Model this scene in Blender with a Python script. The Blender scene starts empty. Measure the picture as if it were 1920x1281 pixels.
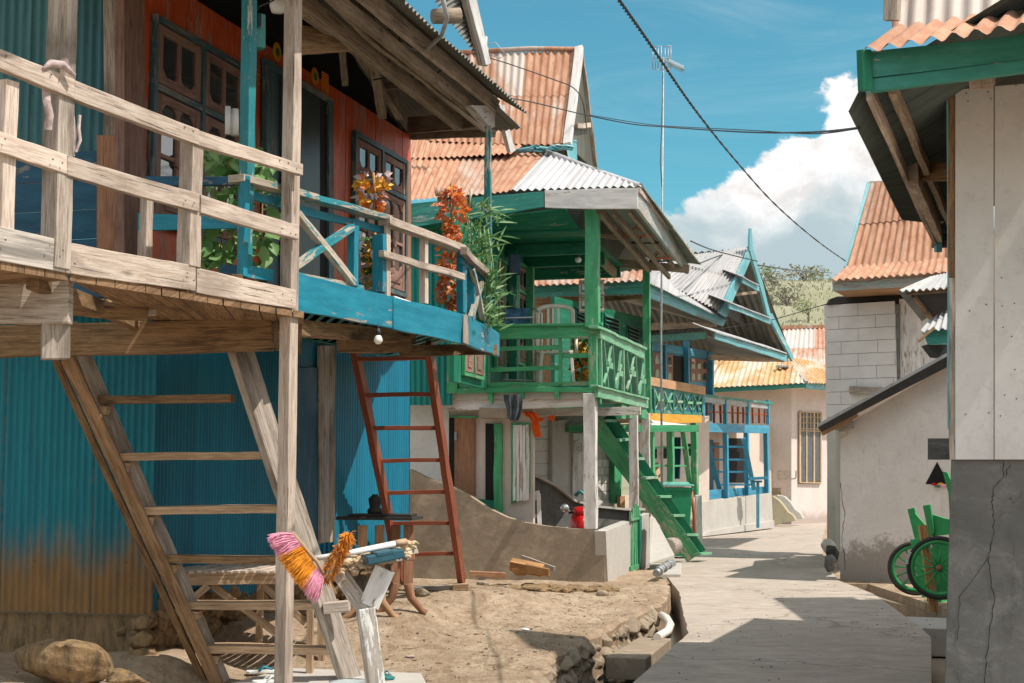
import bpy, math, random
from mathutils import Vector, noise, Matrix
random.seed(7)
R = math.radians
S = bpy.context.scene
COL = S.collection
V = Vector
# ------------------------------------------------------------------ camera
F = 2667.0
CAMZ = 1.6
PITCH = math.atan(240 / F)
cam_d = bpy.data.cameras.new('camera'); cam = bpy.data.objects.new('camera', cam_d); COL.objects.link(cam)
cam.location = (0, 0, CAMZ); cam.rotation_euler = (R(90) + PITCH, 0, 0)
cam_d.sensor_width = 36; cam_d.lens = 50; cam_d.clip_end = 3000; cam_d.clip_start = 0.1
S.camera = cam
# ------------------------------------------------------------------ render / exposure
S.render.engine = 'CYCLES'
S.cycles.use_denoising = True
S.cycles.max_bounces = 10; S.cycles.diffuse_bounces = 7
S.view_settings.view_transform = 'Standard'; S.view_settings.look = 'None'
S.view_settings.exposure = 0.54; S.view_settings.gamma = 1
# ------------------------------------------------------------------ sun and sky
SUN = V((0.50, -0.20, 0.85)).normalized()        # direction towards the sun
sl = bpy.data.lights.new('sun', 'SUN'); sl.energy = 3.6; sl.angle = R(0.5); sl.color = (1.0, 0.93, 0.83)
so = bpy.data.objects.new('sun', sl); COL.objects.link(so)
so.rotation_euler = SUN.to_track_quat('Z', 'Y').to_euler()

class NT:
    def __init__(s, tree): s.t = tree; s.n = tree.nodes; s.l = tree.links
    def nd(s, typ, inp=None, **props):
        n = s.n.new(typ)
        for k, v in props.items(): setattr(n, k, v)
        for k, v in (inp or {}).items(): s.set(n.inputs[k], v)
        return n
    def set(s, sock, v):
        if isinstance(v, bpy.types.NodeSocket): s.l.new(v, sock)
        elif isinstance(v, (tuple, list)) and len(v) == 3 and sock.type == 'RGBA': sock.default_value = (*v, 1)
        else: sock.default_value = v
    def m(s, op, a, b=0.0, c=0.0, clamp=False):
        n = s.n.new('ShaderNodeMath'); n.operation = op; n.use_clamp = clamp
        s.set(n.inputs[0], a); s.set(n.inputs[1], b); s.set(n.inputs[2], c); return n.outputs[0]
    def mix(s, f, a, b, mode='MIX'):
        n = s.n.new('ShaderNodeMix'); n.data_type = 'RGBA'; n.blend_type = mode
        s.set(n.inputs[0], f); s.set(n.inputs[6], a); s.set(n.inputs[7], b); return n.outputs[2]
    def noise(s, vec, scale=1, detail=4, rough=.55, dist=0.0):
        return s.nd('ShaderNodeTexNoise', {'Vector': vec, 'Scale': scale, 'Detail': detail, 'Roughness': rough, 'Distortion': dist}).outputs[0]
    def map(s, vec, scale=(1, 1, 1), loc=(0, 0, 0)):
        return s.nd('ShaderNodeMapping', {'Vector': vec, 'Scale': scale, 'Location': loc}).outputs[0]
    def ss(s, x, a, b):   # smoothstep a..b -> 0..1
        n = s.n.new('ShaderNodeMapRange'); n.interpolation_type = 'SMOOTHSTEP'
        s.set(n.inputs[0], x); n.inputs[1].default_value = a; n.inputs[2].default_value = b; return n.outputs[0]
    def ramp(s, x, stops):
        n = s.n.new('ShaderNodeValToRGB'); s.set(n.inputs[0], x); e = n.color_ramp.elements
        while len(e) < len(stops): e.new(0.5)
        for el, (p, c) in zip(e, stops):
            el.position = p; el.color = (*c, 1) if isinstance(c, (tuple, list)) else (c, c, c, 1)
        return n.outputs[0]

world = bpy.data.worlds.new('World'); S.world = world; world.use_nodes = True
w = NT(world.node_tree); w.n.clear()
sky = w.nd('ShaderNodeTexSky', sky_type='NISHITA', sun_disc=False, sun_elevation=math.asin(SUN.z), sun_rotation=math.atan2(SUN.x, SUN.y),
           altitude=10, air_density=1.0, dust_density=0.6, ozone_density=1.4).outputs[0]
gen = w.nd('ShaderNodeTexCoord').outputs['Generated']
sx = w.nd('ShaderNodeSeparateXYZ', {0: gen}); X, Y, Z = sx.outputs[0], sx.outputs[1], sx.outputs[2]
az = w.m('ARCTAN2', X, Y); el = w.m('ARCSINE', Z)
cv = w.nd('ShaderNodeCombineXYZ', {0: az, 1: el, 2: 0.3}).outputs[0]
skyc = w.mix(1.0, sky, (0.30, 0.66, 0.60), 'MULTIPLY')
n1 = w.noise(w.map(cv, (1, 1.15, 1)), 16, 9, .56, .3)
n2 = w.noise(w.map(cv, (1, 1.3, 1), (3, 1, 0)), 46, 6, .6)
# height of the cloud bank as a function of azimuth (radians): low on the left, a tower to the right
hh = w.ramp(w.m('MULTIPLY_ADD', az, 1.0, 0.5), [(0.0, .08), (.33, .13), (.52, .15), (.59, .185), (.65, .20), (.69, .232), (.735, .262), (.80, .24), (1.0, .14)])
dens = w.m('ADD', w.m('SUBTRACT', hh, el), w.m('MULTIPLY', w.m('SUBTRACT', n1, .5), .13))
dens = w.m('ADD', dens, w.m('MULTIPLY', w.m('SUBTRACT', n2, .5), .022))
mask = w.ss(dens, -.002, .007)
base = w.ss(w.m('ADD', el, w.m('MULTIPLY', w.m('SUBTRACT', n1, .5), .14)), .150, .215)     # bright tops, blue-grey bases
shade = w.ramp(w.noise(w.map(cv, (1, 1.4, 1), (.012, -.012, 0)), 30, 6, .6), [(.36, .66), (.55, 1.0)])
ccol = w.mix(base, (2.3, 2.9, 3.1), (5.6, 5.4, 5.3))
ccol = w.mix(w.m('MULTIPLY', base, .8), ccol, w.mix(1.0, ccol, shade, 'MULTIPLY'))
cirr = w.ss(w.noise(w.map(cv, (1, 3.6, 1), (5, 2, 0)), 4.2, 8, .62, .7), .46, .80)
skyc = w.mix(w.m('MULTIPLY', cirr, .42), skyc, (2.5, 3.3, 3.5))
skyc = w.mix(mask, skyc, ccol)
# bright cloud added outside the view to lift and neutralise fill in the shade
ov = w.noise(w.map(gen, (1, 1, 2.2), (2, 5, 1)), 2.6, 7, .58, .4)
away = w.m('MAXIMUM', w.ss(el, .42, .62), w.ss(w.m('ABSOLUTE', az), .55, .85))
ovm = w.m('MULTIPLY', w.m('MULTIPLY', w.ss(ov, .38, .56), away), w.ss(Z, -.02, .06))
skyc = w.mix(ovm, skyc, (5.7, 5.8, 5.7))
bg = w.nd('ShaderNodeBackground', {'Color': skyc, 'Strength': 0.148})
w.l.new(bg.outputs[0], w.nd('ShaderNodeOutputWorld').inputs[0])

# ------------------------------------------------------------------ picture measurements -> world points
cp, sp = math.cos(PITCH), math.sin(PITCH)
def ray(u, v):
    dx = (u - 960) / F; dz = (640.5 - v) / F
    return V((dx, cp - dz * sp, sp + dz * cp))
def W(u, v, D):
    r = ray(u, v); r *= D / r.y; return V((r.x, r.y, r.z + CAMZ))
def Wz(u, v, z):
    r = ray(u, v); r *= (z - CAMZ) / r.z; return V((r.x, r.y, z))
def xy(u, D, v=880): p = W(u, v, D); return V((p.x, p.y))
class Pl:                       # a vertical plane through two plan points, n points to the viewer's side
    def __init__(s, p, q):
        s.p = V((p[0], p[1], 0)); s.d = (V((q[0], q[1], 0)) - s.p); s.L = s.d.length; s.d.normalize()
        s.n = V((s.d.y, -s.d.x, 0))
        if s.n.dot(V((0, 0, 0)) - s.p) < 0: s.n = -s.n
    def at(s, u, v, off=0):
        r = ray(u, v); p0 = s.p + s.n * off; o = V((0, 0, CAMZ))
        t = (p0 - o).dot(s.n) / r.dot(s.n); return o + r * t
    def pt(s, a, z, off=0): q = s.p + s.d * a + s.n * off; return V((q.x, q.y, z))
    def sz(s, u, v, off=0): q = s.at(u, v, off); return (q - s.p).dot(s.d), q.z
    @property
    def yaw(s): return s.d

# ------------------------------------------------------------------ mesh builder
WARP = {'weathered_wood', 'grey_old_wood', 'brown_beam_wood', 'tread_wood', 'warm_brown_stringer', 'roof_timber', 'turquoise_painted_wood', 'turquoise_rail_wood', 'white_painted_wood', 'green_painted_wood', 'mint_green_boards', 'red_brown_ladder_wood', 'teal_fascia_wood', 'peeling_white_post', 'pale_teal_wood', 'teal_post_wood'}
class MB:
    def __init__(s): s.v = []; s.f = []; s.uv = []; s.sm = []
    def face(s, idx, uvs, smooth=False): s.f.append(idx); s.uv.append(uvs); s.sm.append(smooth)
    def prism(s, pts, t):
        """polygon pts (coplanar) swept by vector t"""
        n = len(pts); b = len(s.v); t = V(t)
        s.v += [V(p) for p in pts] + [V(p) + t for p in pts]
        es = [(pts[(i + 1) % n] - pts[i]) for i in range(n)]
        a = max(es, key=lambda e: e.length).normalized(); c = t.normalized().cross(a) if t.length > 0 else V((0, 0, 1))
        ou, ov = random.random() * 50, random.random() * 50
        f = lambda p: ((p - pts[0]).dot(a) + ou, (p - pts[0]).dot(c) + ov)
        nrm = es[0].cross(es[1]); flip = nrm.dot(t) > 0
        i0 = list(range(b, b + n)); i1 = list(range(b + n, b + 2 * n))
        if flip:
            s.face(i0[::-1], [f(p) for p in pts][::-1]); s.face(i1, [f(p) for p in pts])
        else:
            s.face(i0, [f(p) for p in pts]); s.face(i1[::-1], [f(p) for p in pts][::-1])
        tl = t.length
        for i in range(n):
            j = (i + 1) % n; p, q = pts[i], pts[j]; fp, fq = f(p), f(q)
            if abs((q - p).dot(a)) > abs((q - p).dot(c)): g = lambda x: (x[0], x[1] + tl)
            else: g = lambda x: (x[0] + tl, x[1])
            fc = [b + i, b + j, b + n + j, b + n + i]; u = [fp, fq, g(fq), g(fp)]
            if not flip: s.face(fc[::-1], u[::-1])
            else: s.face(fc, u)
    def beam(s, p, q, w, h, up=(0, 0, 1), roll=0):
        p, q = V(p), V(q); a = (q - p)
        if a.length < 1e-6: return
        a.normalize(); up = V(up)
        y = up - a * up.dot(a)
        if y.length < 1e-3: y = V((0, -1, 0)) - a * V((0, -1, 0)).dot(a)
        y.normalize(); x = a.cross(y)
        if roll: m = Matrix.Rotation(roll, 3, a); x = m @ x; y = m @ y
        x *= w / 2; y *= h / 2
        s.prism([p - x - y, q - x - y, q - x + y, p - x + y], x * 2)
    def box(s, c, sx, sy, sz, yaw=0):
        c = V(c); d = V((math.cos(yaw), math.sin(yaw), 0)); e = V((-d.y, d.x, 0))
        a = d * sx / 2; b = e * sy / 2; k = V((0, 0, sz))
        s.prism([c - a - b, c + a - b, c + a - b + k, c - a - b + k], b * 2)
    def tube(s, pts, r, seg=6, caps=True):
        pts = [V(p) for p in pts]; rs = r if isinstance(r, (list, tuple)) else [r] * len(pts)
        b = len(s.v); n = len(pts); prev = None; L = 0
        for i, p in enumerate(pts):
            t = (pts[min(i + 1, n - 1)] - pts[max(i - 1, 0)])
            t = t.normalized() if t.length > 1e-9 else V((0, 0, 1))
            x = prev - t * prev.dot(t) if prev is not None else t.orthogonal()
            if x.length < 1e-6: x = t.orthogonal()
            x.normalize(); prev = x; y = t.cross(x)
            for k in range(seg):
                a = 2 * math.pi * k / seg; s.v.append(p + (x * math.cos(a) + y * math.sin(a)) * rs[i])
        for i in range(n - 1):
            l2 = L + (pts[i + 1] - pts[i]).length
            for k in range(seg):
                j = (k + 1) % seg; c = 2 * math.pi * rs[i] / seg
                s.face([b + i * seg + k, b + i * seg + j, b + (i + 1) * seg + j, b + (i + 1) * seg + k],
                       [(L, c * k), (L, c * (k + 1)), (l2, c * (k + 1)), (l2, c * k)], True)
            L = l2
        if caps:
            s.face([b + k for k in range(seg)][::-1], [(0, 0)] * seg); s.face([b + (n - 1) * seg + k for k in range(seg)], [(0, 0)] * seg)
    def lathe(s, c, prof, seg=16, axis=(0, 0, 1), x0=None):
        c = V(c); az_ = V(axis).normalized(); x = az_.orthogonal().normalized(); y = az_.cross(x); b = len(s.v); n = len(prof)
        for r, h in prof:
            for k in range(seg):
                a = 2 * math.pi * k / seg; s.v.append(c + az_ * h + (x * math.cos(a) + y * math.sin(a)) * r)
        for i in range(n - 1):
            for k in range(seg):
                j = (k + 1) % seg
                s.face([b + i * seg + k, b + i * seg + j, b + (i + 1) * seg + j, b + (i + 1) * seg + k],
                       [(k / seg, i), (j / seg, i), (j / seg, i + 1), (k / seg, i + 1)], True)
        if prof[0][0] > 1e-4: s.face([b + k for k in range(seg)][::-1], [(0, 0)] * seg)
        if prof[-1][0] > 1e-4: s.face([b + (n - 1) * seg + k for k in range(seg)], [(0, 0)] * seg)
    def torus(s, c, axis, Rr, r, seg=36, ms=8, sq=1.0):
        c = V(c); a = V(axis).normalized(); x = a.orthogonal().normalized(); y = a.cross(x); b = len(s.v)
        for i in range(seg):
            t = 2 * math.pi * i / seg; d = x * math.cos(t) + y * math.sin(t)
            for k in range(ms):
                q = 2 * math.pi * k / ms; s.v.append(c + d * (Rr + r * math.cos(q)) + a * (r * sq * math.sin(q)))
        for i in range(seg):
            for k in range(ms):
                i2, k2 = (i + 1) % seg, (k + 1) % ms
                s.face([b + i * ms + k, b + i2 * ms + k, b + i2 * ms + k2, b + i * ms + k2], [(i * .05, k * .02), (i * .05 + .05, k * .02), (i * .05 + .05, k * .02 + .02), (i * .05, k * .02 + .02)], True)
    def sheet(s, a, b, c, d, pitch=.09, amp=.012, rows=1, na=2, jag=0.0, res=6):
        """corrugated sheet: a->b across the ribs, a->d along them; rows overlap"""
        a, b, c, d = V(a), V(b), V(c), V(d)
        n = (b - a).cross(d - a).normalized(); Wd = max((b - a).length, (c - d).length); Ld = (d - a).length
        nx = max(4, int(Wd / pitch * res)); off = random.random() * 20
        for r in range(rows):
            t0, t1 = r / rows, (r + 1) / rows + (0.03 if r < rows - 1 else 0)
            base = len(s.v)
            for j in range(na + 1):
                t = t0 + (t1 - t0) * j / na; lift = (rows > 1) * (.014 * (1 - j / na)) + .002
                for i in range(nx + 1):
                    f = i / nx; tt = t
                    if jag and j == 0: tt = t - jag * (noise.noise(V((math.floor(f * Wd / .8) * 3.1, r * 7.3, off)))) / max(Ld, .1)
                    p = (a.lerp(b, f)).lerp(d.lerp(c, f), tt)
                    s.v.append(p + n * (amp * (1 + .35 * noise.noise(V((f * Wd * 1.3, tt * Ld * .9, off)))) * math.sin(2 * math.pi * (f * Wd + .02 * noise.noise(V((f * Wd * .8, off, 3)))) / pitch) + lift + amp * .9 * noise.noise(V((f * Wd * .9, tt * Ld * .7 + r * 5, off + 9)))))
            for j in range(na):
                for i in range(nx):
                    q = base + j * (nx + 1) + i
                    y0 = (t0 + (t1 - t0) * j / na) * Ld; y1 = (t0 + (t1 - t0) * (j + 1) / na) * Ld
                    x0, x1 = i / nx * Wd, (i + 1) / nx * Wd
                    o = off + r * 3.7
                    s.face([q, q + 1, q + nx + 2, q + nx + 1], [(x0 + o, y0), (x1 + o, y0), (x1 + o, y1), (x0 + o, y1)], True)
    def sheet_cut(s, a, b, U, hf, pitch=.1, amp=.015, na=3, res=6):
        '''parallel ribs rising along U from the eave a->b, cut off at fraction hf(f)'''
        a, b, U = V(a), V(b), V(U); n = (b - a).cross(U).normalized(); Wd = (b - a).length; nx = max(4, int(Wd / pitch * res)); base = len(s.v); o = random.random() * 20; L = U.length
        for j in range(na + 1):
            for i in range(nx + 1): f = i / nx; s.v.append(a.lerp(b, f) + U * (hf(f) * j / na) + n * amp * math.sin(2 * math.pi * f * Wd / pitch))
        for j in range(na):
            for i in range(nx):
                q = base + j * (nx + 1) + i; x0, x1 = i / nx * Wd + o, (i + 1) / nx * Wd + o; h0, h1 = hf(i / nx) * L, hf((i + 1) / nx) * L
                s.face([q, q + 1, q + nx + 2, q + nx + 1], [(x0, h0 * j / na), (x1, h1 * j / na), (x1, h1 * (j + 1) / na), (x0, h0 * (j + 1) / na)], True)
    def leaf(s, p, d, L, wd, up=None, bend=.25, nseg=2):
        p = V(p); d = V(d).normalized(); up = V(up) if up else V((0, 0, 1))
        side = d.cross(up)
        if side.length < .05: side = d.orthogonal()
        side.normalize(); nn = side.cross(d); b = len(s.v)
        ws = [.25, 1.0, .75, .05] if nseg == 3 else [.2, 1.0, .05]
        m = len(ws) - 1
        for i, ww in enumerate(ws):
            t = i / m; c = p + d * L * t - nn * bend * L * t * t * (1 if nn.z > 0 else -1)
            s.v += [c - side * wd * ww / 2 + nn * wd * .12, c, c + side * wd * ww / 2 + nn * wd * .12]
        for i in range(m):
            for k in range(2):
                q = b + i * 3 + k; s.face([q, q + 1, q + 4, q + 3], [(k, i), (k + 1, i), (k + 1, i + 1), (k, i + 1)], True)
    def rock(s, c, rad, seed=0, sub=2, rough=.35, flat=1.0):
        import bmesh
        bm = bmesh.new(); b = len(s.v); c = V(c)
        if sub >= 4 or (sub >= 2 and rough >= .4):
            r_ = random.Random(seed * 13 + 1); n_ = 15 if sub < 4 else 20
            for q in range(n_):
                z_ = 1 - 2 * (q + .5) / n_; a_ = q * 2.39996; k_ = r_.uniform(.78, 1.08); h_ = math.sqrt(max(0, 1 - z_ * z_))
                bm.verts.new(((h_ * math.cos(a_) + r_.uniform(-.18, .18)) * k_, (h_ * math.sin(a_) + r_.uniform(-.18, .18)) * k_, (z_ + r_.uniform(-.15, .15)) * k_))
            hu = bmesh.ops.convex_hull(bm, input=bm.verts); bmesh.ops.delete(bm, geom=[g for g in hu['geom_interior'] if isinstance(g, bmesh.types.BMVert)], context='VERTS')
            bmesh.ops.bevel(bm, geom=list(bm.edges), offset=.06, segments=1, affect='EDGES')
            bmesh.ops.triangulate(bm, faces=bm.faces)
            for q in range(3 if sub >= 4 else 1): bmesh.ops.subdivide_edges(bm, edges=[e for e in bm.edges if e.calc_length() > .16 / (1 + q)], cuts=1, use_grid_fill=True)
            bmesh.ops.triangulate(bm, faces=bm.faces); rough = .10; sub = 2
        else: bmesh.ops.create_icosphere(bm, subdivisions=sub, radius=1)
        rx = rad if isinstance(rad, (tuple, list)) else (rad, rad, rad * flat)
        for v in bm.verts:
            p = v.co.copy(); k = 1 + rough * noise.noise(p * 1.1 + V((seed * 7.7, seed * 3.1, 0))) * 1.6 + rough * .55 * noise.noise(p * 3.3 + V((seed, 0, seed * 5)))
            k += (rough * .16 * noise.noise(p * 9 + V((0, seed * 2.0, 0))) if sub > 2 else 0); p *= k; s.v.append(V((p.x * rx[0], p.y * rx[1], p.z * rx[2])) + c)
        for f in bm.faces: s.face([b + v.index for v in f.verts], [(0, 0)] * len(f.verts), sub > 2)
        bm.free()
    def build(s, name, mat, root=None, bevel=0, **kw):
        warp = mat.name in WARP and len(s.v) < 60
        me = bpy.data.meshes.new(name); me.from_pydata([tuple(v) for v in s.v], [], s.f)
        uv = me.uv_layers.new(name='UVMap'); k = 0; data = [0.0] * (2 * len(me.loops))
        for u in s.uv:
            for c in u: data[k] = c[0]; data[k + 1] = c[1]; k += 2
        uv.data.foreach_set('uv', data)
        me.polygons.foreach_set('use_smooth', s.sm); me.materials.append(mat); me.update()
        if warp:
            import bmesh
            bm = bmesh.new(); bm.from_mesh(me); L_ = [e for e in bm.edges if e.calc_length() > .35]
            if L_: bmesh.ops.subdivide_edges(bm, edges=L_, cuts=9, use_grid_fill=True)
            so_ = random.random() * 99
            for v in bm.verts:
                q = v.co; k_ = min(1.6, max(.5, q.y / 10)); v.co = q + V((noise.noise(q * 1.7 + V((so_, 0, 0))), noise.noise(q * 1.7 + V((0, so_, 0))), noise.noise(q * 1.7 + V((0, 0, so_))))) * .009 * k_ + V((noise.noise(q * 9 + V((so_, 0, 0))), 0, noise.noise(q * 9 + V((0, 0, so_))))) * .0035
            bm.to_mesh(me); bm.free()
        o = bpy.data.objects.new(name, me); COL.objects.link(o)
        if root is not None:
            o.parent = root
            w_ = V((0, 0, 0)); r = root
            while r is not None: w_ += r.location; r = r.parent
            me.transform(Matrix.Translation(-w_))
        if bevel:
            b = o.modifiers.new('bevel', 'BEVEL'); b.width = bevel; b.segments = 2; b.limit_method = 'ANGLE'; b.angle_limit = R(50)
        for a_, b_ in kw.items(): o[a_] = b_
        return o

def thing(name, label, cat, loc, group=None):
    o = bpy.data.objects.new(name, None); COL.objects.link(o); o.location = loc; o.empty_display_size = .2
    o['label'] = label; o['category'] = cat
    if group: o['group'] = group
    return o
def tag(o, label, cat, group=None):
    o['label'] = label; o['category'] = cat
    if group: o['group'] = group
    return o
def struct(o): o['kind'] = 'structure'; return o
def recenter(o):          # move a top-level mesh's origin to its base centre
    me = o.data; xs = [v.co for v in me.vertices]
    c = V(((min(v.x for v in xs) + max(v.x for v in xs)) / 2, (min(v.y for v in xs) + max(v.y for v in xs)) / 2, min(v.z for v in xs)))
    me.transform(Matrix.Translation(-c)); o.location = c; return o
def single(mb, name, mat, label, cat, group=None, bevel=0): return tag(recenter(mb.build(name, mat, None, bevel)), label, cat, group)
# part helpers -------------------------------------------------------
def strip(name, root, mat, pl, px, t=.03, off=0, bevel=.003, **kw):
    m = MB(); pts = [pl.at(u, v, off) for u, v in px]; m.prism(pts, -pl.n * t); return m.build(name, mat, root, bevel, **kw)
def rect(m, pl, a0, a1, z0, z1, t=.03, off=0):
    m.prism([pl.pt(a0, z0, off), pl.pt(a1, z0, off), pl.pt(a1, z1, off), pl.pt(a0, z1, off)], -pl.n * t)
def bm_(name, root, mat, p, q, w, h, up=(0, 0, 1), bevel=.003, roll=0, **kw):
    m = MB(); m.beam(p, q, w, h, up, roll); return m.build(name, mat, root, bevel, **kw)
def post(name, root, mat, u, v0, v1, D, wd, face=(0, -1, 0), bevel=.004, dp=None, **kw):
    a = W(u, (v0 + v1) / 2, D); z0 = W(u, v1, D).z; z1 = W(u, v0, D).z
    return bm_(name, root, mat, V((a.x, a.y, z0)), V((a.x, a.y, z1)), dp or wd, wd, V(face).cross(V((0, 0, 1))), bevel, **kw)

# ------------------------------------------------------------------ materials
def newmat(name):
    m = bpy.data.materials.new(name); m.use_nodes = True; t = NT(m.node_tree); t.n.clear()
    out = t.nd('ShaderNodeOutputMaterial'); b = t.nd('ShaderNodeBsdfPrincipled'); t.l.new(b.outputs[0], out.inputs[0]); return m, t, b
def bump(t, b, h, dist=.01, strength=.5):
    t.l.new(t.nd('ShaderNodeBump', {'Height': h, 'Distance': dist, 'Strength': strength}).outputs[0], b.inputs['Normal'])
def wood(name, c1, c2, crack=(.03, .022, .015), paint=None, chip=.3, edge=None, rough=.8, grain=1.0, stain=.4, bs=.6):
    m, t, b = newmat(name); uv = t.nd('ShaderNodeUVMap').outputs[0]; rnd = t.nd('ShaderNodeObjectInfo').outputs['Random']
    uv = t.nd('ShaderNodeVectorMath', {0: uv, 1: t.nd('ShaderNodeCombineXYZ', {0: t.m('MULTIPLY', rnd, 31.0), 1: t.m('MULTIPLY', rnd, 17.0)}).outputs[0]}, operation='ADD').outputs[0]
    g = t.noise(t.map(uv, (2.4 * grain, 34 * grain, 1)), 1, 7, .68, 1.3)
    g2 = t.noise(t.map(uv, (5 * grain, 95 * grain, 1), (2, 7, 0)), 1, 6, .7, .8)
    c = t.mix(t.ss(t.m('ADD', t.m('MULTIPLY', g, .55), t.m('MULTIPLY', g2, .45)), .40, .58), c2, c1)
    big = t.noise(t.map(uv, (1.1, 3.0, 1)), 1, 5, .6)
    c = t.mix(t.m('MULTIPLY', t.ss(big, .47, .66), stain), c, tuple(x * .45 for x in c2))
    c = t.mix(t.m('MULTIPLY', t.ss(t.noise(t.map(uv, (2.3, 6, 1), (9, 4, 0)), 1, 4), .55, .8), .55), c, tuple(min(1, x * 1.35) for x in c1))
    vo = t.nd('ShaderNodeTexVoronoi', {'Vector': t.map(uv, (1.7, 6.5, 1)), 'Scale': 1.0}).outputs['Distance']
    c = t.mix(t.m('MULTIPLY', t.ss(vo, .13, .03), .7), c, tuple(x * .3 for x in c2))
    cr = t.ss(t.noise(t.map(uv, (1.4, 75 * grain, 1), (3, 3, 0)), 1, 5, .7, .5), .62, .66)
    c = t.mix(t.m('MULTIPLY', cr, .8), c, crack)
    hs = t.nd('ShaderNodeHueSaturation', {'Value': t.m('MULTIPLY_ADD', rnd, .3, .85), 'Color': c}).outputs[0]; c = hs
    h = t.m('SUBTRACT', t.m('MULTIPLY', g, .5), t.m('MULTIPLY', cr, .8)); rg = rough
    if paint:
        a = t.noise(t.map(uv, (5, 26, 1), (1, 8, 0)), 1, 8, .7, .3); bb = t.noise(t.map(uv, (.8, 3.2, 1), (7, 0, 0)), 1, 4, .6)
        msk = t.ss(t.m('ADD', t.m('MULTIPLY', a, .6), t.m('MULTIPLY', bb, .55)), .70 - chip * .38, .73 - chip * .38)     # 1 = bare wood
        pc = t.mix(t.ss(t.noise(t.map(uv, (2, 12, 1)), 1, 6, .65), .3, .75), tuple(x * .78 for x in paint), tuple(min(1, x * 1.18 + .01) for x in paint))
        pc = t.mix(t.m('MULTIPLY', t.ss(t.noise(t.map(uv, (3, 9, 1), (2, 2, 0)), 1, 8, .75), .52, .7), .38), pc, tuple(min(1, x * 1.25 + .07) for x in paint))
        pc = t.mix(t.m('MULTIPLY', t.ss(g2, .60, .70), .35), pc, tuple(min(1, x * .4) for x in paint))
        c = t.mix(msk, pc, c); rg = t.m('MULTIPLY_ADD', msk, rough - .45, .48); h = t.m('SUBTRACT', t.m('MULTIPLY', g, .25), t.m('MULTIPLY', msk, .6))
    t.set(b.inputs['Base Color'], c); t.set(b.inputs['Roughness'], rg); b.inputs['Specular IOR Level'].default_value = .3
    bump(t, b, h, .006, bs); return m
def metal(name, base, base2=None, rust=(.33, .14, .06), amount=.3, rust2=(.42, .22, .11), lowz=None, rough=.55, metallic=0.0, dirt=.3, var=.5, streak=1.0):
    m, t, b = newmat(name); uv = t.nd('ShaderNodeUVMap').outputs[0]
    base2 = base2 or tuple(x * .75 for x in base)
    st = t.noise(t.map(uv, (5.5 * streak, .7, 1)), 1, 6, .65); bl = t.noise(t.map(uv, (1.1, .55, 1), (4, 2, 0)), 1, 6, .65, .4); fi = t.noise(t.map(uv, (30, 9, 1)), 1, 5, .7)
    sx_ = t.nd('ShaderNodeSeparateXYZ', {0: uv}); pan = t.nd('ShaderNodeTexWhiteNoise', {'W': t.m('FLOOR', t.m('MULTIPLY', sx_.outputs[0], 1.28))}, noise_dimensions='1D').outputs['Value']
    c = t.mix(t.ss(st, .3, .7), base2, base)
    c = t.mix(t.m('MULTIPLY', t.ss(fi, .55, .8), dirt), c, tuple(x * .5 for x in base2))
    c = t.mix(t.m('MULTIPLY', t.ss(t.noise(t.map(uv, (16, 1.6, 1), (5, 5, 0)), 1, 7, .75), .60, .74), min(.6, dirt * .9)), c, tuple(min(1, x * 1.7 + .02) for x in base))
    r = t.m('ADD', t.m('ADD', t.m('MULTIPLY', st, .45), t.m('MULTIPLY', bl, .75)), t.m('MULTIPLY', t.m('SUBTRACT', pan, .5), .24 * var))
    r = t.m('ADD', r, t.m('MULTIPLY', t.m('SUBTRACT', fi, .5), .16))
    th = 1.0 - amount * .85
    msk = t.ss(r, th - .10, th + .06)
    if lowz:
        gp = t.nd('ShaderNodeSeparateXYZ', {0: t.nd('ShaderNodeNewGeometry').outputs['Position']}).outputs[2]
        lz = t.m('ADD', gp, t.m('MULTIPLY', t.m('SUBTRACT', st, .5), -.7 * lowz[1]))
        lz = t.m('ADD', lz, t.m('MULTIPLY', t.m('SUBTRACT', fi, .5), .2))
        msk = t.m('MAXIMUM', t.m('MULTIPLY', msk, .55), t.ss(lz, lowz[0] + .30, lowz[0] - .26))
    rc = t.mix(t.ss(t.noise(t.map(uv, (9, 2.2, 1), (1, 1, 0)), 1, 6, .65), .3, .72), rust, rust2)
    rc = t.mix(t.m('MULTIPLY', t.ss(bl, .55, .75), .35), rc, tuple(x * .6 for x in rust))
    c = t.mix(msk, c, rc)
    sxx = sx_.outputs[0]; fr = t.m('FRACT', t.m('MULTIPLY', sxx, 1.28)); seam = t.ss(t.m('ABSOLUTE', t.m('SUBTRACT', fr, .5)), .488, .497)
    c = t.mix(t.m('MULTIPLY', seam, .55), c, tuple(x * .35 for x in base2)); c = t.mix(t.m('MULTIPLY', t.ss(t.m('ABSOLUTE', t.m('SUBTRACT', fr, .5)), .46, .487), t.m('MULTIPLY', t.ss(fi, .45, .6), min(.45, amount * 1.5))), c, rc)
    nf = t.m('FRACT', t.m('MULTIPLY', sx_.outputs[1], 1.25)); nx_ = t.m('FRACT', t.m('MULTIPLY', sxx, 5.12))
    nail = t.m('MULTIPLY', t.ss(t.m('ABSOLUTE', t.m('SUBTRACT', nf, .5)), .016, .008), t.ss(t.m('ABSOLUTE', t.m('SUBTRACT', nx_, .5)), .07, .035))
    c = t.mix(t.m('MULTIPLY', nail, .35), c, (.10, .07, .05)); c = t.nd('ShaderNodeHueSaturation', {'Value': t.m('MULTIPLY_ADD', pan, .22, .89), 'Color': c}).outputs[0]
    t.set(b.inputs['Base Color'], c); t.set(b.inputs['Roughness'], t.m('MULTIPLY_ADD', msk, .9 - rough, rough)); b.inputs['Metallic'].default_value = metallic
    b.inputs['Specular IOR Level'].default_value = .35
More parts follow.
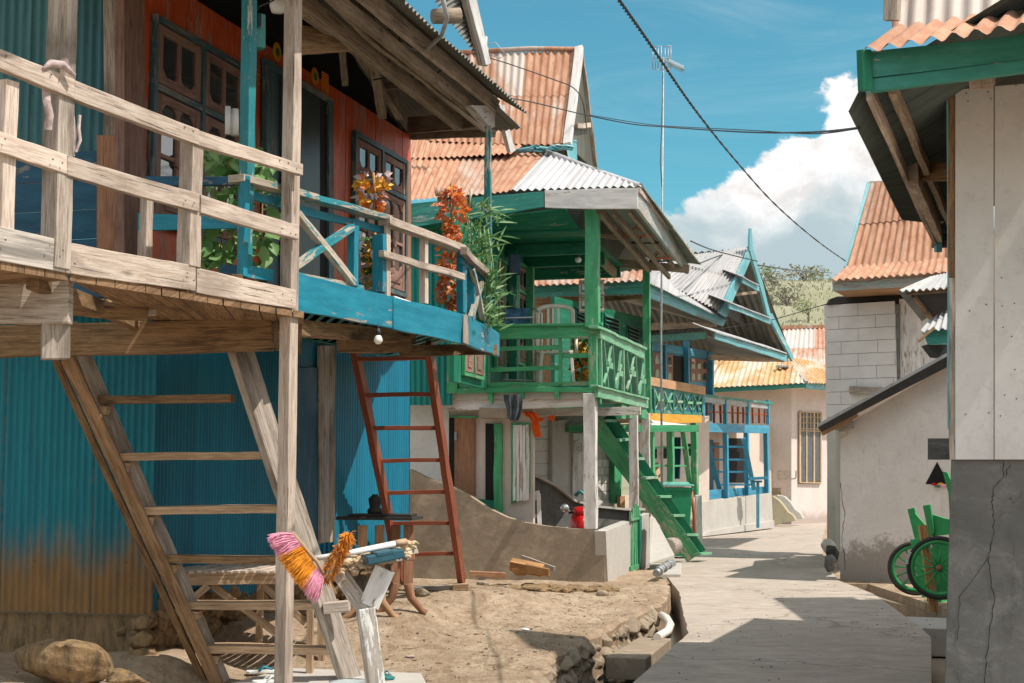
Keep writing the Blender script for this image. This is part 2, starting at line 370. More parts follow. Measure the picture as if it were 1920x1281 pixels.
    bump(t, b, t.m('ADD', t.m('MULTIPLY', fi, .4), msk), .002, .5); return m
def plaster(name, col, stain=(.2, .18, .15), amount=.35, scale=1.0, rough=.9, bs=.5, low=None, crack=False, blotch=.3, trowel=False):
    m, t, b = newmat(name); ps = t.nd('ShaderNodeNewGeometry').outputs['Position']
    a = t.noise(ps, 1.3 * scale, 9, .72, .5); f = t.noise(ps, 16 * scale, 8, .74); k = t.noise(t.map(ps, (3, 3, .6), (3, 5, 1)), 2 * scale, 6, .7)
    c = t.mix(t.ss(a, .3, .7), tuple(x * .86 for x in col), col)
    c = t.mix(t.m('MULTIPLY', t.ss(f, .50, .66), .35), c, tuple(x * .66 for x in col)); c = t.mix(t.m('MULTIPLY', t.ss(t.noise(ps, 5 * scale, 8, .75), .54, .66), .30), c, tuple(x * .6 + y * .15 for x, y in zip(col, stain)))
    c = t.mix(t.m('MULTIPLY', t.ss(k, .75 - amount * .4, .80), blotch * 1.6, clamp=True), c, stain)
    spk = t.noise(ps, 60 * scale, 3, .8)
    c = t.mix(t.m('MULTIPLY', t.ss(spk, .66, .72), .35), c, tuple(x * .5 for x in stain))
    h = t.m('ADD', t.m('MULTIPLY', f, .5), t.m('MULTIPLY', a, .6))
    if low:
        z = t.nd('ShaderNodeSeparateXYZ', {0: ps}).outputs[2]
        lz = t.m('ADD', z, t.m('MULTIPLY', t.m('SUBTRACT', a, .5), -low[1] * 2.6))
        lz = t.m('ADD', lz, t.m('MULTIPLY', t.m('SUBTRACT', f, .5), -low[1] * .9))
        c = t.mix(t.m('MULTIPLY', t.ss(lz, low[0] + .07, low[0] - .22), low[3] if len(low) > 3 else .75), c, low[2])
    if crack:
        vo = t.nd('ShaderNodeTexVoronoi', {'Vector': t.nd('ShaderNodeVectorMath', {0: ps, 1: t.nd('ShaderNodeVectorMath', {0: t.nd('ShaderNodeTexNoise', {'Vector': ps, 'Scale': 3.0, 'Detail': 5.0}).outputs[1], 'Scale': .5}, operation='SCALE').outputs[0]}, operation='ADD').outputs[0], 'Scale': .8}, feature='DISTANCE_TO_EDGE').outputs[0]
        ck = t.m('MULTIPLY', t.ss(vo, .007, .001), t.ss(a, .47, .56)); c = t.mix(t.m('MULTIPLY', ck, .85), c, (.02, .018, .015)); h = t.m('SUBTRACT', h, t.m('MULTIPLY', ck, .6))
    if trowel:
        tw = t.noise(t.map(ps, (1.4, 1.4, 2.0)), 2.6, 9, .74, .35); c = t.mix(t.m('MULTIPLY', t.ss(tw, .48, .62), .5), c, tuple(min(1, x * 1.45) for x in col)); c = t.mix(t.m('MULTIPLY', t.ss(tw, .46, .34), .45), c, tuple(x * .6 for x in col)); h = t.m('ADD', h, tw)
    t.set(b.inputs['Base Color'], c); b.inputs['Roughness'].default_value = rough; b.inputs['Specular IOR Level'].default_value = .2
    bump(t, b, h, .012, bs); return m
def flat(name, col, rough=.6, var=.15, scale=8, metallic=0, spec=.4, trans=0, sss=0):
    m, t, b = newmat(name); ps = t.nd('ShaderNodeTexCoord').outputs['Object']
    n_ = t.noise(ps, scale, 5, .6); c = t.mix(t.ss(n_, .3, .7), tuple(x * (1 - var) for x in col), tuple(min(1, x * (1 + var)) for x in col))
    c = t.mix(t.m('MULTIPLY', t.ss(t.noise(ps, scale * 6, 4, .7), .6, .8), var), c, tuple(x * .6 for x in col))
    t.set(b.inputs['Base Color'], c); b.inputs['Roughness'].default_value = rough; b.inputs['Metallic'].default_value = metallic
    b.inputs['Specular IOR Level'].default_value = spec; bump(t, b, n_, .003, .3); return m
def leafmat(name, c1, c2, tr=.35, scale=3.0):
    m, t, b = newmat(name); ps = t.nd('ShaderNodeNewGeometry').outputs['Position']; out = [n for n in t.n if n.type == 'OUTPUT_MATERIAL'][0]
    rp = t.nd('ShaderNodeNewGeometry').outputs['Random Per Island']
    c = t.mix(t.ss(t.m('ADD', t.m('MULTIPLY', rp, .5), t.m('MULTIPLY', t.noise(ps, scale, 4), .7)), .3, .85), c1, c2)
    t.set(b.inputs['Base Color'], c); b.inputs['Roughness'].default_value = .5
    tl = t.nd('ShaderNodeBsdfTranslucent', {'Color': c}); mx = t.nd('ShaderNodeMixShader', {0: tr, 1: b.outputs[0], 2: tl.outputs[0]})
    t.l.new(mx.outputs[0], out.inputs[0]); return m

M = {}
M['raw'] = wood('weathered_wood', (.64, .535, .46), (.41, .315, .25), stain=.6, bs=.9)
M['rawd'] = wood('brown_beam_wood', (.30, .185, .095), (.13, .075, .038), stain=.9)
M['grey'] = wood('grey_old_wood', (.47, .41, .355), (.25, .20, .16), stain=.7)
M['tread'] = wood('tread_wood', (.53, .37, .235), (.33, .205, .12), stain=.5)
M['dkwood'] = wood('dark_grey_timber', (.13, .13, .13), (.06, .06, .06), stain=.5)
M['lichen'] = wood('lichen_mottled_board', (.56, .50, .45), (.22, .20, .18), grain=.45, stain=.8)
M['brown'] = wood('warm_brown_stringer', (.36, .225, .125), (.19, .105, .055), stain=.8)
M['roofwood'] = wood('roof_timber', (.36, .285, .215), (.20, .145, .10), stain=.5)
M['whitewood'] = wood('white_painted_wood', (.5, .42, .34), (.33, .26, .2), paint=(.66, .62, .60), chip=.18)
M['blue'] = wood('turquoise_painted_wood', (.50, .44, .37), (.34, .28, .22), paint=(.010, .235, .34), chip=.08)
M['bluerail'] = wood('turquoise_rail_wood', (.52, .46, .38), (.36, .3, .23), paint=(.025, .25, .31), chip=.40)
M['bluedk'] = wood('deep_blue_planks', (.3, .3, .3), (.2, .2, .2), paint=(.006, .085, .16), chip=.1)
M['tealpost'] = wood('teal_post_wood', (.45, .45, .4), (.3, .3, .26), paint=(.02, .20, .23), chip=.3)
M['redwall'] = wood('red_varnished_boards', (.40, .22, .17), (.26, .13, .10), paint=(.56, .085, .02), chip=.26, bs=.3)
M['redlad'] = wood('red_brown_ladder_wood', (.35, .15, .08), (.2, .07, .04), paint=(.26, .062, .028), chip=.12)
M['carv'] = wood('carved_brown_wood', (.30, .18, .145), (.19, .10, .08), stain=.4)
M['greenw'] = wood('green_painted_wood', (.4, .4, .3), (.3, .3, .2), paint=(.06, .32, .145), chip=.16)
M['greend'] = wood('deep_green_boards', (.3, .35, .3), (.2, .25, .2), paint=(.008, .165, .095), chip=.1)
M['mint'] = wood('mint_green_boards', (.5, .55, .45), (.4, .4, .35), paint=(.17, .42, .25), chip=.2)
M['tealf'] = wood('teal_fascia_wood', (.4, .42, .4), (.3, .3, .28), paint=(.03, .22, .18), chip=.12)
M['paleteal'] = wood('pale_teal_wood', (.5, .52, .5), (.4, .4, .38), paint=(.13, .37, .42), chip=.12)
M['paleblue'] = wood('faded_blue_board', (.48, .45, .42), (.36, .3, .27), paint=(.30, .38, .38), chip=.35)
M['ltblue'] = wood('light_blue_posts', (.4, .45, .5), (.3, .35, .4), paint=(.045, .27, .42), chip=.08)
M['yellow'] = wood('yellow_beam', (.5, .35, .15), (.4, .25, .1), paint=(.72, .33, .03), chip=.2)
M['orangew'] = wood('orange_rail_wood', (.5, .3, .17), (.36, .2, .11), stain=.3)
M['ply'] = wood('brown_plywood', (.36, .19, .11), (.25, .12, .07), stain=.3)
M['whiteboard'] = plaster('white_painted_boards', (.64, .625, .62), (.42, .39, .36), .25, .8, rough=.6, blotch=.2, bs=.15)
M['stonedk'] = plaster('grey_wall_concrete', (.155, .152, .147), (.065, .063, .06), .6, 1.0, crack=True, blotch=.6, trowel=True)
M['conc'] = plaster('grey_brown_concrete', (.31, .245, .18), (.15, .12, .09), .5, 1.2, blotch=.4, trowel=True)
M['concl'] = plaster('light_concrete', (.50, .47, .43), (.28, .23, .18), .4, 1.2, blotch=.35)
M['white'] = plaster('white_plaster', (.72, .69, .66), (.42, .35, .29), .3, 1.0, blotch=.4)
M['shed'] = plaster('stained_white_plaster', (.78, .725, .705), (.38, .31, .26), .4, 1.2, blotch=.35, low=(.55, .6, (.22, .18, .15)))
M['cream'] = plaster('cream_plaster', (.66, .56, .49), (.45, .31, .2), .25, 1.0, blotch=.25, low=(.35, .3, (.42, .30, .2)))
M['pinkw'] = plaster('pink_white_plaster', (.70, .61, .58), (.4, .3, .25), .25, 1.0, blotch=.25, low=(.35, .3, (.36, .28, .24)))
M['rocky'] = plaster('brown_rock', (.36, .235, .12), (.10, .075, .05), 1.0, 3.0, blotch=.8, bs=2.2)
M['rockg'] = plaster('grey_wall_stone', (.33, .26, .19), (.09, .08, .07), .55, 2.5, blotch=.5, bs=1.0)
M['pebble'] = plaster('pebble_grey', (.15, .12, .095), (.05, .04, .03), .5, 4, blotch=.4)
M['tealcor'] = metal('teal_corrugated', (.004, .22, .285), (.004, .15, .205), rust=(.30, .16, .06), rust2=(.20, .12, .06), amount=.16, lowz=(.98, 1.6), dirt=.5)
M['tealcor2'] = metal('teal_corrugated_upper', (.07, .21, .22), (.03, .13, .16), amount=.0, dirt=.5)
M['bluecor'] = metal('blue_corrugated', (.003, .175, .28), (.003, .13, .22), amount=.0, dirt=.12, rough=.5)
M['greencor'] = metal('green_corrugated', (.01, .24, .21), (.01, .18, .17), amount=.0, dirt=.15)
M['rustroof'] = metal('rusty_orange_roofing', (.52, .42, .36), (.42, .30, .235), rust=(.34, .155, .09), rust2=(.48, .28, .19), amount=.66, dirt=.35, var=1.1)
M['rustroof2'] = metal('rusty_white_streaked_roofing', (.52, .46, .43), (.46, .36, .3), rust=(.32, .14, .08), rust2=(.46, .27, .18), amount=.57, dirt=.3, var=1.4, streak=1.4)
M['zinc'] = metal('pale_zinc_roofing', (.48, .47, .48), (.37, .36, .38), amount=.10, dirt=.35)
M['zincr'] = metal('zinc_with_rust_roofing', (.46, .45, .45), (.36, .35, .35), rust=(.38, .22, .14), rust2=(.5, .38, .3), amount=.16, dirt=.3, var=1.4)
M['yelroof'] = metal('yellow_rust_roofing', (.62, .53, .44), (.55, .44, .34), rust=(.42, .22, .09), rust2=(.56, .36, .18), amount=.46, dirt=.3, streak=.9)
M['farroof'] = metal('striped_rust_roofing', (.58, .52, .48), (.5, .43, .39), rust=(.36, .16, .10), rust2=(.5, .3, .22), amount=.42, dirt=.3, var=1.8)
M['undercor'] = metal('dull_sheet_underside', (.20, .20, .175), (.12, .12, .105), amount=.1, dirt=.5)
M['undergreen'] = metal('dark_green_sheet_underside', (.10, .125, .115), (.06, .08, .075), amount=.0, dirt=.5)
M['olivecor'] = metal('olive_weathered_sheet', (.33, .36, .30), (.24, .27, .22), amount=.1, dirt=.4)
M['green'] = flat('green_paint', (.02, .22, .075), .5)
M['binmat'] = flat('green_bin_plastic', (.02, .26, .12), .4, .08)
M['binlid'] = flat('sun_faded_bin_lid', (.12, .36, .30), .45, .15)
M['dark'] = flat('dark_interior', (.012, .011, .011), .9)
M['black'] = flat('black_rubber', (.035, .031, .028), .75)
M['blackm'] = flat('black_wire', (.03, .032, .035), .5)
M['grym'] = flat('grey_metal', (.33, .34, .34), .45, .2, metallic=.3)
M['plastic'] = flat('cream_plastic', (.74, .68, .60), .4, .08)
M['whitep'] = flat('white_plastic', (.75, .74, .72), .4, .05)
M['frame'] = wood('dull_slate_frame', (.22, .22, .2), (.12, .13, .13), paint=(.045, .10, .12), chip=.3)
M['tealp'] = flat('teal_plastic', (.03, .20, .19), .4, .1)
M['redp'] = flat('red_gloss_paint', (.5, .01, .012), .25, .1)
M['orangef'] = flat('orange_cloth', (.75, .11, .015), .9, .2)
M['greycloth'] = flat('charcoal_cloth', (.07, .085, .095), .95, .3)
M['pinkcloth'] = flat('faded_pink_cloth', (.48, .38, .37), .95, .35, 20)
M['slipper'] = flat('white_foam', (.7, .72, .70), .6, .05)
M['bluestrap'] = flat('teal_rubber_strap', (.03, .25, .33), .5, .1)
M['pink'] = flat('pink_bristles', (.80, .33, .46), .7, .2, 30)
M['orange'] = flat('orange_bristles', (.80, .30, .02), .7, .25, 30)
M['rustb'] = flat('burnt_orange_bristles', (.55, .17, .02), .8, .35, 30)
M['rattan'] = flat('woven_straw', (.55, .42, .28), .9, .3, 25)
M['log'] = wood('firewood', (.55, .30, .12), (.35, .17, .07), grain=2, stain=.5)
M['bulb'] = flat('frosted_bulb', (.85, .82, .75), .2, .02)
def glassm():
    m, t, b = newmat('window_glass'); b.inputs['Base Color'].default_value = (.03, .045, .05, 1); b.inputs['Roughness'].default_value = .06
    b.inputs['Specular IOR Level'].default_value = 1.0; b.inputs['IOR'].default_value = 1.9; bump(t, b, t.noise(t.nd('ShaderNodeNewGeometry').outputs['Position'], 2.5, 2), .01, .12); return m
M['glass'] = glassm()
M['leaf'] = leafmat('bright_green_leaves', (.10, .25, .06), (.32, .50, .20))
M['leafd'] = leafmat('deep_green_leaves', (.05, .16, .05), (.18, .34, .12))
M['petalo'] = leafmat('orange_petals', (.85, .20, .05), (.92, .42, .08), .35)
M['petaly'] = leafmat('yellow_petals', (.7, .33, .02), (.8, .5, .06), .2)
M['petalb'] = leafmat('rust_brown_petals', (.72, .20, .09), (.80, .36, .18), .3)
M['petalw'] = leafmat('lilac_white_petals', (.5, .36, .38), (.7, .62, .62), .25)
M['bush'] = leafmat('hill_bush_leaves', (.13, .19, .06), (.30, .34, .12), .3, .3)
M['bushg'] = leafmat('grey_bush_twigs', (.24, .24, .18), (.36, .35, .27), .1, .3)
M['bark'] = flat('grey_bark', (.2, .17, .14), .9)
def earth():
    m, t, b = newmat('packed_earth'); ps = t.nd('ShaderNodeNewGeometry').outputs['Position']
    a = t.noise(ps, .9, 8, .65, .4); f = t.noise(ps, 14, 8, .7); g = t.noise(ps, 70, 4, .8); st = t.noise(t.map(ps, (1.2, 4.5, 1)), 1.6, 6, .65)
    c = t.mix(t.ss(a, .38, .62), (.38, .275, .19), (.51, .395, .285)); c = t.mix(t.m('MULTIPLY', t.ss(f, .47, .66), .75), c, (.27, .185, .115))
    e5 = t.noise(t.map(ps, (1.6, .8, 1)), 3.4, 7, .72, .8); c = t.mix(t.m('MULTIPLY', t.ss(e5, .53, .64), .7), c, (.27, .185, .115)); c = t.mix(t.m('MULTIPLY', t.ss(e5, .46, .36), .6), c, (.58, .46, .34))
    fp = t.nd('ShaderNodeTexVoronoi', {'Vector': t.map(ps, (1, .5, 1)), 'Scale': 2.6}).outputs['Distance']; fm = t.ss(fp, .16, .07)
    c = t.mix(t.m('MULTIPLY', fm, .35), c, (.25, .17, .11)); c = t.mix(t.m('MULTIPLY', t.ss(st, .55, .75), .5), c, (.56, .47, .37)); c = t.mix(t.m('MULTIPLY', t.ss(g, .66, .74), .6), c, (.13, .09, .06))
    t.set(b.inputs['Base Color'], c); b.inputs['Roughness'].default_value = .95; b.inputs['Specular IOR Level'].default_value = .1
    bump(t, b, t.m('SUBTRACT', t.m('ADD', t.m('MULTIPLY', f, .5), t.m('ADD', t.m('MULTIPLY', e5, 1.2), t.m('MULTIPLY', g, .3))), t.m('MULTIPLY', fm, .5)), .05, .9); return m
M['earth'] = earth()
def lane():
    m, t, b = newmat('broomed_concrete'); ps = t.nd('ShaderNodeNewGeometry').outputs['Position']
    a = t.noise(ps, .55, 9, .70, .3); s_ = t.noise(t.map(ps, (1.0, 9, 1)), 3.2, 8, .75); f = t.noise(ps, 35, 6, .75); k = t.noise(t.map(ps, (.8, 3.4, 1), (4, 4, 0)), 2.0, 7, .7, .6)
    c = t.mix(t.ss(a, .3, .72), (.41, .345, .29), (.51, .435, .37)); c = t.mix(t.m('MULTIPLY', t.ss(s_, .42, .66), .5), c, (.29, .245, .215))
    c = t.mix(t.m('MULTIPLY', t.ss(k, .56, .74), .6), c, (.245, .215, .19)); c = t.mix(t.m('MULTIPLY', t.ss(f, .64, .74), .5), c, (.17, .145, .125))
    s2 = t.noise(t.map(ps, (1.5, 2.4, 1), (2, 2, 0)), 1.6, 9, .80, .6); c = t.mix(t.m('MULTIPLY', t.ss(s2, .48, .66), .6), c, (.27, .23, .20)); c = t.mix(t.m('MULTIPLY', t.ss(s2, .46, .36), .45), c, (.58, .51, .45))
    yy = t.nd('ShaderNodeSeparateXYZ', {0: ps}).outputs[1]; jt = t.ss(t.m('ABSOLUTE', t.m('SUBTRACT', t.m('FRACT', t.m('MULTIPLY', t.m('ADD', yy, t.m('MULTIPLY', a, .25)), .42)), .5)), .487, .497); pass
    vo = t.nd('ShaderNodeTexVoronoi', {'Vector': t.nd('ShaderNodeVectorMath', {0: ps, 1: t.nd('ShaderNodeVectorMath', {0: t.nd('ShaderNodeTexNoise', {'Vector': ps, 'Scale': 1.2, 'Detail': 6.0}).outputs[1], 'Scale': 1.3}, operation='SCALE').outputs[0]}, operation='ADD').outputs[0], 'Scale': .22}, feature='DISTANCE_TO_EDGE').outputs[0]
    ck = t.ss(vo, .007, .002); c = t.mix(t.m('MULTIPLY', ck, .45), c, (.13, .11, .09))
    pit = t.ss(t.noise(t.map(ps, (1, 2.0, 1), (7, 1, 0)), 7, 3, .6), .70, .74); c = t.mix(t.m('MULTIPLY', pit, .5), c, (.12, .10, .085))
    t.set(b.inputs['Base Color'], c); b.inputs['Roughness'].default_value = .9; b.inputs['Specular IOR Level'].default_value = .2
    bump(t, b, t.m('ADD', t.m('MULTIPLY', s_, .8), t.m('MULTIPLY', f, .4)), .02, .7); return m
M['lane'] = lane()
def grassm():
    m, t, b = newmat('dry_hill_grass'); ps = t.nd('ShaderNodeNewGeometry').outputs['Position']
    a = t.noise(ps, .06, 8, .7); f = t.noise(t.map(ps, (1, 1, 2)), .7, 8, .75); c = t.mix(t.ss(a, .35, .68), (.27, .26, .155), (.36, .34, .235)); c = t.mix(t.ss(f, .5, .72), c, (.145, .165, .07))
    t.set(b.inputs['Base Color'], c); b.inputs['Roughness'].default_value = 1; bump(t, b, f, .8, .8); return m
M['hill'] = grassm()
M['farsoil'] = flat('dusty_ground', (.33, .26, .19), .95, .2, .5)
Z1 = V((0, 0, 1))
# ================================================================== GROUND
m = MB(); m.prism([V((-1200, -300, -.42)), V((1500, -300, -.42)), V((1500, 2200, -.42)), V((-1200, 2200, -.42))], (0, 0, -.2))
struct(m.build('ground', M['farsoil']))
m = MB(); m.prism([V((-60, 20.6, -.03)), V((90, 20.6, -.03)), V((90, 92, -.03)), V((-60, 92, -.03))], (0, 0, -.3))
m.prism([V((5.1, 15.9, -.03)), V((30, 15.9, -.03)), V((30, 20.6, -.03)), V((5.1, 20.6, -.03))], (0, 0, -.3))
struct(m.build('village_ground', M['earth']))
EDGE = [(1243, 1130), (1194, 1154), (1132, 1183), (1071, 1215), (1036, 1241), (1007, 1273), (985, 1320)]
EDGE = [Wz(u, v, .03) for u, v in EDGE]
EDGE = [V((2.2, 22, .03)), V((2.15, 19.6, .03)), V((1.95, 18.0, .03))] + EDGE + [V((0.0, 8.0, 0)), V((-.3, 3.0, 0))]
CP = [(W(540, 1290, 10.6), -.16), (W(420, 1290, 10.6), -.14), (W(660, 1290, 10.0), -.12), (W(540, 1240, 11.2), .0), (W(100, 1250, 9.6), .16), (V((-2.8, 11.2, 0)), .2), (V((-2.3, 12.6, 0)), .32), (V((-1.3, 15.9, 0)), .36), (W(870, 1090, 15.6), .33), (W(760, 1090, 14.0), .30),
      (W(1140, 1091, 19.5), .05), (W(900, 1085, 19.7), .06), (V((-.5, 19.8, 0)), .05), (V((1.2, 17.5, 0)), .06), (V((-3.5, 9.5, 0)), .25), (V((-5, 10, 0)), .3), (V((-1, 8.8, 0)), -.02), (V((.2, 12.2, 0)), .05), (W(900, 1180, 14), .07), (V((-2, 7, 0)), 0)]
CP += [(e, .03) for e in EDGE[3:]]
def yz(x, y):
    sw = 0; s_ = 0
    for p, z in CP:
        d = (p.x - x) ** 2 + (p.y - y) ** 2 + .03; w_ = 1 / d ** 1.6; sw += w_; s_ += w_ * z
    return s_ / sw + .022 * noise.noise(V((x * 1.3, y * 1.3, 0))) + .008 * noise.noise(V((x * 5, y * 5, 3))) + .005 * noise.noise(V((x * 13, y * 11, 5)))
def edge_x(y):
    for a, b in zip(EDGE, EDGE[1:]):
        if b.y <= y <= a.y: return b.x + (a.x - b.x) * (y - b.y) / (a.y - b.y)
    return EDGE[-1].x
m = MB(); NX, NY = 180, 330; b0 = 0
for j in range(NY + 1):
    y = 3 + (22 - 3) * (j / NY); ex = edge_x(y) + .05 * noise.noise(V((y * 3, 0, 0)))
    for i in range(NX + 1):
        x = -9 + (ex + 9) * (i / NX) ** .8; m.v.append(V((x, y, yz(x, y) - (.03 if i == NX else 0))))
for j in range(NY):
    for i in range(NX):
        q = j * (NX + 1) + i; m.face([q, q + 1, q + NX + 2, q + NX + 1], [(0, 0)] * 4, True)
for j in range(NY):                                   # the cut face of the yard towards the drain
    q = j * (NX + 1) + NX; k = len(m.v); a, b = m.v[q], m.v[q + NX + 1]
    m.v += [a.copy(), b.copy(), V((b.x + .02, b.y, -.45)), V((a.x + .02, a.y, -.45))]; m.face([k, k + 3, k + 2, k + 1], [(0, 0)] * 4)
struct(m.build('yard', M['earth']))
# stone facing of the yard edge
m = MB(); k = 0
y = 8.2
while y < 16.6:
    for lay in range(3):
        s_ = random.uniform(.10, .20); yy = y + random.uniform(-.08, .08)
        m.rock(V((edge_x(yy) + random.uniform(-.08, .01), yy, -.36 + lay * .14 + random.uniform(-.02, .02))), (s_ * .8, s_ * 1.15, s_ * .62), k, 3, .5); k += 1
    y += .19
single(m, 'stone_retaining_wall', M['rockg'], 'low rough stone wall holding up the dirt yard along the drain', 'stone wall')
# loose pebbles and litter of the yard
m = MB(); rr = random.Random(5)
for i in range(420):
    y = rr.uniform(9.5, 19); x = edge_x(y) - abs(rr.gauss(0, 1.4)) - .05
    if rr.random() < .3: x = rr.uniform(-2, edge_x(y))
    s_ = rr.uniform(.004, .011) * (1.8 if rr.random() < .1 else 1); m.rock((x, y, yz(x, y) + s_ * .2), (s_, s_ * 1.2, s_ * .6), i, 1, .4)
for i in range(230):
    y = rr.uniform(9.5, 22) if i > 90 else rr.gauss(14.5, .8); x = rr.uniform(1.2, 4.2) * y / 14
    if x < edge_x(y) + .9: continue
    s_ = rr.uniform(.003, .010); m.rock((x, y, .004), (s_, s_, s_ * .6), i, 1, .4)
o = m.build('pebbles', M['pebble']); o['kind'] = 'stuff'; tag(o, 'dark pebbles and crumbs scattered over the dirt yard and lane', 'pebbles')
m = MB(); rr = random.Random(91)
for i in range(3200):
    y = 9.2 + 9 * rr.random() ** 1.6; x = edge_x(y) - .03 - abs(rr.gauss(0, 1.1)) if rr.random() < .7 else rr.uniform(-2.6, edge_x(y)); z = yz(x, y); s_ = rr.uniform(.003, .009); b = len(m.v)
    m.v += [V((x + s_, y, z)), V((x, y + s_, z)), V((x - s_, y, z)), V((x, y - s_, z)), V((x, y, z + s_ * .9))]
    for k in range(4): m.face([b + k, b + (k + 1) % 4, b + 4], [(0, 0)] * 3)
o = m.build('grit', plaster('sandy_grit', (.38, .29, .2), (.15, .11, .08), .7, 6, blotch=.5)); o['kind'] = 'stuff'; tag(o, 'sandy grit and tiny gravel strewn over the dirt yard', 'grit')
# dead leaves, straw and scraps
m = MB(); rr = random.Random(77)
for i in range(260):
    y = rr.uniform(9.8, 19.5); x = rr.uniform(-2.2, edge_x(y) - .05); z = yz(x, y) + .006; a = rr.uniform(0, 6.28)
    if rr.random() < .55: m.tube([V((x, y, z)), V((x + math.cos(a) * rr.uniform(.04, .16), y + math.sin(a) * .1, z + .004))], .0025, 3, False)
    else: m.leaf(V((x, y, z)), V((math.cos(a), math.sin(a), .15)), rr.uniform(.04, .09), rr.uniform(.02, .04))
o = m.build('leaf_litter', flat('dry_litter', (.27, .19, .11), .9, .5, 3)); o['kind'] = 'stuff'; tag(o, 'dry leaves and straw bits strewn over the dirt yard', 'leaf litter')
for k, (u, v) in enumerate(((985, 1187), (800, 1150), (906, 1126), (770, 1230))):
    p = W(u, v, 14); q = Wz(u, v, .06); m = MB(); m.rock(V((q.x, q.y, yz(q.x, q.y) + .01)), (.05, .035, .012), k, 3, .6)
    single(m, 'litter_scrap', M[['whitep', 'plastic', 'concl', 'pinkcloth'][k]], ['white crumpled scrap on the yard at the edge of the roof shadow', 'cream crumpled scrap between the ladder foot and the forked post', 'pale scrap just below the firewood log', 'pinkish scrap on the sand nearest the viewer'][k], 'litter')
# concrete lane
LL = [Wz(u, v, 0) for u, v in [(1120, 1352), (1185, 1281), (1291, 1187), (1278, 1136), (1275, 1113), (1249, 1078), (1256, 1050), (1288, 1026), (1312, 1003), (1400, 990), (1450, 983), (1440, 972)]]
RL = [Wz(u, v, 0) for u, v in [(1748, 1352), (1747, 1281), (1746, 1196), (1721, 1172), (1637, 1113), (1571, 1088), (1543, 1041), (1541, 1013), (1552, 972)]]
def px_(pl, y):
    if y <= pl[0].y: return pl[0].x
    for a, b in zip(pl, pl[1:]):
        if a.y <= y <= b.y: return a.x + (b.x - a.x) * (y - a.y) / max(1e-6, b.y - a.y)
    return pl[-1].x
LL = [V((.1, 7.0, 0))] + sorted(LL, key=lambda p: p.y); RL = [V((3.0, 7.0, 0))] + sorted(RL, key=lambda p: p.y)
ys = sorted(set([p.y for p in LL + RL] + [7 + i * .12 for i in range(120)] + [21 + i * .5 for i in range(56)])); ys = [y for y in ys if y < 47]
m = MB(); n = 14
for y in ys:
    a, b = px_(LL, y), px_(RL, y)
    a += .014 * noise.noise(V((y * 2.3, 0, 0))) 
    for i in range(n + 1):
        x = a + (b - a) * i / n; m.v.append(V((x, y, .012 * noise.noise(V((x * .5, y * .4, 1))))))
for j in range(len(ys) - 1):
    for i in range(n):
        q = j * (n + 1) + i; m.face([q, q + 1, q + n + 2, q + n + 1], [(0, 0)] * 4, False)
    for i, sgn in ((0, 1), (n, -1)):
        q = j * (n + 1) + i; k = len(m.v); a, b = m.v[q], m.v[q + n + 1]; m.v += [V((a.x, a.y, -.4)), V((b.x, b.y, -.4))]
        m.face([q, q + n + 1, k + 1, k] if sgn > 0 else [q, k, k + 1, q + n + 1], [(0, 0)] * 4)
struct(m.build('lane', M['lane']))
m = MB(); m.prism([V((-.2, 7, -.38)), V((2.6, 7, -.38)), V((3.4, 21, -.38)), V((1.4, 21, -.38))], (0, 0, -.03))
o = struct(m.build('drain_water', flat('murky_water', (.035, .06, .055), .12, .2, 3, spec=.8)))
# lane blocks at the culvert
m = MB(); m.prism([Wz(1218, 1056, .05), Wz(1277, 1056, .05), Wz(1277, 1076, .05), Wz(1218, 1076, .05)], (0, 0, -.45))
single(m, 'culvert_block', M['concl'], 'small pale concrete culvert block at the lane edge below the green stair', 'concrete block', None, .015)
m = MB(); m.prism([Wz(1135, 1232, -.12), Wz(1197, 1195, -.12), Wz(1259, 1197, -.12), Wz(1211, 1235, -.12)], (0, 0, -.20))
single(m, 'drain_cover', M['conc'], 'chipped concrete slab lying as a cover across the open drain', 'concrete slab', None, .012)
m = MB(); m.tube([W(1232, 1196, 14.6) + V((0, 0, 0)), W(1252, 1184, 15.2), W(1257, 1172, 15.6), W(1250, 1160, 16.0), W(1240, 1154, 16.2)], .045, 10)
single(m, 'plastic_pipe', M['plastic'], 'bent cream plastic pipe in the drain between slab and lane', 'pipe')
m = MB(); m.tube([W(1230, 1075, 19.9), W(1245, 1062, 20.4), W(1262, 1056, 20.9)], .05, 10)
for q in range(3): m.tube([W(1234 + q * 9, 1072 - q * 6, 20 + q * .3), W(1237 + q * 9, 1070 - q * 6, 20.1 + q * .3)], .066, 10)
single(m, 'pipe_joint', M['grym'], 'short grey ribbed pipe joint on the culvert block', 'pipe')
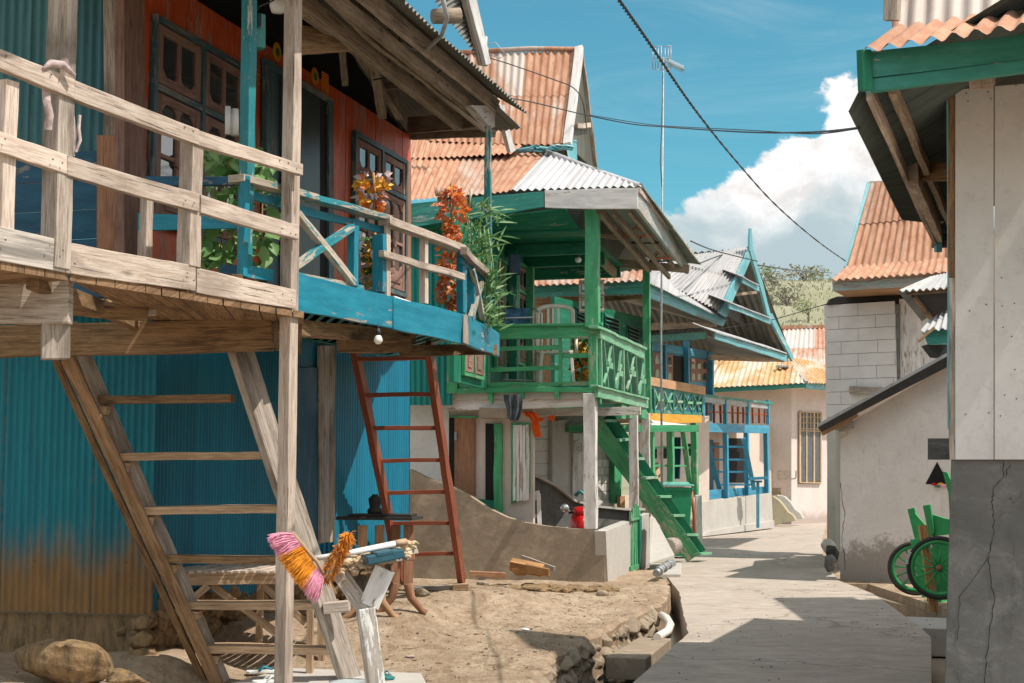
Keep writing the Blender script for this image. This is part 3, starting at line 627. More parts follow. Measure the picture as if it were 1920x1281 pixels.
# hill
m = MB(); NX, NY = 90, 60
for j in range(NY + 1):
    y = 92 + 420 * (j / NY) ** 1.3
    for i in range(NX + 1):
        x = -160 + 620 * i / NX
        t = min(1, max(0, (y - 92) / 190)); h = 35 * (t * t * (3 - 2 * t)) * (1.0 + .10 * math.sin(x * .012 + .4)) * (1 - .20 * max(0, (60 - x) / 200))
        h += (2.2 * noise.noise(V((x * .02, y * .02, 0))) + .8 * noise.noise(V((x * .09, y * .09, 2)))) * t
        m.v.append(V((x, y, h - .1)))
for j in range(NY):
    for i in range(NX):
        q = j * (NX + 1) + i; m.face([q, q + 1, q + NX + 2, q + NX + 1], [(0, 0)] * 4, True)
HILLV = list(m.v); HNX = NX; struct(m.build('hill', M['hill']))
def hz(x, y):
    j = ((y - 92) / 420) ** (1 / 1.3) * NY; i = (x + 160) / 620 * NX; j0, i0 = int(j), int(i); fj, fi = j - j0, i - i0
    g = lambda a, b: HILLV[(j0 + a) * (NX + 1) + i0 + b].z
    return (g(0, 0) * (1 - fi) + g(0, 1) * fi) * (1 - fj) + (g(1, 0) * (1 - fi) + g(1, 1) * fi) * fj
def bush(u, v, D, wd, ht, label, matk='bush', trunk=.0, seed=0, n=420, name='bush', cat='bush', group='bushes on the hillside'):
    wd *= .72; ht *= .8; n = int(n * .7); p = W(u, v, D); z0 = hz(p.x, D); rr = random.Random(seed); p.z = z0
    t = thing(name, label, cat, V((p.x, D, z0)), group)
    m = MB(); lobes = [(V((rr.uniform(-.35, .35) * wd, rr.uniform(-.3, .3) * wd, trunk + ht * rr.uniform(.3, .75))), rr.uniform(.22, .36)) for _ in range(7)]
    base = V((p.x, D, p.z))
    for i in range(n):
        c, r_ = rr.choice(lobes); d = V((rr.gauss(0, 1), rr.gauss(0, 1), rr.gauss(0, .8))).normalized()
        q = base + c + V((d.x * wd * r_, d.y * wd * r_, d.z * ht * r_ * 1.1)) * rr.uniform(.55, 1.05)
        s_ = wd * rr.uniform(.05, .10); m.leaf(q, d + V((rr.uniform(-.6, .6), rr.uniform(-.6, .6), rr.uniform(-.4, .5))), s_, s_ * .8, V((rr.random() - .5, rr.random() - .5, 1)))
    m.build('crown', M[matk], t)
    k = MB(); k.tube([V((p.x, D, z0 - .3)), base + V((wd * .02, 0, trunk * .6)), base + V((-.03 * wd, 0, trunk + ht * .5))], [wd * .04, wd * .03, wd * .012], 6)
    for q in range(4):
        c, r_ = lobes[q]; k.tube([base + V((0, 0, trunk * .7)), base + c * .6 + V((0, 0, .1 * ht)), base + c], [wd * .022, wd * .014, wd * .006], 5)
    k.build('trunk', M['bark'], t); return t
bush(1447, 520, 270, 8.5, 4.2, 'olive green spreading bush on the hill crest beside the blue gable', seed=1)
bush(1445, 506, 292, 10, 3.6, 'yellow green bush on the skyline just right of the blue gable', seed=2)
bush(1530, 500, 290, 9, 5.0, 'dense round dark green bush on the hill crest left of the rusty gable roof', seed=3)
bush(1508, 512, 250, 9, 3.6, 'grey leafless scrub below the round dark bush on the hill', 'bushg', seed=4)
bush(1583, 502, 285, 5, 3.6, 'small green bush at the skyline touching the rusty gable roof', seed=5)
bush(1475, 536, 215, 8.5, 4.2, 'grey twiggy scrub in the middle of the hillside', 'bushg', seed=6)
bush(1452, 527, 240, 7, 3.4, 'olive grey scrub low on the hill beside the blue gable board', 'bushg', seed=7)
bush(1515, 536, 200, 4.2, 2.6, 'small bright green tree on a bare stem standing on the hillside', trunk=1.2, seed=8, name='small_tree', cat='tree', group=None, n=500)
# dry grass tufts over the visible hillside
m = MB(); rr = random.Random(3)
for i in range(3200):
    D = 95 + 200 * rr.random() ** .8; u = rr.uniform(1380, 1640); x = (u - 960) / F * D
    s_ = rr.uniform(.25, .7); p = V((x, D, hz(x, D) - .05)); m.leaf(p, V((rr.uniform(-.4, .4), rr.uniform(-.3, .3), 1)), s_, s_ * .35, V((0, -1, 0)))
o = m.build('hillside_grass', leafmat('dry_grass', (.27, .27, .15), (.42, .40, .27), .15, .15)); o['kind'] = 'stuff'; tag(o, 'dry grass tufts covering the hillside', 'grass')
# ================================================================== BLUE TIMBER HOUSE (left)
BH = thing('stilt_house', 'big turquoise and red timber stilt house with a weathered balcony, nearest on the left', 'house', V((-3.0, 12.0, .3)))
ZB = 2.70
P0, P1 = xy(0, 7.39), xy(555, 9.68); PA = Pl(P0, P1)                    # weathered platform front
Q1, Q2, Q3 = xy(555, 10.0), xy(878, 12.5), xy(937, 13.8)
PB = Pl(Q1, Q2); PC = Pl(Q2, Q3)                                        # turquoise balcony front and its end
RW = Pl(xy(235, 10.3), xy(770, 15.9))                                   # red street wall upstairs
EW = Pl((xy(235, 10.3).x - 6, 10.3 + 1.6), tuple(xy(235, 10.3)))        # upstairs end wall facing the viewer
LW = Pl(xy(295, 11.2), xy(765, 15.9))                                   # blue lower wall
LE = Pl((xy(295, 11.2).x - 6, 11.2 + 1.2), tuple(xy(295, 11.2)))
ra = lambda d: (d.x, d.y, 0)
# --- lower storey
def wall_sheet(name, pl, u0, u1, z0, z1, mat, pitch, amp, off=0, root=BH, rows=1, jag=0, **kw):
    m = MB(); a0 = pl.sz(u0, 800, off)[0]; a1 = pl.sz(u1, 800, off)[0]
    pa, pb = pl.pt(a0, z0, off), pl.pt(a1, z0, off)
    m.sheet(pa, pb, pl.pt(a1, z1, off), pl.pt(a0, z1, off), pitch, amp, rows, 3, jag); return m.build(name, mat, root, **kw)
wall_sheet('lower_end_wall', LE, -200, 297, .47, 3.1, M['tealcor'], .06, .009, jag=.05)
wall_sheet('lower_wall', LW, 293, 548, .50, 3.3, M['bluecor'], .05, .0045)
strip('side_door', BH, M['bluedk'], LW, [(548, 690), (601, 688), (601, 1018), (548, 1040)], .04, .03)
strip('wall_board', BH, M['bluecor'], LW, [(546, 560), (628, 560), (628, 690), (546, 690)], .02, 0)
for i, (u0, u1) in enumerate([(600, 608), (609, 618), (619, 628)]): strip('batten', BH, M['grey'] if i != 1 else M['paleblue'], LW, [(u0, 648), (u1, 648), (u1, 1016), (u0, 1018)], .03, .05)
wall_sheet('lower_wall', LW, 626, 768, .62, 3.4, M['bluecor'], .06, .005)
m = MB(); m.prism([LW.pt(LW.sz(640, 640)[0], 2.4, -.4), LW.pt(LW.sz(765, 640)[0], 2.4, -.4), LW.pt(LW.sz(765, 640)[0], 3.3, -.4), LW.pt(LW.sz(640, 640)[0], 3.3, -.4)], (-.05, 0, 0)); m.build('inner_panel', M['dark'], BH)
# return wall at the far end, green corrugated upstairs and down to the rail of the green house
c = xy(768, 15.92); m = MB(); m.sheet((c.x - 4, 17.0, .6), (c.x, 15.95, .6), (c.x, 15.95, 3.0), (c.x - 4, 17.0, 3.0), .06, .006); m.build('far_end_wall', M['bluecor'], BH)
# stone footing
m = MB(); rr = random.Random(11); L = LW.L
for i in range(46):
    a = -.1 + i * (L + .1) / 46; p = LW.pt(a, 0, -.12); z0 = yz(p.x + .2, p.y) - .1; top = .5 + .13 * a / L
    z = z0
    while z < top - .03: s_ = rr.uniform(.10, .16); m.rock(LW.pt(a + rr.uniform(-.05, .05), z + s_ * .5, -.05 + rr.uniform(-.05, .05)), (s_, s_, s_ * .8), i * 3 + int(z * 40), 3, .4); z += s_ * 1.05
m.prism([LE.pt(LE.L + .02, -.2, -.06), LE.pt(0, -.2, -.06), LE.pt(0, .46, -.06), LE.pt(LE.L + .02, .46, -.06)], -LE.n * .3)
for i in range(3):
    a = LE.L - i * .13; p = LE.pt(a, 0, -.1); z = yz(p.x, p.y) + .1
    while z < .40: s_ = rr.uniform(.09, .15); m.rock(LE.pt(a, z + s_ * .4, -.13 + rr.uniform(-.05, .02)), (s_ * 1.2, s_, s_ * .7), i * 5 + int(z * 50) + 400, 3, .4); z += s_
m.build('stone_footing', M['rocky'], BH)
# --- platform beams
bm_('main_beam', BH, M['rawd'], W(-40, 642, 9.9), W(512, 628, 9.9), .10, .225)
bm_('main_beam', BH, M['rawd'], W(556, 616, 10.15), W(770, 632, 12.6), .09, .12)
bm_('cross_beam', BH, M['rawd'], W(640, 645, 11.6), W(762, 645, 12.4), .10, .14)
bm_('cross_beam', BH, M['rawd'], W(756, 658, 12.5), W(925, 656, 13.5), .10, .10)
bm_('front_beam', BH, M['grey'], W(-60, 567, 7.95), W(132, 567, 7.95), .09, .25)
bm_('front_beam', BH, M['grey'], W(105, 608, 7.98), W(105, 674, 7.98), .10, .15, (1, .4, 0))
m = MB(); m.tube([W(130, 572, 8.9), W(190, 578, 9.0), W(277, 586, 9.1)], [.062, .066, .06], 10); m.build('round_joist', M['rawd'], BH)
bm_('joist', BH, M['grey'], W(240, 588, 9.2), W(292, 582, 9.2), .05, .06)
for u in (60, 330, 445): bm_('joist', BH, M['rawd'], PA.at(u, 520, -.1) * 1 + V((0, 0, -.02)), RW.pt(PA.sz(u, 520)[0] + .2, PA.at(u, 520).z, .05), .07, .09)
# deck planks of the weathered platform: seen from below with gaps
m = MB(); rr = random.Random(2); a = -.9; zt = ZB - .02
cw = lambda a: PA.pt(a, zt, -.02)
while a < PA.L + .0:
    wd = rr.uniform(.10, .21); g_ = rr.uniform(.004, .016); q = (lambda s: RW.pt(s + .1, zt, .1)) if a > .3 else (lambda s: PA.pt(s, zt, -2.6)); m.prism([PA.pt(a, zt, .018), PA.pt(a + wd - g_, zt, .018), q(a + wd - g_), q(a)], (0, 0, -.045)); a += wd
m.build('deck', M['brown'], BH)
m = MB(); a = 0
while a < PB.L + .1:
    wd = .16; m.beam(PB.pt(a + wd / 2, ZB + .12, -.04), RW.pt(a + 2.2 + wd / 2, ZB + .12, .04), wd - .008, .03); a += wd
m.build('deck', M['tealf'], BH)
# edge plank slats under the fascia
# --- weathered railing
def rail3(px, name='handrail', mat='raw', pl=PA, t=.045, off=0, **kw): return strip(name, BH, M[mat], pl, px, t, off, .004, **kw)
rail3([(-30, 78), (140, 150), (140, 187), (-30, 115)], t=.05, off=.055)
rail3([(140, 150), (372, 243), (372, 272), (140, 187)], t=.05, off=.055)
rail3([(372, 243), (567, 307), (567, 328), (372, 272)], t=.05, off=.055)
rail3([(-30, 236), (127, 291), (127, 327), (-30, 275)], 'middle_rail', off=.05)
rail3([(128, 292), (375, 364), (375, 399), (128, 328)], 'middle_rail', off=.052)
rail3([(376, 366), (562, 423), (562, 450), (376, 400)], 'middle_rail', off=.05)
rail3([(-30, 417), (123, 452), (123, 511), (-30, 484)], 'fascia_board', 'lichen', off=.03)
rail3([(124, 453), (367, 500), (367, 547), (124, 511)], 'fascia_board', off=.032)
rail3([(369, 501), (556, 545), (556, 581), (369, 548)], 'fascia_board', off=.03)
fA = (PA.d.x, PA.d.y, 0)
def pst(name, u, v0, v1, pl, off, wd, mat, dp=None, **kw):
    p = pl.at(u, v1, off); q = pl.at(u, v0, off); return bm_(name, BH, M[mat], p, V((p.x, p.y, q.z)), dp or wd, wd, (pl.d.x, pl.d.y, 0), .004, **kw)
pst('balcony_post', 102, -40, 505, PA, -.02, .118, 'grey')
pst('baluster', 354, 252, 500, PA, -.01, .105, 'raw')
pst('baluster', 2, 150, 460, PA, -.03, .09, 'raw')
pst('corner_post', 272, 360, 500, PA, -.45, .06, 'raw')
o = pst('main_post', 531, -60, 1330, PA, -.055, .092, 'raw')
bm_('cleat', BH, M['grey'], W(549, 585, 9.75), W(549, 648, 9.75), .06, .06, (1, 0, 0))
bm_('cleat', BH, M['raw'], W(543, 646, 9.7), W(543, 668, 9.7), .05, .05, (1, 0, 0))
m = MB(); rr = random.Random(3)
for (u, v) in ((95, 140), (112, 150), (98, 300), (116, 306), (92, 460), (118, 470), (345, 238), (362, 246), (346, 376), (364, 383), (350, 520), (362, 526), (352, 512), (524, 300), (540, 306), (528, 430), (545, 438), (530, 552), (545, 562), (12, 105), (8, 260), (10, 450), (140, 495), (372, 512), (556, 318), (555, 440)):
    q = PA.at(u, v, .060); m = MB(); m.beam(q, q + PA.n * .005, .008, .008); m.build('nail', M['rawd'], BH)
# --- turquoise balcony
strip('balcony_fascia', BH, M['blue'], PB, [(551, 512), (737, 556), (737, 615), (551, 582)], .04, .02)
strip('balcony_fascia', BH, M['blue'], PB, [(738, 556), (878, 592), (878, 647), (738, 616)], .04, .024)
strip('balcony_fascia', BH, M['blue'], PC, [(879, 592), (937, 625), (937, 669), (879, 647)], .04, .02)
strip('fascia_end', BH, M['grey'], PB, [(870, 591), (879, 593), (879, 648), (868, 644)], .012, .036)
m = MB(); m.tube([W(738, 557, 11.25), W(765, 566, 11.5), W(800, 580, 11.75), W(835, 584, 12.1)], .012, 6); m.build('hose', M['whitep'], BH)
strip('kerb_board', BH, M['bluerail'], PB, [(551, 508), (684, 535), (684, 545), (551, 516)], .10, .0)
strip('handrail', BH, M['bluerail'], PB, [(458, 325), (600, 366), (600, 377), (458, 339)], .13, .05)
strip('handrail', BH, M['bluerail'], PB, [(600, 366), (737, 404), (737, 413), (600, 377)], .13, .05)
strip('rail_board', BH, M['blue'], PB, [(455, 352), (550, 378), (550, 397), (455, 368)], .03, -.05)
strip('rail_board', BH, M['blue'], PB, [(553, 383), (660, 411), (660, 424), (553, 399)], .03, -.05)
strip('rail_board', BH, M['blue'], PB, [(660, 411), (726, 427), (726, 440), (660, 424)], .03, -.05)
for a_, b_ in (((556, 400), (662, 531)), ((551, 500), (660, 426))):
    p, q = PB.at(*a_, .0), PB.at(*b_, .0); bm_('cross_brace', BH, M['bluerail'], p, q, .05, .055, PB.n)
def pbp(name, u, v0, v1, off, wd, mat, pl=PB, dp=None): return pst(name, u, v0, v1, pl, off, wd, mat, dp)
pbp('baluster', 662, 424, 538, -.02, .065, 'blue')
pbp('baluster', 713, 440, 548, -.04, .10, 'blue'); pbp('baluster', 725, 410, 556, .0, .06, 'raw', dp=.03)
# pale timber repair rail
strip('handrail', BH, M['raw'], PB, [(732, 405), (875, 460), (875, 472), (732, 420)], .11, .06)
strip('handrail', BH, M['raw'], PC, [(875, 462), (922, 513), (922, 524), (875, 476)], .06, .05)
strip('middle_rail', BH, M['raw'], PB, [(721, 470), (872, 514), (872, 526), (721, 482)], .05, .07)
pbp('baluster', 794, 444, 570, .0, .058, 'raw')
pbp('baluster', 866, 470, 588, -.02, .07, 'blue'); pst('baluster', 884, 494, 600, PC, -.03, .07, 'blue'); pst('baluster', 903, 520, 615, PC, -.03, .05, 'blue')
strip('rail_board', BH, M['blue'], PC, [(867, 484), (920, 532), (920, 542), (867, 494)], .03, -.01)
for a_, b_ in (((884, 505), (905, 600)), ((902, 530), (882, 596))): bm_('cross_brace', BH, M['bluerail'], PC.at(*a_, 0), PC.at(*b_, 0), .045, .05, PC.n)
# side rail of the balcony end towards the viewer
PS = Pl((xy(258, 9.9).x, 9.9), (xy(455, 9.65).x, 9.65))
strip('handrail', BH, M['bluedk'], PS, [(272, 330), (446, 331), (446, 346), (272, 349)], .05, .0)
strip('rail_board', BH, M['blue'], PS, [(257, 400), (443, 405), (443, 428), (257, 433)], .03, .02)
pst('baluster', 268, 434, 520, PS, 0, .06, 'grey')
pst('blue_post', 459, -60, 520, PB, -.02, .08, 'tealpost', .075)
pst('blue_post', 915, 238, 632, PC, -.04, .06, 'tealpost')
strip('planter_board', BH, M['blue'], PB, [(462, 497), (512, 507), (512, 528), (462, 520)], .03, .03)
strip('planter_board', BH, M['bluedk'], PS, [(412, 497), (460, 497), (460, 520), (412, 512)], .03, .05)
pst('blue_post', 456, 330, 520, PB, .03, .05, 'blue')
# --- upstairs walls
def rwz(u, v): return RW.sz(u, v)
m = MB(); a1 = RW.sz(770, 400)[0]
for i in range(22):
    w0 = -.05 + (a1 + .05) * i / 22; w1 = -.05 + (a1 + .05) * (i + 1) / 22 - .004; rect(m, RW, w0, w1, 2.85, 5.36, .05, -.002 * (i % 3))
m.build('street_wall', M['redwall'], BH)
strip('wall_post', BH, M['carv'], RW, [(233, -80), (272, -80), (272, 520), (233, 500)], .08, .05)
strip('corner_board', BH, M['ply'], RW, [(757, 296), (771, 305), (771, 600), (757, 560)], .06, .03)
wall_sheet('end_wall', EW, -260, 190, 3.95, 5.9, M['tealcor2'], .075, .008)
m = MB()
for i in range(5): z = 2.86 + i * .22; m.prism([EW.pt(0, z, .01), EW.pt(EW.L - .15, z, .01), EW.pt(EW.L - .15, z + .213, .01), EW.pt(0, z + .213, .01)], -EW.n * .03)
m.build('end_planks', M['bluedk'], BH)
strip('corner_post', BH, M['grey'], EW, [(194, -60), (231, -60), (231, 500), (194, 500)], .1, .06)
strip('corner_board', BH, M['ply'], EW, [(181, 253), (226, 253), (226, 500), (181, 490)], .03, .11)
strip('corner_post', BH, M['greend'], EW, [(-20, 350), (19, 352), (19, 480), (-20, 480)], .05, .5)
m = MB(); m.tube([W(-10, 348, 9.9), W(25, 351, 9.9)], .03, 10); m.build('pole_end', M['grey'], BH)
# --- carved windows
def window(pl, root, u0, u1, vt0, vt1, vb0, vb1, cols=2, trans=.25, mat='carv', frame='frame', panes=2, name='window', low=.2):
    a0 = pl.sz(u0, 300)[0]; a1 = pl.sz(u1, 300)[0]; zt = (pl.sz(u0, vt0)[1] + pl.sz(u1, vt1)[1]) / 2; zb = (pl.sz(u0, vb0)[1] + pl.sz(u1, vb1)[1]) / 2
    H = zt - zb; fw = .05; m = MB()
    for x0, x1, y0, y1 in ((a0, a0 + fw, zb, zt), (a1 - fw, a1, zb, zt), (a0 + fw, a1 - fw, zt - fw, zt), (a0 + fw, a1 - fw, zb, zb + fw), (a0 + fw, a1 - fw, zt - trans * H, zt - trans * H + fw)): rect(m, pl, x0, x1, y0, y1, .05, .055)
    cw = (a1 - a0 - fw * 2) / cols
    for c in range(1, cols): x = a0 + fw + cw * c; rect(m, pl, x - fw / 2, x + fw / 2, zb, zt - fw, .05, .058)
    f = m.build(name, M[frame], root, .003)
    for c in range(cols):
        x0 = a0 + fw + cw * c + .012 + (fw / 2 if c else 0); x1 = a0 + fw + cw * (c + 1) - .012 - (fw / 2 if c < cols - 1 else 0)
        for (y0, y1, kind) in ((zt - trans * H + fw + .012, zt - fw - .012, 0), (zb + fw + .012, zt - trans * H - .012, 1)):
            m = MB(); s_ = .055 * min(1, (x1 - x0) / .5) + .012; pw = (x1 - x0 - s_ * 2) / panes
            rect(m, pl, x0, x0 + s_, y0, y1, .04, .045); rect(m, pl, x1 - s_, x1, y0, y1, .04, .045)
            rect(m, pl, x0 + s_, x1 - s_, y1 - s_, y1, .04, .043); yb = y0 + s_
            if kind: yb = y0 + low * (y1 - y0)
            rect(m, pl, x0 + s_, x1 - s_, y0, yb, .04, .043)
            if kind and low > .15: rect(m, pl, x0 + s_ * 2, x1 - s_ * 2, y0 + s_, yb - s_ * .5, .02, .055)
            for k in range(1, panes): x = x0 + s_ + pw * k; rect(m, pl, x - s_ * .35, x + s_ * .35, yb, y1 - s_, .04, .041)
            for k in range(panes):      # arched corner pieces
                xa = x0 + s_ + pw * k; xb = xa + pw; e = pw * .28
                for (xx, sg) in ((xa, 1), (xb, -1)):
                    for (yy, sy) in (((y1 - s_, -1), (yb, 1)) if kind else ((yb, 1),)):
                        m.prism([pl.pt(xx, yy, .038), pl.pt(xx + sg * e, yy, .038), pl.pt(xx, yy + sy * e, .038)], -pl.n * .03)
            if kind and trans < .4:
                ym = yb + (y1 - yb) * .36; rect(m, pl, x0 + s_, x1 - s_, ym, ym + .03, .04, .047); xm = (x0 + x1) / 2
                m.prism([pl.pt(xm + .06 * math.cos(q * math.pi / 4), ym + .015 + .06 * math.sin(q * math.pi / 4), .055) for q in range(8)], -pl.n * .03)
            m.build('sash', M[mat], f, .003)
            g = MB(); rect(g, pl, x0 + s_, x1 - s_, yb - .01, y1 - s_ + .01, .006, .022); g.build('pane', M['glass'], f)
    return f
window(RW, BH, 275, 452, 22, 124, 424, 470, trans=.36)
window(RW, BH, 658, 757, 244, 302, 528, 560, trans=.30)
# door
f = strip('door', BH, M['frame'], RW, [(500, 109), (626, 186), (626, 620), (500, 610)], .06, .03)
strip('door_frame', f, M['frame'], RW, [(500, 109), (510, 115), (510, 610), (500, 610)], .05, .07); strip('door_frame', f, M['frame'], RW, [(617, 181), (626, 187), (626, 610), (617, 610)], .05, .07)
strip('door_frame', f, M['frame'], RW, [(500, 109), (626, 186), (626, 196), (500, 121)], .05, .075)
strip('door_leaf', f, flat('dark_teal_door', (.035, .055, .06), .35, .3, 2), RW, [(528, 136), (600, 184), (600, 610), (528, 610)], .04, .055)
strip('door_leaf', f, M['dark'], RW, [(600, 184), (616, 192), (616, 610), (600, 610)], .04, .045)
# stickers above the door
def sticker(cx, cy, r, r2):
    a, z = RW.sz(cx, cy); o_ = None
    for k, (rad, col, of) in enumerate(((r, (.75, .18, .01), .004), (r * .72, (.45, .35, .02), .007), (r * .45, (.05, .12, .04), .010))):
        m = MB(); m.prism([RW.pt(a + rad * math.cos(q * math.pi / 12), z + rad * 1.05 * math.sin(q * math.pi / 12), of) for q in range(24)], -RW.n * .004)
        o_ = m.build('round_sticker' if k == 0 else 'emblem', flat('sticker_%d' % k, col, .5, .1), BH if k == 0 else o_) if k < 2 else m.build('emblem', flat('sticker_c', col, .5, .1), o_.parent)
sticker(519, 98, .085, 0); sticker(590, 144, .085, 0)
a, z = RW.sz(609, 156); m = MB(); rect(m, RW, a - .08, a + .08, z - .13, z + .10, .003, .005); o = m.build('paper_notice', flat('orange_paper', (.75, .24, .01), .7, .1), BH)
m = MB()
for q in range(7): rect(m, RW, a - .06, a + .06 - (q % 3) * .02, z + .07 - q * .028, z + .078 - q * .028, .002, .008)
m.build('text_lines', flat('brown_ink', (.35, .05, .01), .7), o)
a, z = RW.sz(484, 125); m = MB()
for q in range(9): rect(m, RW, a - .03, a + .035 - (q % 2) * .02, z + .16 - q * .04, z + .175 - q * .04, .002, .008)
m.build('painted_letters', flat('ochre_ink', (.6, .25, .02), .7), BH)
# --- roof and eaves
E0, E1 = W(560, -132, 9.2), W(937, 206, 13.8); zE = 5.09
ed = V((E1.x - W(707, 0, 10.6).x, E1.y - 10.6, 0)).normalized(); en = V((ed.y, -ed.x, 0)); EP = Pl((E1.x - ed.x * 9, E1.y - ed.y * 9), (E1.x, E1.y))
pe = lambda back, out, z: V((E1.x, E1.y, 0)) - ed * back + en * out + V((0, 0, z))
strip('bargeboard', BH, M['raw'], EP, [(640, -75), (707, -12), (938, 188), (930, 208), (660, -13), (610, -60)], .04, 0)
bm_('rafter_plate', BH, M['roofwood'], pe(9, -.12, 5.02), pe(.1, -.12, 5.02), .06, .10)
bm_('rafter_plate', BH, M['roofwood'], pe(9, -.48, 5.20), pe(.25, -.34, 4.95), .07, .13)
slope = .62
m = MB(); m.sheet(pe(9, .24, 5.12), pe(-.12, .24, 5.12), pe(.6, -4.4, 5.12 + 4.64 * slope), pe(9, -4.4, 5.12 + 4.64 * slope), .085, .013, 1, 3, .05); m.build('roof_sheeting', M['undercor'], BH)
# hip end: from the far plate up towards the viewer
c0 = RW.pt(RW.L + .1, 0, 0); hpA = RW.pt(RW.L + .25, 5.42, -.35); hpB = pe(-.15, .2, 4.98)
m = MB(); m.sheet(hpA, hpB, pe(3.6, -1.3, 6.5), RW.pt(RW.L - 3.6, 7.2, -.9), .10, .014, 1, 3); m.build('roof_sheeting', M['undercor'], BH)
bm_('tie_plank', BH, M['roofwood'], W(768, 236, 15.0), W(910, 222, 13.55), .05, .17)
bm_('tie_plank', BH, M['roofwood'], W(772, 256, 15.1), W(925, 250, 13.75), .06, .07)
bm_('tie_plank', BH, M['roofwood'], W(722, 160, 13.9), W(834, 155, 13.0), .04, .07)
bm_('roof_beam', BH, M['tread'], W(566, 84, 11.0), W(738, 76, 11.9), .09, .15)
for (a_, b_, wd, h_, k) in (((690, 40, 12.6), (716, 215, 14.2), .09, .09, 'roofwood'), ((672, 95, 13.0), (750, 216, 14.6), .08, .10, 'roofwood'), ((640, 90, 12.8), (647, 155, 13.6), .06, .07, 'roofwood'),
                      ((570, 20, 10.4), (730, 135, 12.6), .07, .09, 'roofwood'), ((590, -30, 10.0), (760, 60, 12.2), .06, .08, 'roofwood'), ((560, 60, 10.8), (650, 75, 11.2), .05, .09, 'rawd'), ((655, 90, 12.2), (726, 133, 12.9), .05, .07, 'tread')):
    bm_('rafter', BH, M[k], W(*a_), W(*b_), wd, h_)
m = MB(); m.tube([W(590, -30, 10.0), W(640, 25, 10.6), W(712, 92, 11.4), W(770, 135, 12.0), W(820, 175, 12.6), W(908, 246, 13.2)], [.024, .024, .022, .02, .022, .02], 8); m.build('bamboo_pole', M['roofwood'], BH)
m = MB(); m.tube([W(752, 78, 11.6), W(770, 92, 11.7), W(800, 92, 11.6), W(828, 66, 11.3), W(838, 35, 11.1), W(828, -15, 11.0)], .019, 8); m.build('conduit', M['grym'], BH)
m = MB(); m.tube([W(752, 45, 11.6), W(748, 80, 11.6), W(735, 100, 11.7), W(728, 118, 11.7)], .009, 6); m.tube([W(700, 150, 13), W(760, 140, 12.6), W(800, 150, 12.9), W(830, 130, 12.8)], .007, 6); m.build('electric_wire', M['blackm'], BH)
# block where the plate ends, and verge boards of the far roof side
strip('plate_end', BH, M['whitewood'], EP, [(884, 197), (930, 198), (929, 238), (920, 240)], .08, -.02)
VP1 = Pl(xy(936, 13.9), xy(968, 15.1))
strip('verge_board', BH, M['whitewood'], VP1, [(936, 196), (945, 196), (967, 284), (958, 286)], .04, 0)
# upper gable above the eaves
VG = Pl(xy(840, 13.5), xy(966, 16.5))
strip('gable_board', BH, M['whitewood'], VG, [(864, -60), (880, -60), (921, 118), (911, 122)], .04, .12)
strip('gable_board', BH, M['grey'], VG, [(857, -60), (865, -60), (914, 124), (903, 122)], .04, .08)
m = MB(); m.sheet(W(785, -40, 12.6), W(905, 122, 14.6), W(915, 100, 15.2), W(860, -80, 13.6), .09, .013); m.build('roof_sheeting', M['undercor'], BH)
m = MB(); m.tube([W(812, 30, 13.2), W(862, 28, 13.3)], [.07, .075], 12); m.build('round_purlin', M['roofwood'], BH)
# near-black board closing the gap under the roof, coloured as the loft's shade
m = MB(); m.prism([RW.pt(-4.5, 5.3, -.12), RW.pt(a1, 5.3, -.12), RW.pt(a1, 5.42, -.12), RW.pt(a1 - 3.0, 6.75, -.12), RW.pt(-4.5, 6.75, -.12)], RW.n * -.05); m.prism([RW.pt(-4.5, 5.3, -.05), RW.pt(a1, 5.3, -.05), RW.pt(a1, 5.3, -.85), RW.pt(-4.5, 5.3, -.85)], (0, 0, .03)); m.build('loft_shade_board', M['dark'], BH)
# ------------------------------------------------------------------ things on and around it
m = MB(); m.beam(W(484, 28, 9.55), W(484, 92, 9.55), .085, .085, (1, .5, 0)); t = thing('electric_meter', 'teal electric meter box with a glass window on the blue balcony post', 'meter box', W(484, 98, 9.55))
m.build('case', M['tealp'], t, .01); m = MB(); c = W(485, 52, 9.50); m.beam(c, c + V((0, 0, -.0)) + V((.0, 0, .10)), .05, .012, (0, 1, 0)); m.build('dial_window', M['glass'], t, .004)
m = MB(); m.tube([W(478, 26, 9.55), W(486, 12, 9.6), W(510, 2, 9.8), W(524, -8, 10)], .006, 6); m.build('cable', M['blackm'], t)
m = MB(); c = W(521, 4, 9.95); m.lathe(c, [(.0, -.08), (.045, -.075), (.06, -.03), (.055, .03), (.04, .06)], 16); single(m, 'ceiling_lamp', M['whitep'], 'round white lamp hanging under the roof behind the tall post', 'lamp')
t = thing('light_bulb', 'bare bulb hanging under the turquoise balcony fascia', 'light bulb', W(709, 646, 10.95))
m = MB(); c = W(709, 646, 10.95); m.lathe(c, [(0, 0), (.018, .004), (.033, .022), (.035, .038), (.026, .06), (.018, .072)], 16); m.build('glass', M['bulb'], t)
m = MB(); m.lathe(c, [(.02, .07), (.02, .10), (.012, .125)], 12); m.tube([c + V((0, 0, .12)), c + V((0, .02, .16))], .005, 5); m.build('socket', M['blackm'], t)
t = thing('light_bulb', 'white bulb in a black socket under the green balcony ceiling', 'light bulb', W(1084, 493, 21.5))
m = MB(); c = W(1084, 493, 21.5); m.lathe(c, [(0, 0), (.03, .006), (.05, .035), (.05, .06), (.03, .09)], 16); m.build('glass', M['bulb'], t)
m = MB(); m.lathe(c, [(.032, .088), (.032, .15), (.02, .17)], 12); m.tube([c + V((0, 0, .16)), c + V((0, 0, .30))], .006, 5); m.build('socket', M['blackm'], t)
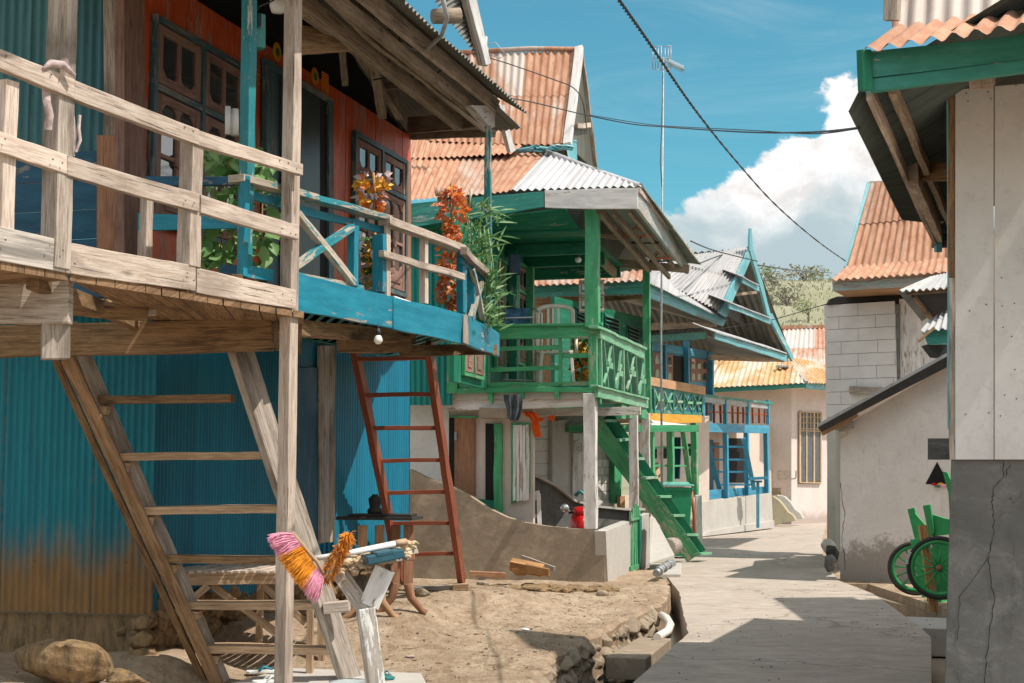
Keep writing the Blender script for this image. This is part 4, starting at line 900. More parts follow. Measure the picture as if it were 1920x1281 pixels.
# ================================================================== STAIR, LADDER AND THINGS IN THE YARD
def sD(v): return 10.02 + (v - 600) / 690 * 1.08
t = thing('wooden_stair', 'steep open-tread stair of grey weathered boards under the near platform', 'stair', W(540, 1290, 11.0))
tr = V((.33, .94, 0))
def stringer(name, pts, wd, th, mat, off=0):
    for (u0, v0), (u1, v1) in zip(pts, pts[1:]):
        p, q = W(u0, v0, sD(v0)), W(u1, v1, sD(v1)); a = (q - p).normalized(); side = V((tr.y, -tr.x, 0)); h = a.cross(side)
        bm_(name, t, M[mat], p + side * off, q + side * off, wd, th, side, .005)
stringer('stringer', [(128, 610), (430, 1310)], .16, .05, 'grey')
for (a, b, wd, mt, dd) in (((126, 672), (420, 1310), .095, 'brown', -.12), ((104, 674), (396, 1310), .05, 'rawd', -.05)): bm_('stringer_batten', t, M[mt], W(*a, sD(a[1]) + dd), W(*b, sD(b[1]) + dd), wd, .05, (0, -1, .3), .004)
stringer('stringer', [(418, 560), (668, 1310)], .25, .06, 'grey')
for k, (v, uL, uR) in enumerate([(750, 180, 437), (857, 222, 500), (957, 266, 535), (1047, 308, 565), (1133, 350, 600), (1216, 388, 628)]):
    D = sD(v); p, q = W(uL, v, D), W(uR, v + (3 if k > 2 else -3), D - .02)
    bm_('tread', t, M['tread'] if k % 3 else M['rawd'], p, q, .21 - (.06 if k == 0 else 0), .055)
    bm_('cleat', t, M['tread'], W(uL + 2, v + 18, D) , W(uL + 24, v + 20, D), .14, .06)
bm_('tread_end', t, M['raw'], W(607, 1141, 10.75), W(655, 1137, 10.75), .12, .075)
# long red-brown ladder
t = thing('ladder', 'tall red-brown wooden ladder leaning up to the turquoise balcony', 'ladder', W(812, 1098, 15.5))
def lD(v): return 13.3 + (v - 640) / 455 * 2.2
fw = (W(815, 1095, lD(1095)) - W(735, 640, lD(640))).normalized(); sd = V((1, -.3, 0)).normalized()
for (a, b) in (((664, 646), (752, 1086)), ((802, 642), (866, 1093))): bm_('rail', t, M['redlad'], W(*a, lD(a[1])), W(*b, lD(b[1])), .13, .06, sd)
for v in (673, 740, 803, 864, 924, 982, 1038):
    f = (v - 646) / 440; u0 = 664 + 88 * f; u1 = 802 + 63 * f; bm_('rung', t, M['redlad'], W(u0, v + 1, lD(v)), W(u1, v - 1, lD(v)), .09, .04)
m = MB(); m.beam(W(762, 1101, 15.3), W(852, 1102, 15.4), .16, .04); single(m, 'base_plank', M['grey'], 'flat grey plank on the dirt beside the foot of the red-brown ladder', 'plank', None, .004)
m = MB(); m.beam(W(848, 1102, 15.35), W(878, 1101, 15.35), .2, .07); single(m, 'wood_block', M['tread'], 'short wood block under the right foot of the red-brown ladder', 'wood block', None, .006)
# slatted bench behind the stair
t = thing('slatted_bench', 'long low bench of grey wooden slats behind the stair', 'bench', W(440, 1210, 11.5)); zt_ = .80
BX0, BX1 = W(292, 1068, 11.3), W(610, 1068, 11.3); nb = V((-.25, .97, 0)); bd = (BX1 - BX0); bd.z = 0; Lb = bd.length; bd.normalize(); nb = V((-bd.y, bd.x, 0))
o0 = V((BX0.x, BX0.y, 0)); B_ = lambda a, d, z: o0 + bd * a + nb * d + V((0, 0, z))
for i in range(24):
    a = i * Lb / 23; bm_('slat', t, M['raw'], B_(a, -.05 + random.uniform(-.02, .01), zt_), B_(a + .12, .66, zt_), .042, .02)
bm_('frame_rail', t, M['tread'], B_(0, 0, zt_ - .055), B_(Lb, 0, zt_ - .055), .05, .09); bm_('frame_rail', t, M['tread'], B_(0, .58, zt_ - .055), B_(Lb, .58, zt_ - .055), .05, .09)
for a, d in ((.03, .0), (Lb - .12, .02), (.72, .58), (Lb - .1, .56)): q = B_(a, d, 0); bm_('leg', t, M['tread'], B_(a, d, yz(q.x, q.y) - .03), B_(a, d, zt_ - .1), .07, .05, (bd.x, bd.y, 0))
for (a, z, a2, z2, d) in ((.1, .42, .42, zt_ - .1, 0), (.42, zt_ - .1, .98, .28, .1), (Lb - .15, .4, Lb - .5, zt_ - .1, .03), (-.06, .36, .12, .5, -.03)): bm_('brace', t, M['tread'], B_(a, d, z), B_(a2, d, z2), .05, .055)
# black-topped work table
t = thing('work_table', 'narrow black-topped work table with carved yellow-brown legs beside the ladder', 'table', W(710, 1120, 13.6)); D = 13.5
TP = W(712, 970, D); m = MB(); m.box(TP + V((0, 0, -.02)), .74, .42, .03, -.18); m.box(TP + V((.03, 0, .012)), .60, .30, .02, -.12); m.build('table_top', M['black'], t, .004)
for u, uu, mt in ((680, -1, 'orangew'), (712, 1, 'orangew'), (742, -1, 'ply'), (766, 1, 'ply')):
    p = W(u, 985, D + (.1 if mt == 'ply' else -.1)); g = yz(p.x, p.y) - .02; m = MB()
    m.beam(p, V((p.x, p.y, g + .26)), .03, .09, (1, .2, 0)); m.tube([V((p.x, p.y, g + .28)), V((p.x + .03 * uu, p.y, g + .15)), V((p.x + .13 * uu, p.y, g + .03)), V((p.x + .17 * uu, p.y, g))], [.045, .04, .03, .035], 8)
    m.beam(V((p.x, p.y, g + .5)), V((p.x, p.y, g + .62)), .035, .12, (1, .2, 0)); m.build('leg', M[mt], t, .004)
bm_('stretcher', t, M['ply'], W(680, 1040, D), W(766, 1040, D), .04, .05)
m = MB(); c = W(703, 963, D); m.lathe(c, [(.07, 0), (.075, .03), (.05, .06), (.06, .10), (.065, .14), (.03, .17), (.03, .18)], 14); single(m, 'black_pot', M['black'], 'small black pot standing on the black-topped work table', 'pot')
# white forked post table
t = thing('forked_post_table', 'white peeling forked post carrying a small plank top in front of the stair', 'table', W(690, 1340, 8.7)); D = 8.7
mw = wood('peeling_white_post', (.42, .38, .34), (.3, .26, .22), paint=(.72, .71, .70), chip=.38)
b_ = W(712, 1350, D); bm_('post', t, mw, V((b_.x, b_.y, W(0, 1350, D).z)), W(686, 1140, D), .105, .10, (1, .35, 0), .006)
bm_('fork_arm', t, mw, W(690, 1152, D), W(634, 1072, D + .05), .05, .10, (1, 0, 0)); bm_('fork_arm', t, mw, W(691, 1135, D), W(722, 1066, D), .05, .125, (1, 0, 0)); bm_('fork_arm', t, M['grey'], W(684, 1120, D + .1), W(668, 1058, D + .35), .05, .09, (1, 0, 0))
bm_('top_plank', t, M['grey'], W(612, 1072, 9.0), W(742, 1048, 8.75), .30, .03); bm_('top_plank', t, M['grey'], W(650, 1060, 9.15), W(772, 1036, 9.0), .20, .03)
# woven mat and box on it, broom over it
m = MB(); rr = random.Random(4)
mc = [W(640, 1066, 8.75), W(680, 1050, 8.72), W(720, 1036, 8.8), W(772, 1030, 8.9)]
for i in range(150):
    f = rr.random(); k = min(2, int(f * 3)); p = mc[k].lerp(mc[k + 1], f * 3 - k) + V((rr.uniform(-.02, .02), rr.uniform(-.08, .22), rr.uniform(-.035, .035) + (-.05 if rr.random() < .3 and f < .55 else 0)))
    m.rock(p, (.026, .02, .013), i, 1, .5)
single(m, 'woven_mat', M['rattan'], 'crumpled woven straw mat on the white forked post table', 'mat')
m = MB(); m.beam(W(683, 1051, 8.62), W(752, 1036, 8.7), .16, .055); m.beam(W(700, 1040, 8.62), W(733, 1034, 8.66), .13, .03); single(m, 'blue_box', flat('dark_blue_tin', (.02, .085, .12), .4), 'flat dark blue box lying on the white forked post table', 'box', None, .008)
t = thing('broom', 'pink and orange fibre broom lying head outward over the forked post table', 'broom', W(600, 1075, 8.6))
m = MB(); m.tube([W(584, 1048, 8.5), W(640, 1040, 8.55), W(740, 1020, 8.75)], [.016, .017, .02], 10); m.build('handle', M['whitep'], t)
m = MB(); m.tube([W(740, 1020, 8.75), W(760, 1016, 8.8)], .022, 10); m.build('handle_end', M['tread'], t)
parts = {'pink': MB(), 'orange': MB(), 'rustb': MB()}; rr = random.Random(9); DB = 8.45
for i in range(1500):
    f = rr.random(); a = (548 + 60 * f, 1000 + 84 * f); L = 42 + rr.uniform(-8, 8); ang = math.radians(172 - 62 * f + rr.uniform(-10, 10))
    dx, dy = math.cos(ang) * L, math.sin(ang) * L * 1.0; D = DB + rr.uniform(-.05, .05); p = W(a[0], a[1], DB + rr.uniform(-.02, .02))
    mid = W(a[0] + dx * .5, a[1] + dy * .5 - 1.5, D); q = W(a[0] + dx, a[1] + dy + rr.uniform(0, 4), D + rr.uniform(-.02, .02))
    k = 'pink' if (f < .27 or f > .76) else 'orange'; parts[k].tube([p, mid, q], [.0022, .0028, .0012], 3, False)
for i in range(1300):
    f = rr.random(); c = W(610 + 44 * f, 1084 - 82 * f, DB + .03); d = V((rr.gauss(0, 1), rr.gauss(0, 1), rr.gauss(0, 1))).normalized(); q = c + d * rr.uniform(.035, .062) + V((0, 0, -.015))
    parts['rustb' if rr.random() < (.75 if f < .75 else .25) else 'orange'].tube([c, c.lerp(q, .6) + V((0, 0, .008)), q], [.0024, .0026, .0012], 3, False)
m = MB(); m.tube([W(546, 1000, DB), W(596, 1056, DB), W(612, 1086, DB)], .012, 8); m.tube([W(612, 1086, DB), W(654, 1004, DB + .05)], .02, 8); m.build('head_core', M['tread'], t)
for k, mb in parts.items(): mb.build({'pink': 'pink_bristles', 'orange': 'orange_bristles', 'rustb': 'brown_bristles'}[k], M[k], t)
# doorstep slab, slippers, dish
zs = max(yz(Wz(u, v, 0).x, Wz(u, v, 0).y) for u, v in ((440, 1275), (540, 1258), (650, 1262), (780, 1268), (700, 1280))) + .012; m = MB(); m.prism([Wz(400, 1340, zs), Wz(430, 1281, zs), Wz(540, 1252, zs), Wz(790, 1262, zs), Wz(830, 1340, zs)], (0, 0, -.08)); single(m, 'doorstep_slab', M['concl'], 'pale concrete slab at the foot of the wooden stair', 'slab', None, .01)
def slipper(name, label, u, v, yaw, mat, strap, L=.25):
    c = Wz(u, v, zs); t = thing(name, label, 'flip-flop', c); m = MB(); pr = [(-.5, .12), (-.42, .19), (-.1, .15), (.15, .20), (.38, .19), (.5, .08), (.5, -.08), (.38, -.17), (.15, -.17), (-.1, -.13), (-.42, -.17), (-.5, -.1)]
    d = V((math.cos(yaw), math.sin(yaw), 0)); e = V((-d.y, d.x, 0)); P = lambda a, b, z: c + d * a * L + e * b * L + V((0, 0, z))
    m.prism([P(a, b, .005) for a, b in pr], (0, 0, .02)); m.build('sole', M[mat], t, .004)
    m = MB(); m.tube([P(-.12, .16, .025), P(.05, .12, .055), P(.3, 0, .03), P(.05, -.11, .055), P(-.12, -.14, .025)], .008, 6); m.build('strap', M[strap], t)
slipper('flip_flop', 'white flip-flop with a teal strap pointing left, behind the tall post', 492, 1263, .25, 'slipper', 'bluestrap')
slipper('flip_flop', 'white flip-flop with a white strap nearest the viewer left of the tall post', 505, 1281, .5, 'slipper', 'slipper')
slipper('flip_flop', 'grey-green sandal lying right of the white forked post', 722, 1272, 2.0, 'tealp', 'grym')
m = MB(); c = Wz(655, 1292, zs); m.lathe(c, [(.05, .0), (.09, .01), (.14, .05), (.15, .055), (.13, .045), (.0, .012)], 20); single(m, 'shallow_dish', flat('grey_dish', (.35, .38, .38), .4), 'shallow grey dish at the foot of the white forked post', 'dish')
# rocks
m = MB(); c = W(128, 1246, 9.7); m.rock(c, (.36, .26, .19), 3, 5, .42); single(m, 'boulder', M['rocky'], 'big ochre boulder on the dirt at the lower left below the corrugated wall', 'boulder')
for i, (u, v, D, s_, lab) in enumerate([(235, 1185, 10.4, .13, 'brown rock half buried right of the big ochre boulder'), (180, 1178, 10.6, .10, 'rounded rock just behind the big ochre boulder'), (792, 1100, 15.0, .08, 'small grey stone at the left foot of the red-brown ladder'),
        (905, 1093, 16.5, .07, 'small pale stone between the ladder foot and the curved concrete wall'), (948, 1094, 16.6, .055, 'tiny violet-grey stone on the dirt below the firewood log'), (1130, 1104, 17.6, .08, 'loose stone by the corner of the curved concrete wall')]):
    p = W(u, v, D); m = MB(); m.rock(V((p.x, p.y, yz(p.x, p.y) + s_ * .3)), (s_ * 1.2, s_, s_ * .75), i + 20, 3, .45); single(m, 'rock', M['rocky' if i < 2 else 'rockg'], lab, 'rock')
# cloth strip on the near post
m = MB(); rr = random.Random(1); DC = 7.55
def ribbon(pts, wd):
    b = len(m.v)
    for (u, v, D) in pts: c = W(u, v, D); m.v += [c + V((-wd / 2, .012, 0)), c, c + V((wd / 2, .012, .0))]
    for i in range(len(pts) - 1):
        for k in range(2): q = b + i * 3 + k; m.face([q, q + 1, q + 4, q + 3], [(0, 0)] * 4, True)
ribbon([(84, 160, 7.6), (86, 190, 7.55), (92, 215, 7.55), (88, 243, 7.56)], .045); ribbon([(135, 175, 7.75), (133, 215, 7.75), (138, 250, 7.75), (134, 292, 7.75)], .03)
ribbon([(148, 215, 7.75), (146, 240, 7.75), (149, 262, 7.75), (140, 285, 7.75)], .02)
m.tube([W(80, 130, 7.5), W(95, 119, 7.55), W(118, 122, 7.6), W(140, 142, 7.65)], [.01, .022, .024, .012], 8)
o = single(m, 'cloth_strip', M['pinkcloth'], 'faded pinkish cloth strip tied over the weathered handrail', 'cloth')
# hanging plants and garlands on the balcony
def plant(name, label, cat, parts_, loc): t = thing(name, label, cat, loc); return t
t = thing('pothos_plant', 'leafy green pothos with broad leaves spilling behind the weathered railing', 'plant', W(450, 505, 10.05)); m = MB(); rr = random.Random(21)
for (u0, u1, v0, v1, n_) in ((383, 452, 275, 330, 46), (466, 512, 290, 342, 30), (380, 512, 425, 500, 75), (395, 450, 340, 430, 30), (470, 510, 350, 420, 12)):
    for i in range(n_):
        u, v = rr.uniform(u0, u1), rr.uniform(v0, v1); c = W(u, v, 10.05 + rr.uniform(-.18, .22)); m.leaf(c, V((rr.uniform(-.7, .7), rr.uniform(-1, .1), rr.uniform(-1, .25))), rr.uniform(.09, .17), rr.uniform(.06, .11), V((rr.uniform(-.4, .4), -.6, .6)), .3, 3)
m.build('leaves', M['leaf'], t); m = MB()
for k in range(7): u = 395 + k * 16; m.tube([W(u, 480, 10.1), W(u + rr.uniform(-15, 15), 430, 10.0), W(u + rr.uniform(-15, 15), 370, 10.1), W(u + rr.uniform(-10, 20), 300, 10.05)], .006, 5)
m.build('vines', M['log'], t)
m = MB(); m.tube([W(427, 252, 10.0), W(427, 200, 10.0)], .02, 10); m.tube([W(440, 254, 10.05), W(440, 205, 10.05)], .03, 10); single(m, 'plastic_roll', M['whitep'], 'white plastic roll standing among the pothos leaves behind the handrail', 'plastic roll')
def garland(name, label, u, v0, v1, D, spread, mats, n_, seed, size=(.03, .08)):
    t = thing(name, label, 'garland', W(u, v1, D)); rr = random.Random(seed); mbs = {k: MB() for k in mats}
    for i in range(n_):
        f = rr.random(); sp = spread(f); a = rr.uniform(0, 6.28); k = rr.choice(list(mats)); rad = sp * rr.uniform(.2, 1)
        c = W(u, v0 + (v1 - v0) * f, D) + V((math.cos(a) * rad, math.sin(a) * rad * .8, rr.uniform(-.02, .02)))
        for q in range(4): mbs[k].leaf(c, V((math.cos(a) + rr.uniform(-.8, .8), math.sin(a) + rr.uniform(-.8, .8), rr.uniform(-.9, .9))), rr.uniform(*size), rr.uniform(*size) * .7, V((rr.uniform(-1, 1), -1, rr.uniform(-1, 1))), .5)
    for k, mb in mbs.items(): mb.build(mats[k], M[k], t)
    m = MB(); m.tube([W(u, v1 + 4, D), W(u + 3, (v0 + v1) / 2, D), W(u, v0 - 6, D)], .012, 6); m.build('stem', M['log'], t); return t
garland('flower_garland', 'orange and red flower garland standing above the turquoise handrail', 700, 330, 400, 11.6, lambda f: .13 if f < .6 else .07, {'petalo': 'orange_petals', 'petalw': 'pale_petals', 'petaly': 'yellow_petals'}, 60, 31)
garland('flower_garland', 'yellow and green garland between the turquoise balusters below the handrail', 703, 440, 546, 11.5, lambda f: .09, {'petaly': 'yellow_petals', 'leafd': 'leaves', 'petalw': 'pale_petals'}, 90, 32)
garland('coral_garland', 'tall rust-orange coral-like garland behind the pale repaired rail', 846, 350, 582, 12.75, lambda f: .03 + (.11 * abs(math.sin(f * 9)) if f < .45 else .07), {'petalb': 'brown_fronds', 'petalo': 'orange_fronds'}, 230, 33, (.025, .075))
m = MB()
for k in range(7): m.tube([W(818 + k * 3, 368, 12.8), W(816 + k * 4, 350 + k % 3 * 3, 12.8)], .008, 5)
m.tube([W(857, 390, 12.9), W(860, 348, 12.9)], .013, 6); m.tube([W(880, 395, 13.0), W(883, 354, 13.0)], .012, 6)
single(m, 'bamboo_sticks', M['raw'], 'thin bamboo sticks rising out of the rust-orange garland', 'sticks')
t = thing('spiky_plant', 'bushy plant with narrow pointed green leaves at the far balcony corner', 'plant', W(895, 610, 13.2)); m = MB(); rr = random.Random(44)
for k in range(260):
    f = rr.random(); v = 385 + 235 * f; wd = .23 if f < .62 else .13; uc = 893 if f < .62 else 918; c = W(uc, v, 13.1) + V((rr.gauss(0, .4) * wd, rr.gauss(0, .4) * wd, 0))
    m.leaf(c, V((rr.uniform(-.6, .9), rr.uniform(-.7, .4), rr.uniform(-.2, 1))), rr.uniform(.12, .24), rr.uniform(.014, .026), V((0, -1, .4)), .25, 3)
m.build('leaves', M['leafd'], t); m = MB()
for k in range(6): m.tube([W(890 + k * 3, 610, 13.15), W(880 + k * 9, 500, 13.1), W(875 + k * 8, 400 + k * 6, 13.1)], .008, 5)
m.build('stems', M['leaf'], t)
# ================================================================== GREEN STILT HOUSE
GH = thing('green_house', 'green stilt house with rusty orange roofs and a green balcony over a masonry ground floor', 'house', V((.4, 24, 0)))
C0 = xy(1122, 20.0); sdir = V((.237, .9715)); fdir = V((-.9715, .237))
GF = Pl(tuple(C0 + fdir * 5), tuple(C0)); GS = Pl(tuple(C0), tuple(C0 + sdir * 4.3))
def gs(name, mat, pl, px, t=.05, off=0, root=GH, **kw): return strip(name, root, M[mat], pl, px, t, off, .004, **kw)
def gp(name, u, v0, v1, pl, off, wd, mat, root=GH):
    p = pl.at(u, v1, off); q = pl.at(u, v0, off); return bm_(name, root, M[mat], p, V((p.x, p.y, q.z)), wd, wd, (pl.d.x, pl.d.y, 0), .005)
# balcony railing, front
gs('handrail', 'greenw', GF, [(905, 613), (1126, 608), (1126, 634), (905, 636)], .05, .03)
gs('rail_cap', 'greenw', GF, [(905, 609), (1128, 604), (1128, 609), (905, 613)], .12, .07)
gs('middle_rail', 'greenw', GF, [(905, 651), (1050, 647), (1050, 655), (905, 659)], .04, 0); gs('middle_rail', 'greenw', GF, [(1050, 663), (1106, 662), (1106, 671), (1050, 671)], .04, 0)
gs('middle_rail', 'greenw', GF, [(918, 689), (1050, 686), (1050, 694), (918, 697)], .04, 0); gs('middle_rail', 'greenw', GF, [(856, 674), (912, 674), (912, 681), (856, 681)], .04, 0)
gp('baluster', 1050, 634, 722, GF, .0, .05, 'greenw'); gp('baluster', 914, 668, 722, GF, 0, .045, 'greenw'); gp('baluster', 1113, 630, 730, GF, -.02, .12, 'greenw')
gp('baluster', 850, 668, 738, GF, -.05, .16, 'greenw')
gs('floor_rail', 'greenw', GF, [(842, 718), (1108, 716), (1108, 728), (842, 730)], .06, .0)
gs('floor_board', 'greenw', GF, [(840, 728), (1122, 726), (1122, 735), (840, 737)], .10, .03)
gs('joist_band', 'concl', GF, [(850, 736), (1120, 733), (1120, 747), (850, 750)], .06, -.05)
for u in (914, 972, 1040, 1100, 1118): gs('joist_end', 'greenw', GF, [(u, 733), (u + 9, 733), (u + 9, 757 if u % 4 else 748), (u, 748)], .10, .02)
gs('floor_beam', 'whitewood', GF, [(832, 750), (1104, 743), (1104, 762), (832, 770)], .12, -.10)
gs('floor_beam', 'whitewood', GF, [(900, 766), (1200, 763), (1200, 778), (900, 780)], .12, -1.2)
# side of the balcony
gs('rail_cap', 'mint', GS, [(1122, 609), (1213, 652), (1213, 657), (1122, 614)], .14, .07)
gs('handrail', 'mint', GS, [(1126, 617), (1209, 656), (1209, 673), (1126, 634)], .05, .03)
gs('side_fascia', 'mint', GS, [(1122, 724), (1216, 748), (1216, 766), (1122, 745)], .06, .05)
gs('rail_cap', 'mint', GS, [(1122, 722), (1217, 746), (1217, 750), (1122, 725)], .10, .09)
for u in (1126, 1169, 1207): gp('baluster', u, 634 + (u - 1126) * .46, 724 + (u - 1126) * .25, GS, .0, .05, 'mint')
for ux in (1128, 1171):
    m = MB()
    P = lambda f, g: GS.at(ux + 40 * f, (636 + (ux - 1126) * .46 + 40 * f * .46) * (1 - g) + (722 + (ux - 1126) * .25 + 40 * f * .25) * g, .0)
    m.beam(P(.08, .0), P(.30, 1), .03, .03, GS.n); m.beam(P(.45, .02), P(.3, .5), .03, .03, GS.n); m.beam(P(.5, .0), P(.62, .98), .03, .03, GS.n); m.beam(P(.9, .05), P(.72, 1), .03, .03, GS.n)
    m.beam(P(.1, .95), P(.42, .35), .04, .03, GS.n); m.beam(P(.62, .9), P(.92, .4), .04, .03, GS.n); m.beam(P(.3, .5), P(.5, .5), .09, .03, GS.n); m.beam(P(.78, .62), P(.97, .6), .08, .03, GS.n)
    m.build('lattice_panel', M['mint'], GH)
for u in (1166, 1180, 1204): gs('bracket', 'greenw', GS, [(u, 757), (u + 8, 759), (u + 8, 786), (u, 784)], .1, .02)
# posts
gp('roof_post', 1112, 395, 614, GF, .0, .19, 'greenw'); gp('roof_post', 1214, 505, 772, GS, -.08, .125, 'greenw')
gp('ground_post', 1108, 738, 992, GF, -.02, .17, 'whitewood'); gp('ground_post', 1189, 772, 1005, GS, -.06, .14, 'whitewood'); gp('ground_post', 1213, 775, 990, GS, -.02, .13, 'whitewood')
# floor and ceiling
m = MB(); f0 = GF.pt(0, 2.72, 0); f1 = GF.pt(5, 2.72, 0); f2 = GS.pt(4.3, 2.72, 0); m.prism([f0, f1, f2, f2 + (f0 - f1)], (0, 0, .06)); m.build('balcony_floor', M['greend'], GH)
ce = 5.02
m = MB(); off = V((0, 0, ce)); g0, g1, g2 = GF.pt(2.2, ce, -.1), GF.pt(4.35, ce, -.1), GS.pt(3.6, ce, .7)
for i in range(9):
    a, b = i / 9, (i + 1) / 9 - .004; q0, q1 = GF.pt(0, ce, -.25), GF.pt(4.75, ce, -.25); s0, s1 = q0 + V((.237, .9715, 0)) * 4.2, q1 + V((.237, .9715, 0)) * 4.2
    m.prism([q0.lerp(s0, a), q1.lerp(s1, a), q1.lerp(s1, b), q0.lerp(s0, b)], (0, 0, .03))
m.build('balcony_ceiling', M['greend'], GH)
for k in (.9, 2.1, 3.6): q0, q1 = GF.pt(0, ce - .10, -.25 - k), GF.pt(4.7, ce - .10, -.25 - k); bm_('ceiling_beam', GH, M['greend'], q0, q1, .10, .18)
# street wall behind the balcony, carved doors
GB = Pl(xy(905, 20.1), xy(990, 22.9))
m = MB()
for i in range(9): rect(m, GB, -1.5 + i * .52, -1.5 + (i + 1) * .52 - .006, 2.75, ce, .06, 0)
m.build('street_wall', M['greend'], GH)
window(GB, GH, 866, 903, 476, 482, 712, 706, cols=2, trans=.32, frame='greenw', low=.25)
window(GB, GH, 925, 957, 486, 492, 700, 690, cols=2, trans=.32, frame='greenw', low=.25)
window(GB, GH, 966, 986, 493, 497, 690, 684, cols=1, trans=.30, frame='greenw', low=.25)
gp('wall_post', 963, 470, 715, GB, .12, .13, 'greend'); gp('wall_post', 994, 500, 716, GB, .10, .12, 'greenw')
t = thing('loudspeaker', 'dark blue box speaker hanging on the carved wall under the green ceiling', 'loudspeaker', GB.at(968, 512, .2)); bm_('case', t, flat('navy_box', (.02, .045, .09), .5), GB.at(966, 515, .25), GB.at(966, 478, .25), .16, .16, (1, 0, 0), .008)
# masonry ground floor
GM = Pl(tuple(GF.pt(0, 0, -1.75).xy - fdir * 0), tuple(GF.pt(5.0, 0, -1.75).xy))       # wall set back behind the front posts
GW = Pl(tuple(GB.pt(-1.2, 0, .0).xy), tuple(GB.pt(6.5, 0, .0).xy))
FW = Pl(tuple(xy(760, 21.1)), tuple(xy(925, 20.75)))
strip('ground_wall', GH, M['white'], FW, [(750, 745), (842, 745), (842, 1090), (750, 1090)], .10, .0)
strip('ground_wall', GH, M['cream'], FW, [(842, 748), (1000, 748), (1000, 1060), (842, 1060)], .10, -.02)
o = strip('shop_door', GH, M['ply'], FW, [(852, 783), (890, 784), (890, 960), (852, 960)], .05, .03); strip('door_frame', o, M['greenw'], FW, [(842, 779), (894, 781), (894, 785), (842, 783)], .06, .05); strip('hinge', o, M['grym'], FW, [(852, 810), (856, 810), (856, 826), (852, 826)], .02, .05)
strip('door_gap', GH, M['dark'], FW, [(842, 783), (853, 783), (853, 960), (842, 960)], .03, .015)
o = strip('open_door', GH, M['dark'], FW, [(910, 794), (928, 795), (928, 962), (910, 950)], .03, .015); strip('door_frame', o, M['greenw'], FW, [(926, 794), (941, 795), (941, 975), (926, 965)], .06, .05); strip('door_panel', o, M['greend'], FW, [(896, 935), (928, 940), (928, 962), (896, 950)], .04, .04)
o = strip('shuttered_window', GH, M['greenw'], FW, [(958, 792), (993, 794), (993, 925), (958, 945)], .04, .03)
for i in range(5): u = 962 + i * 6; strip('shutter_slat', o, M['whitewood'], FW, [(u, 797), (u + 5.3, 797), (u + 5.3, 938), (u, 940)], .03, .055)
strip('ledge', GH, M['conc'], FW, [(898, 764), (955, 766), (948, 784), (898, 784)], .4, .35)
# block wall further along with a carved white door
BW = Pl(tuple(xy(1000, 23.2)), tuple(xy(1240, 25.2)))
strip('block_wall', GH, M['concl'], BW, [(1000, 768), (1072, 770), (1072, 1000), (1000, 1010)], .12, 0)
m = MB()
for r in range(7):
    v = 778 + r * 23; off = .0
    strip_ = [(1003, v), (1034, v), (1034, v + 21.5), (1003, v + 21.5)]; m.prism([BW.at(u, vv, .02) for u, vv in strip_], -BW.n * .03)
m.build('wall_blocks', M['white'], GH); m = MB()
for r in range(6):
    for c in range(5): u = 1074 + c * 14 + (r % 2) * 5; m.prism([BW.at(uu, vv, .02) for uu, vv in [(u, 862 + r * 15), (u + 12.5, 862 + r * 15), (u + 12.5, 875.5 + r * 15), (u, 875.5 + r * 15)]], -BW.n * .03)
m.build('wall_blocks', M['white'], GH)
strip('block_wall', GH, M['concl'], BW, [(1072, 770), (1160, 772), (1160, 960), (1072, 960)], .12, -.005)
strip('pillar', GH, M['concl'], BW, [(1036, 790), (1066, 786), (1066, 940), (1036, 940)], .1, .12)
o = strip('carved_door', GH, M['whitewood'], BW, [(1074, 812), (1095, 812), (1095, 950), (1074, 950)], .05, .05); m = MB(); c = BW.at(1084, 838, .06); m.torus(c, BW.n, .10, .02, 20, 6); m.torus(c, BW.n, .04, .02, 14, 6); m.build('carved_rosette', M['whitewood'], o)
strip('lintel_beam', GH, M['greenw'], BW, [(1066, 797), (1310, 797), (1310, 810), (1066, 810)], .12, .2)
strip('green_strut', GH, M['greenw'], BW, [(1152, 800), (1166, 800), (1166, 945), (1152, 945)], .12, .15)
strip('red_strut', GH, M['orangew'], BW, [(1163, 930), (1172, 930), (1172, 965), (1163, 965)], .08, .25)
m = MB(); m.sheet(W(750, 760, 20.62), W(848, 760, 20.5), W(848, 425, 20.5), W(750, 425, 20.62), .09, .012, 1, 1); m.build('corrugated_wall', M['greencor'], GH)
# eaves
EF = Pl(tuple(GF.pt(0, 0, .42).xy), tuple(GF.pt(5.75, 0, .42).xy)); 
gs('eaves_fascia', 'tealf', EF, [(740, 384), (1020, 359), (1020, 388), (740, 432)], .05, 0); gs('eaves_fascia', 'whitewood', EF, [(1021, 356), (1196, 353), (1196, 392), (1021, 389)], .05, .004)
m = MB(); soff0 = [EF.at(740, 430, -.05), EF.at(1060, 392, -.05)]; m.prism([soff0[0], soff0[1], GF.pt(4.7, ce + .02, -.3), GF.pt(0, ce + .02, -.3)], (0, 0, .02)); m.build('soffit', M['greend'], GH)
ec = EF.at(1196, 372); ES = Pl((ec.x, ec.y), tuple(xy(1292, 24.4)))
gs('eaves_fascia', 'paleblue', ES, [(1197, 356), (1299, 478), (1291, 514), (1197, 392)], .05, 0)
gs('eaves_batten', 'raw', ES, [(1200, 352), (1302, 474), (1300, 484), (1200, 361)], .04, .03)
e1 = ES.at(1299, 480)
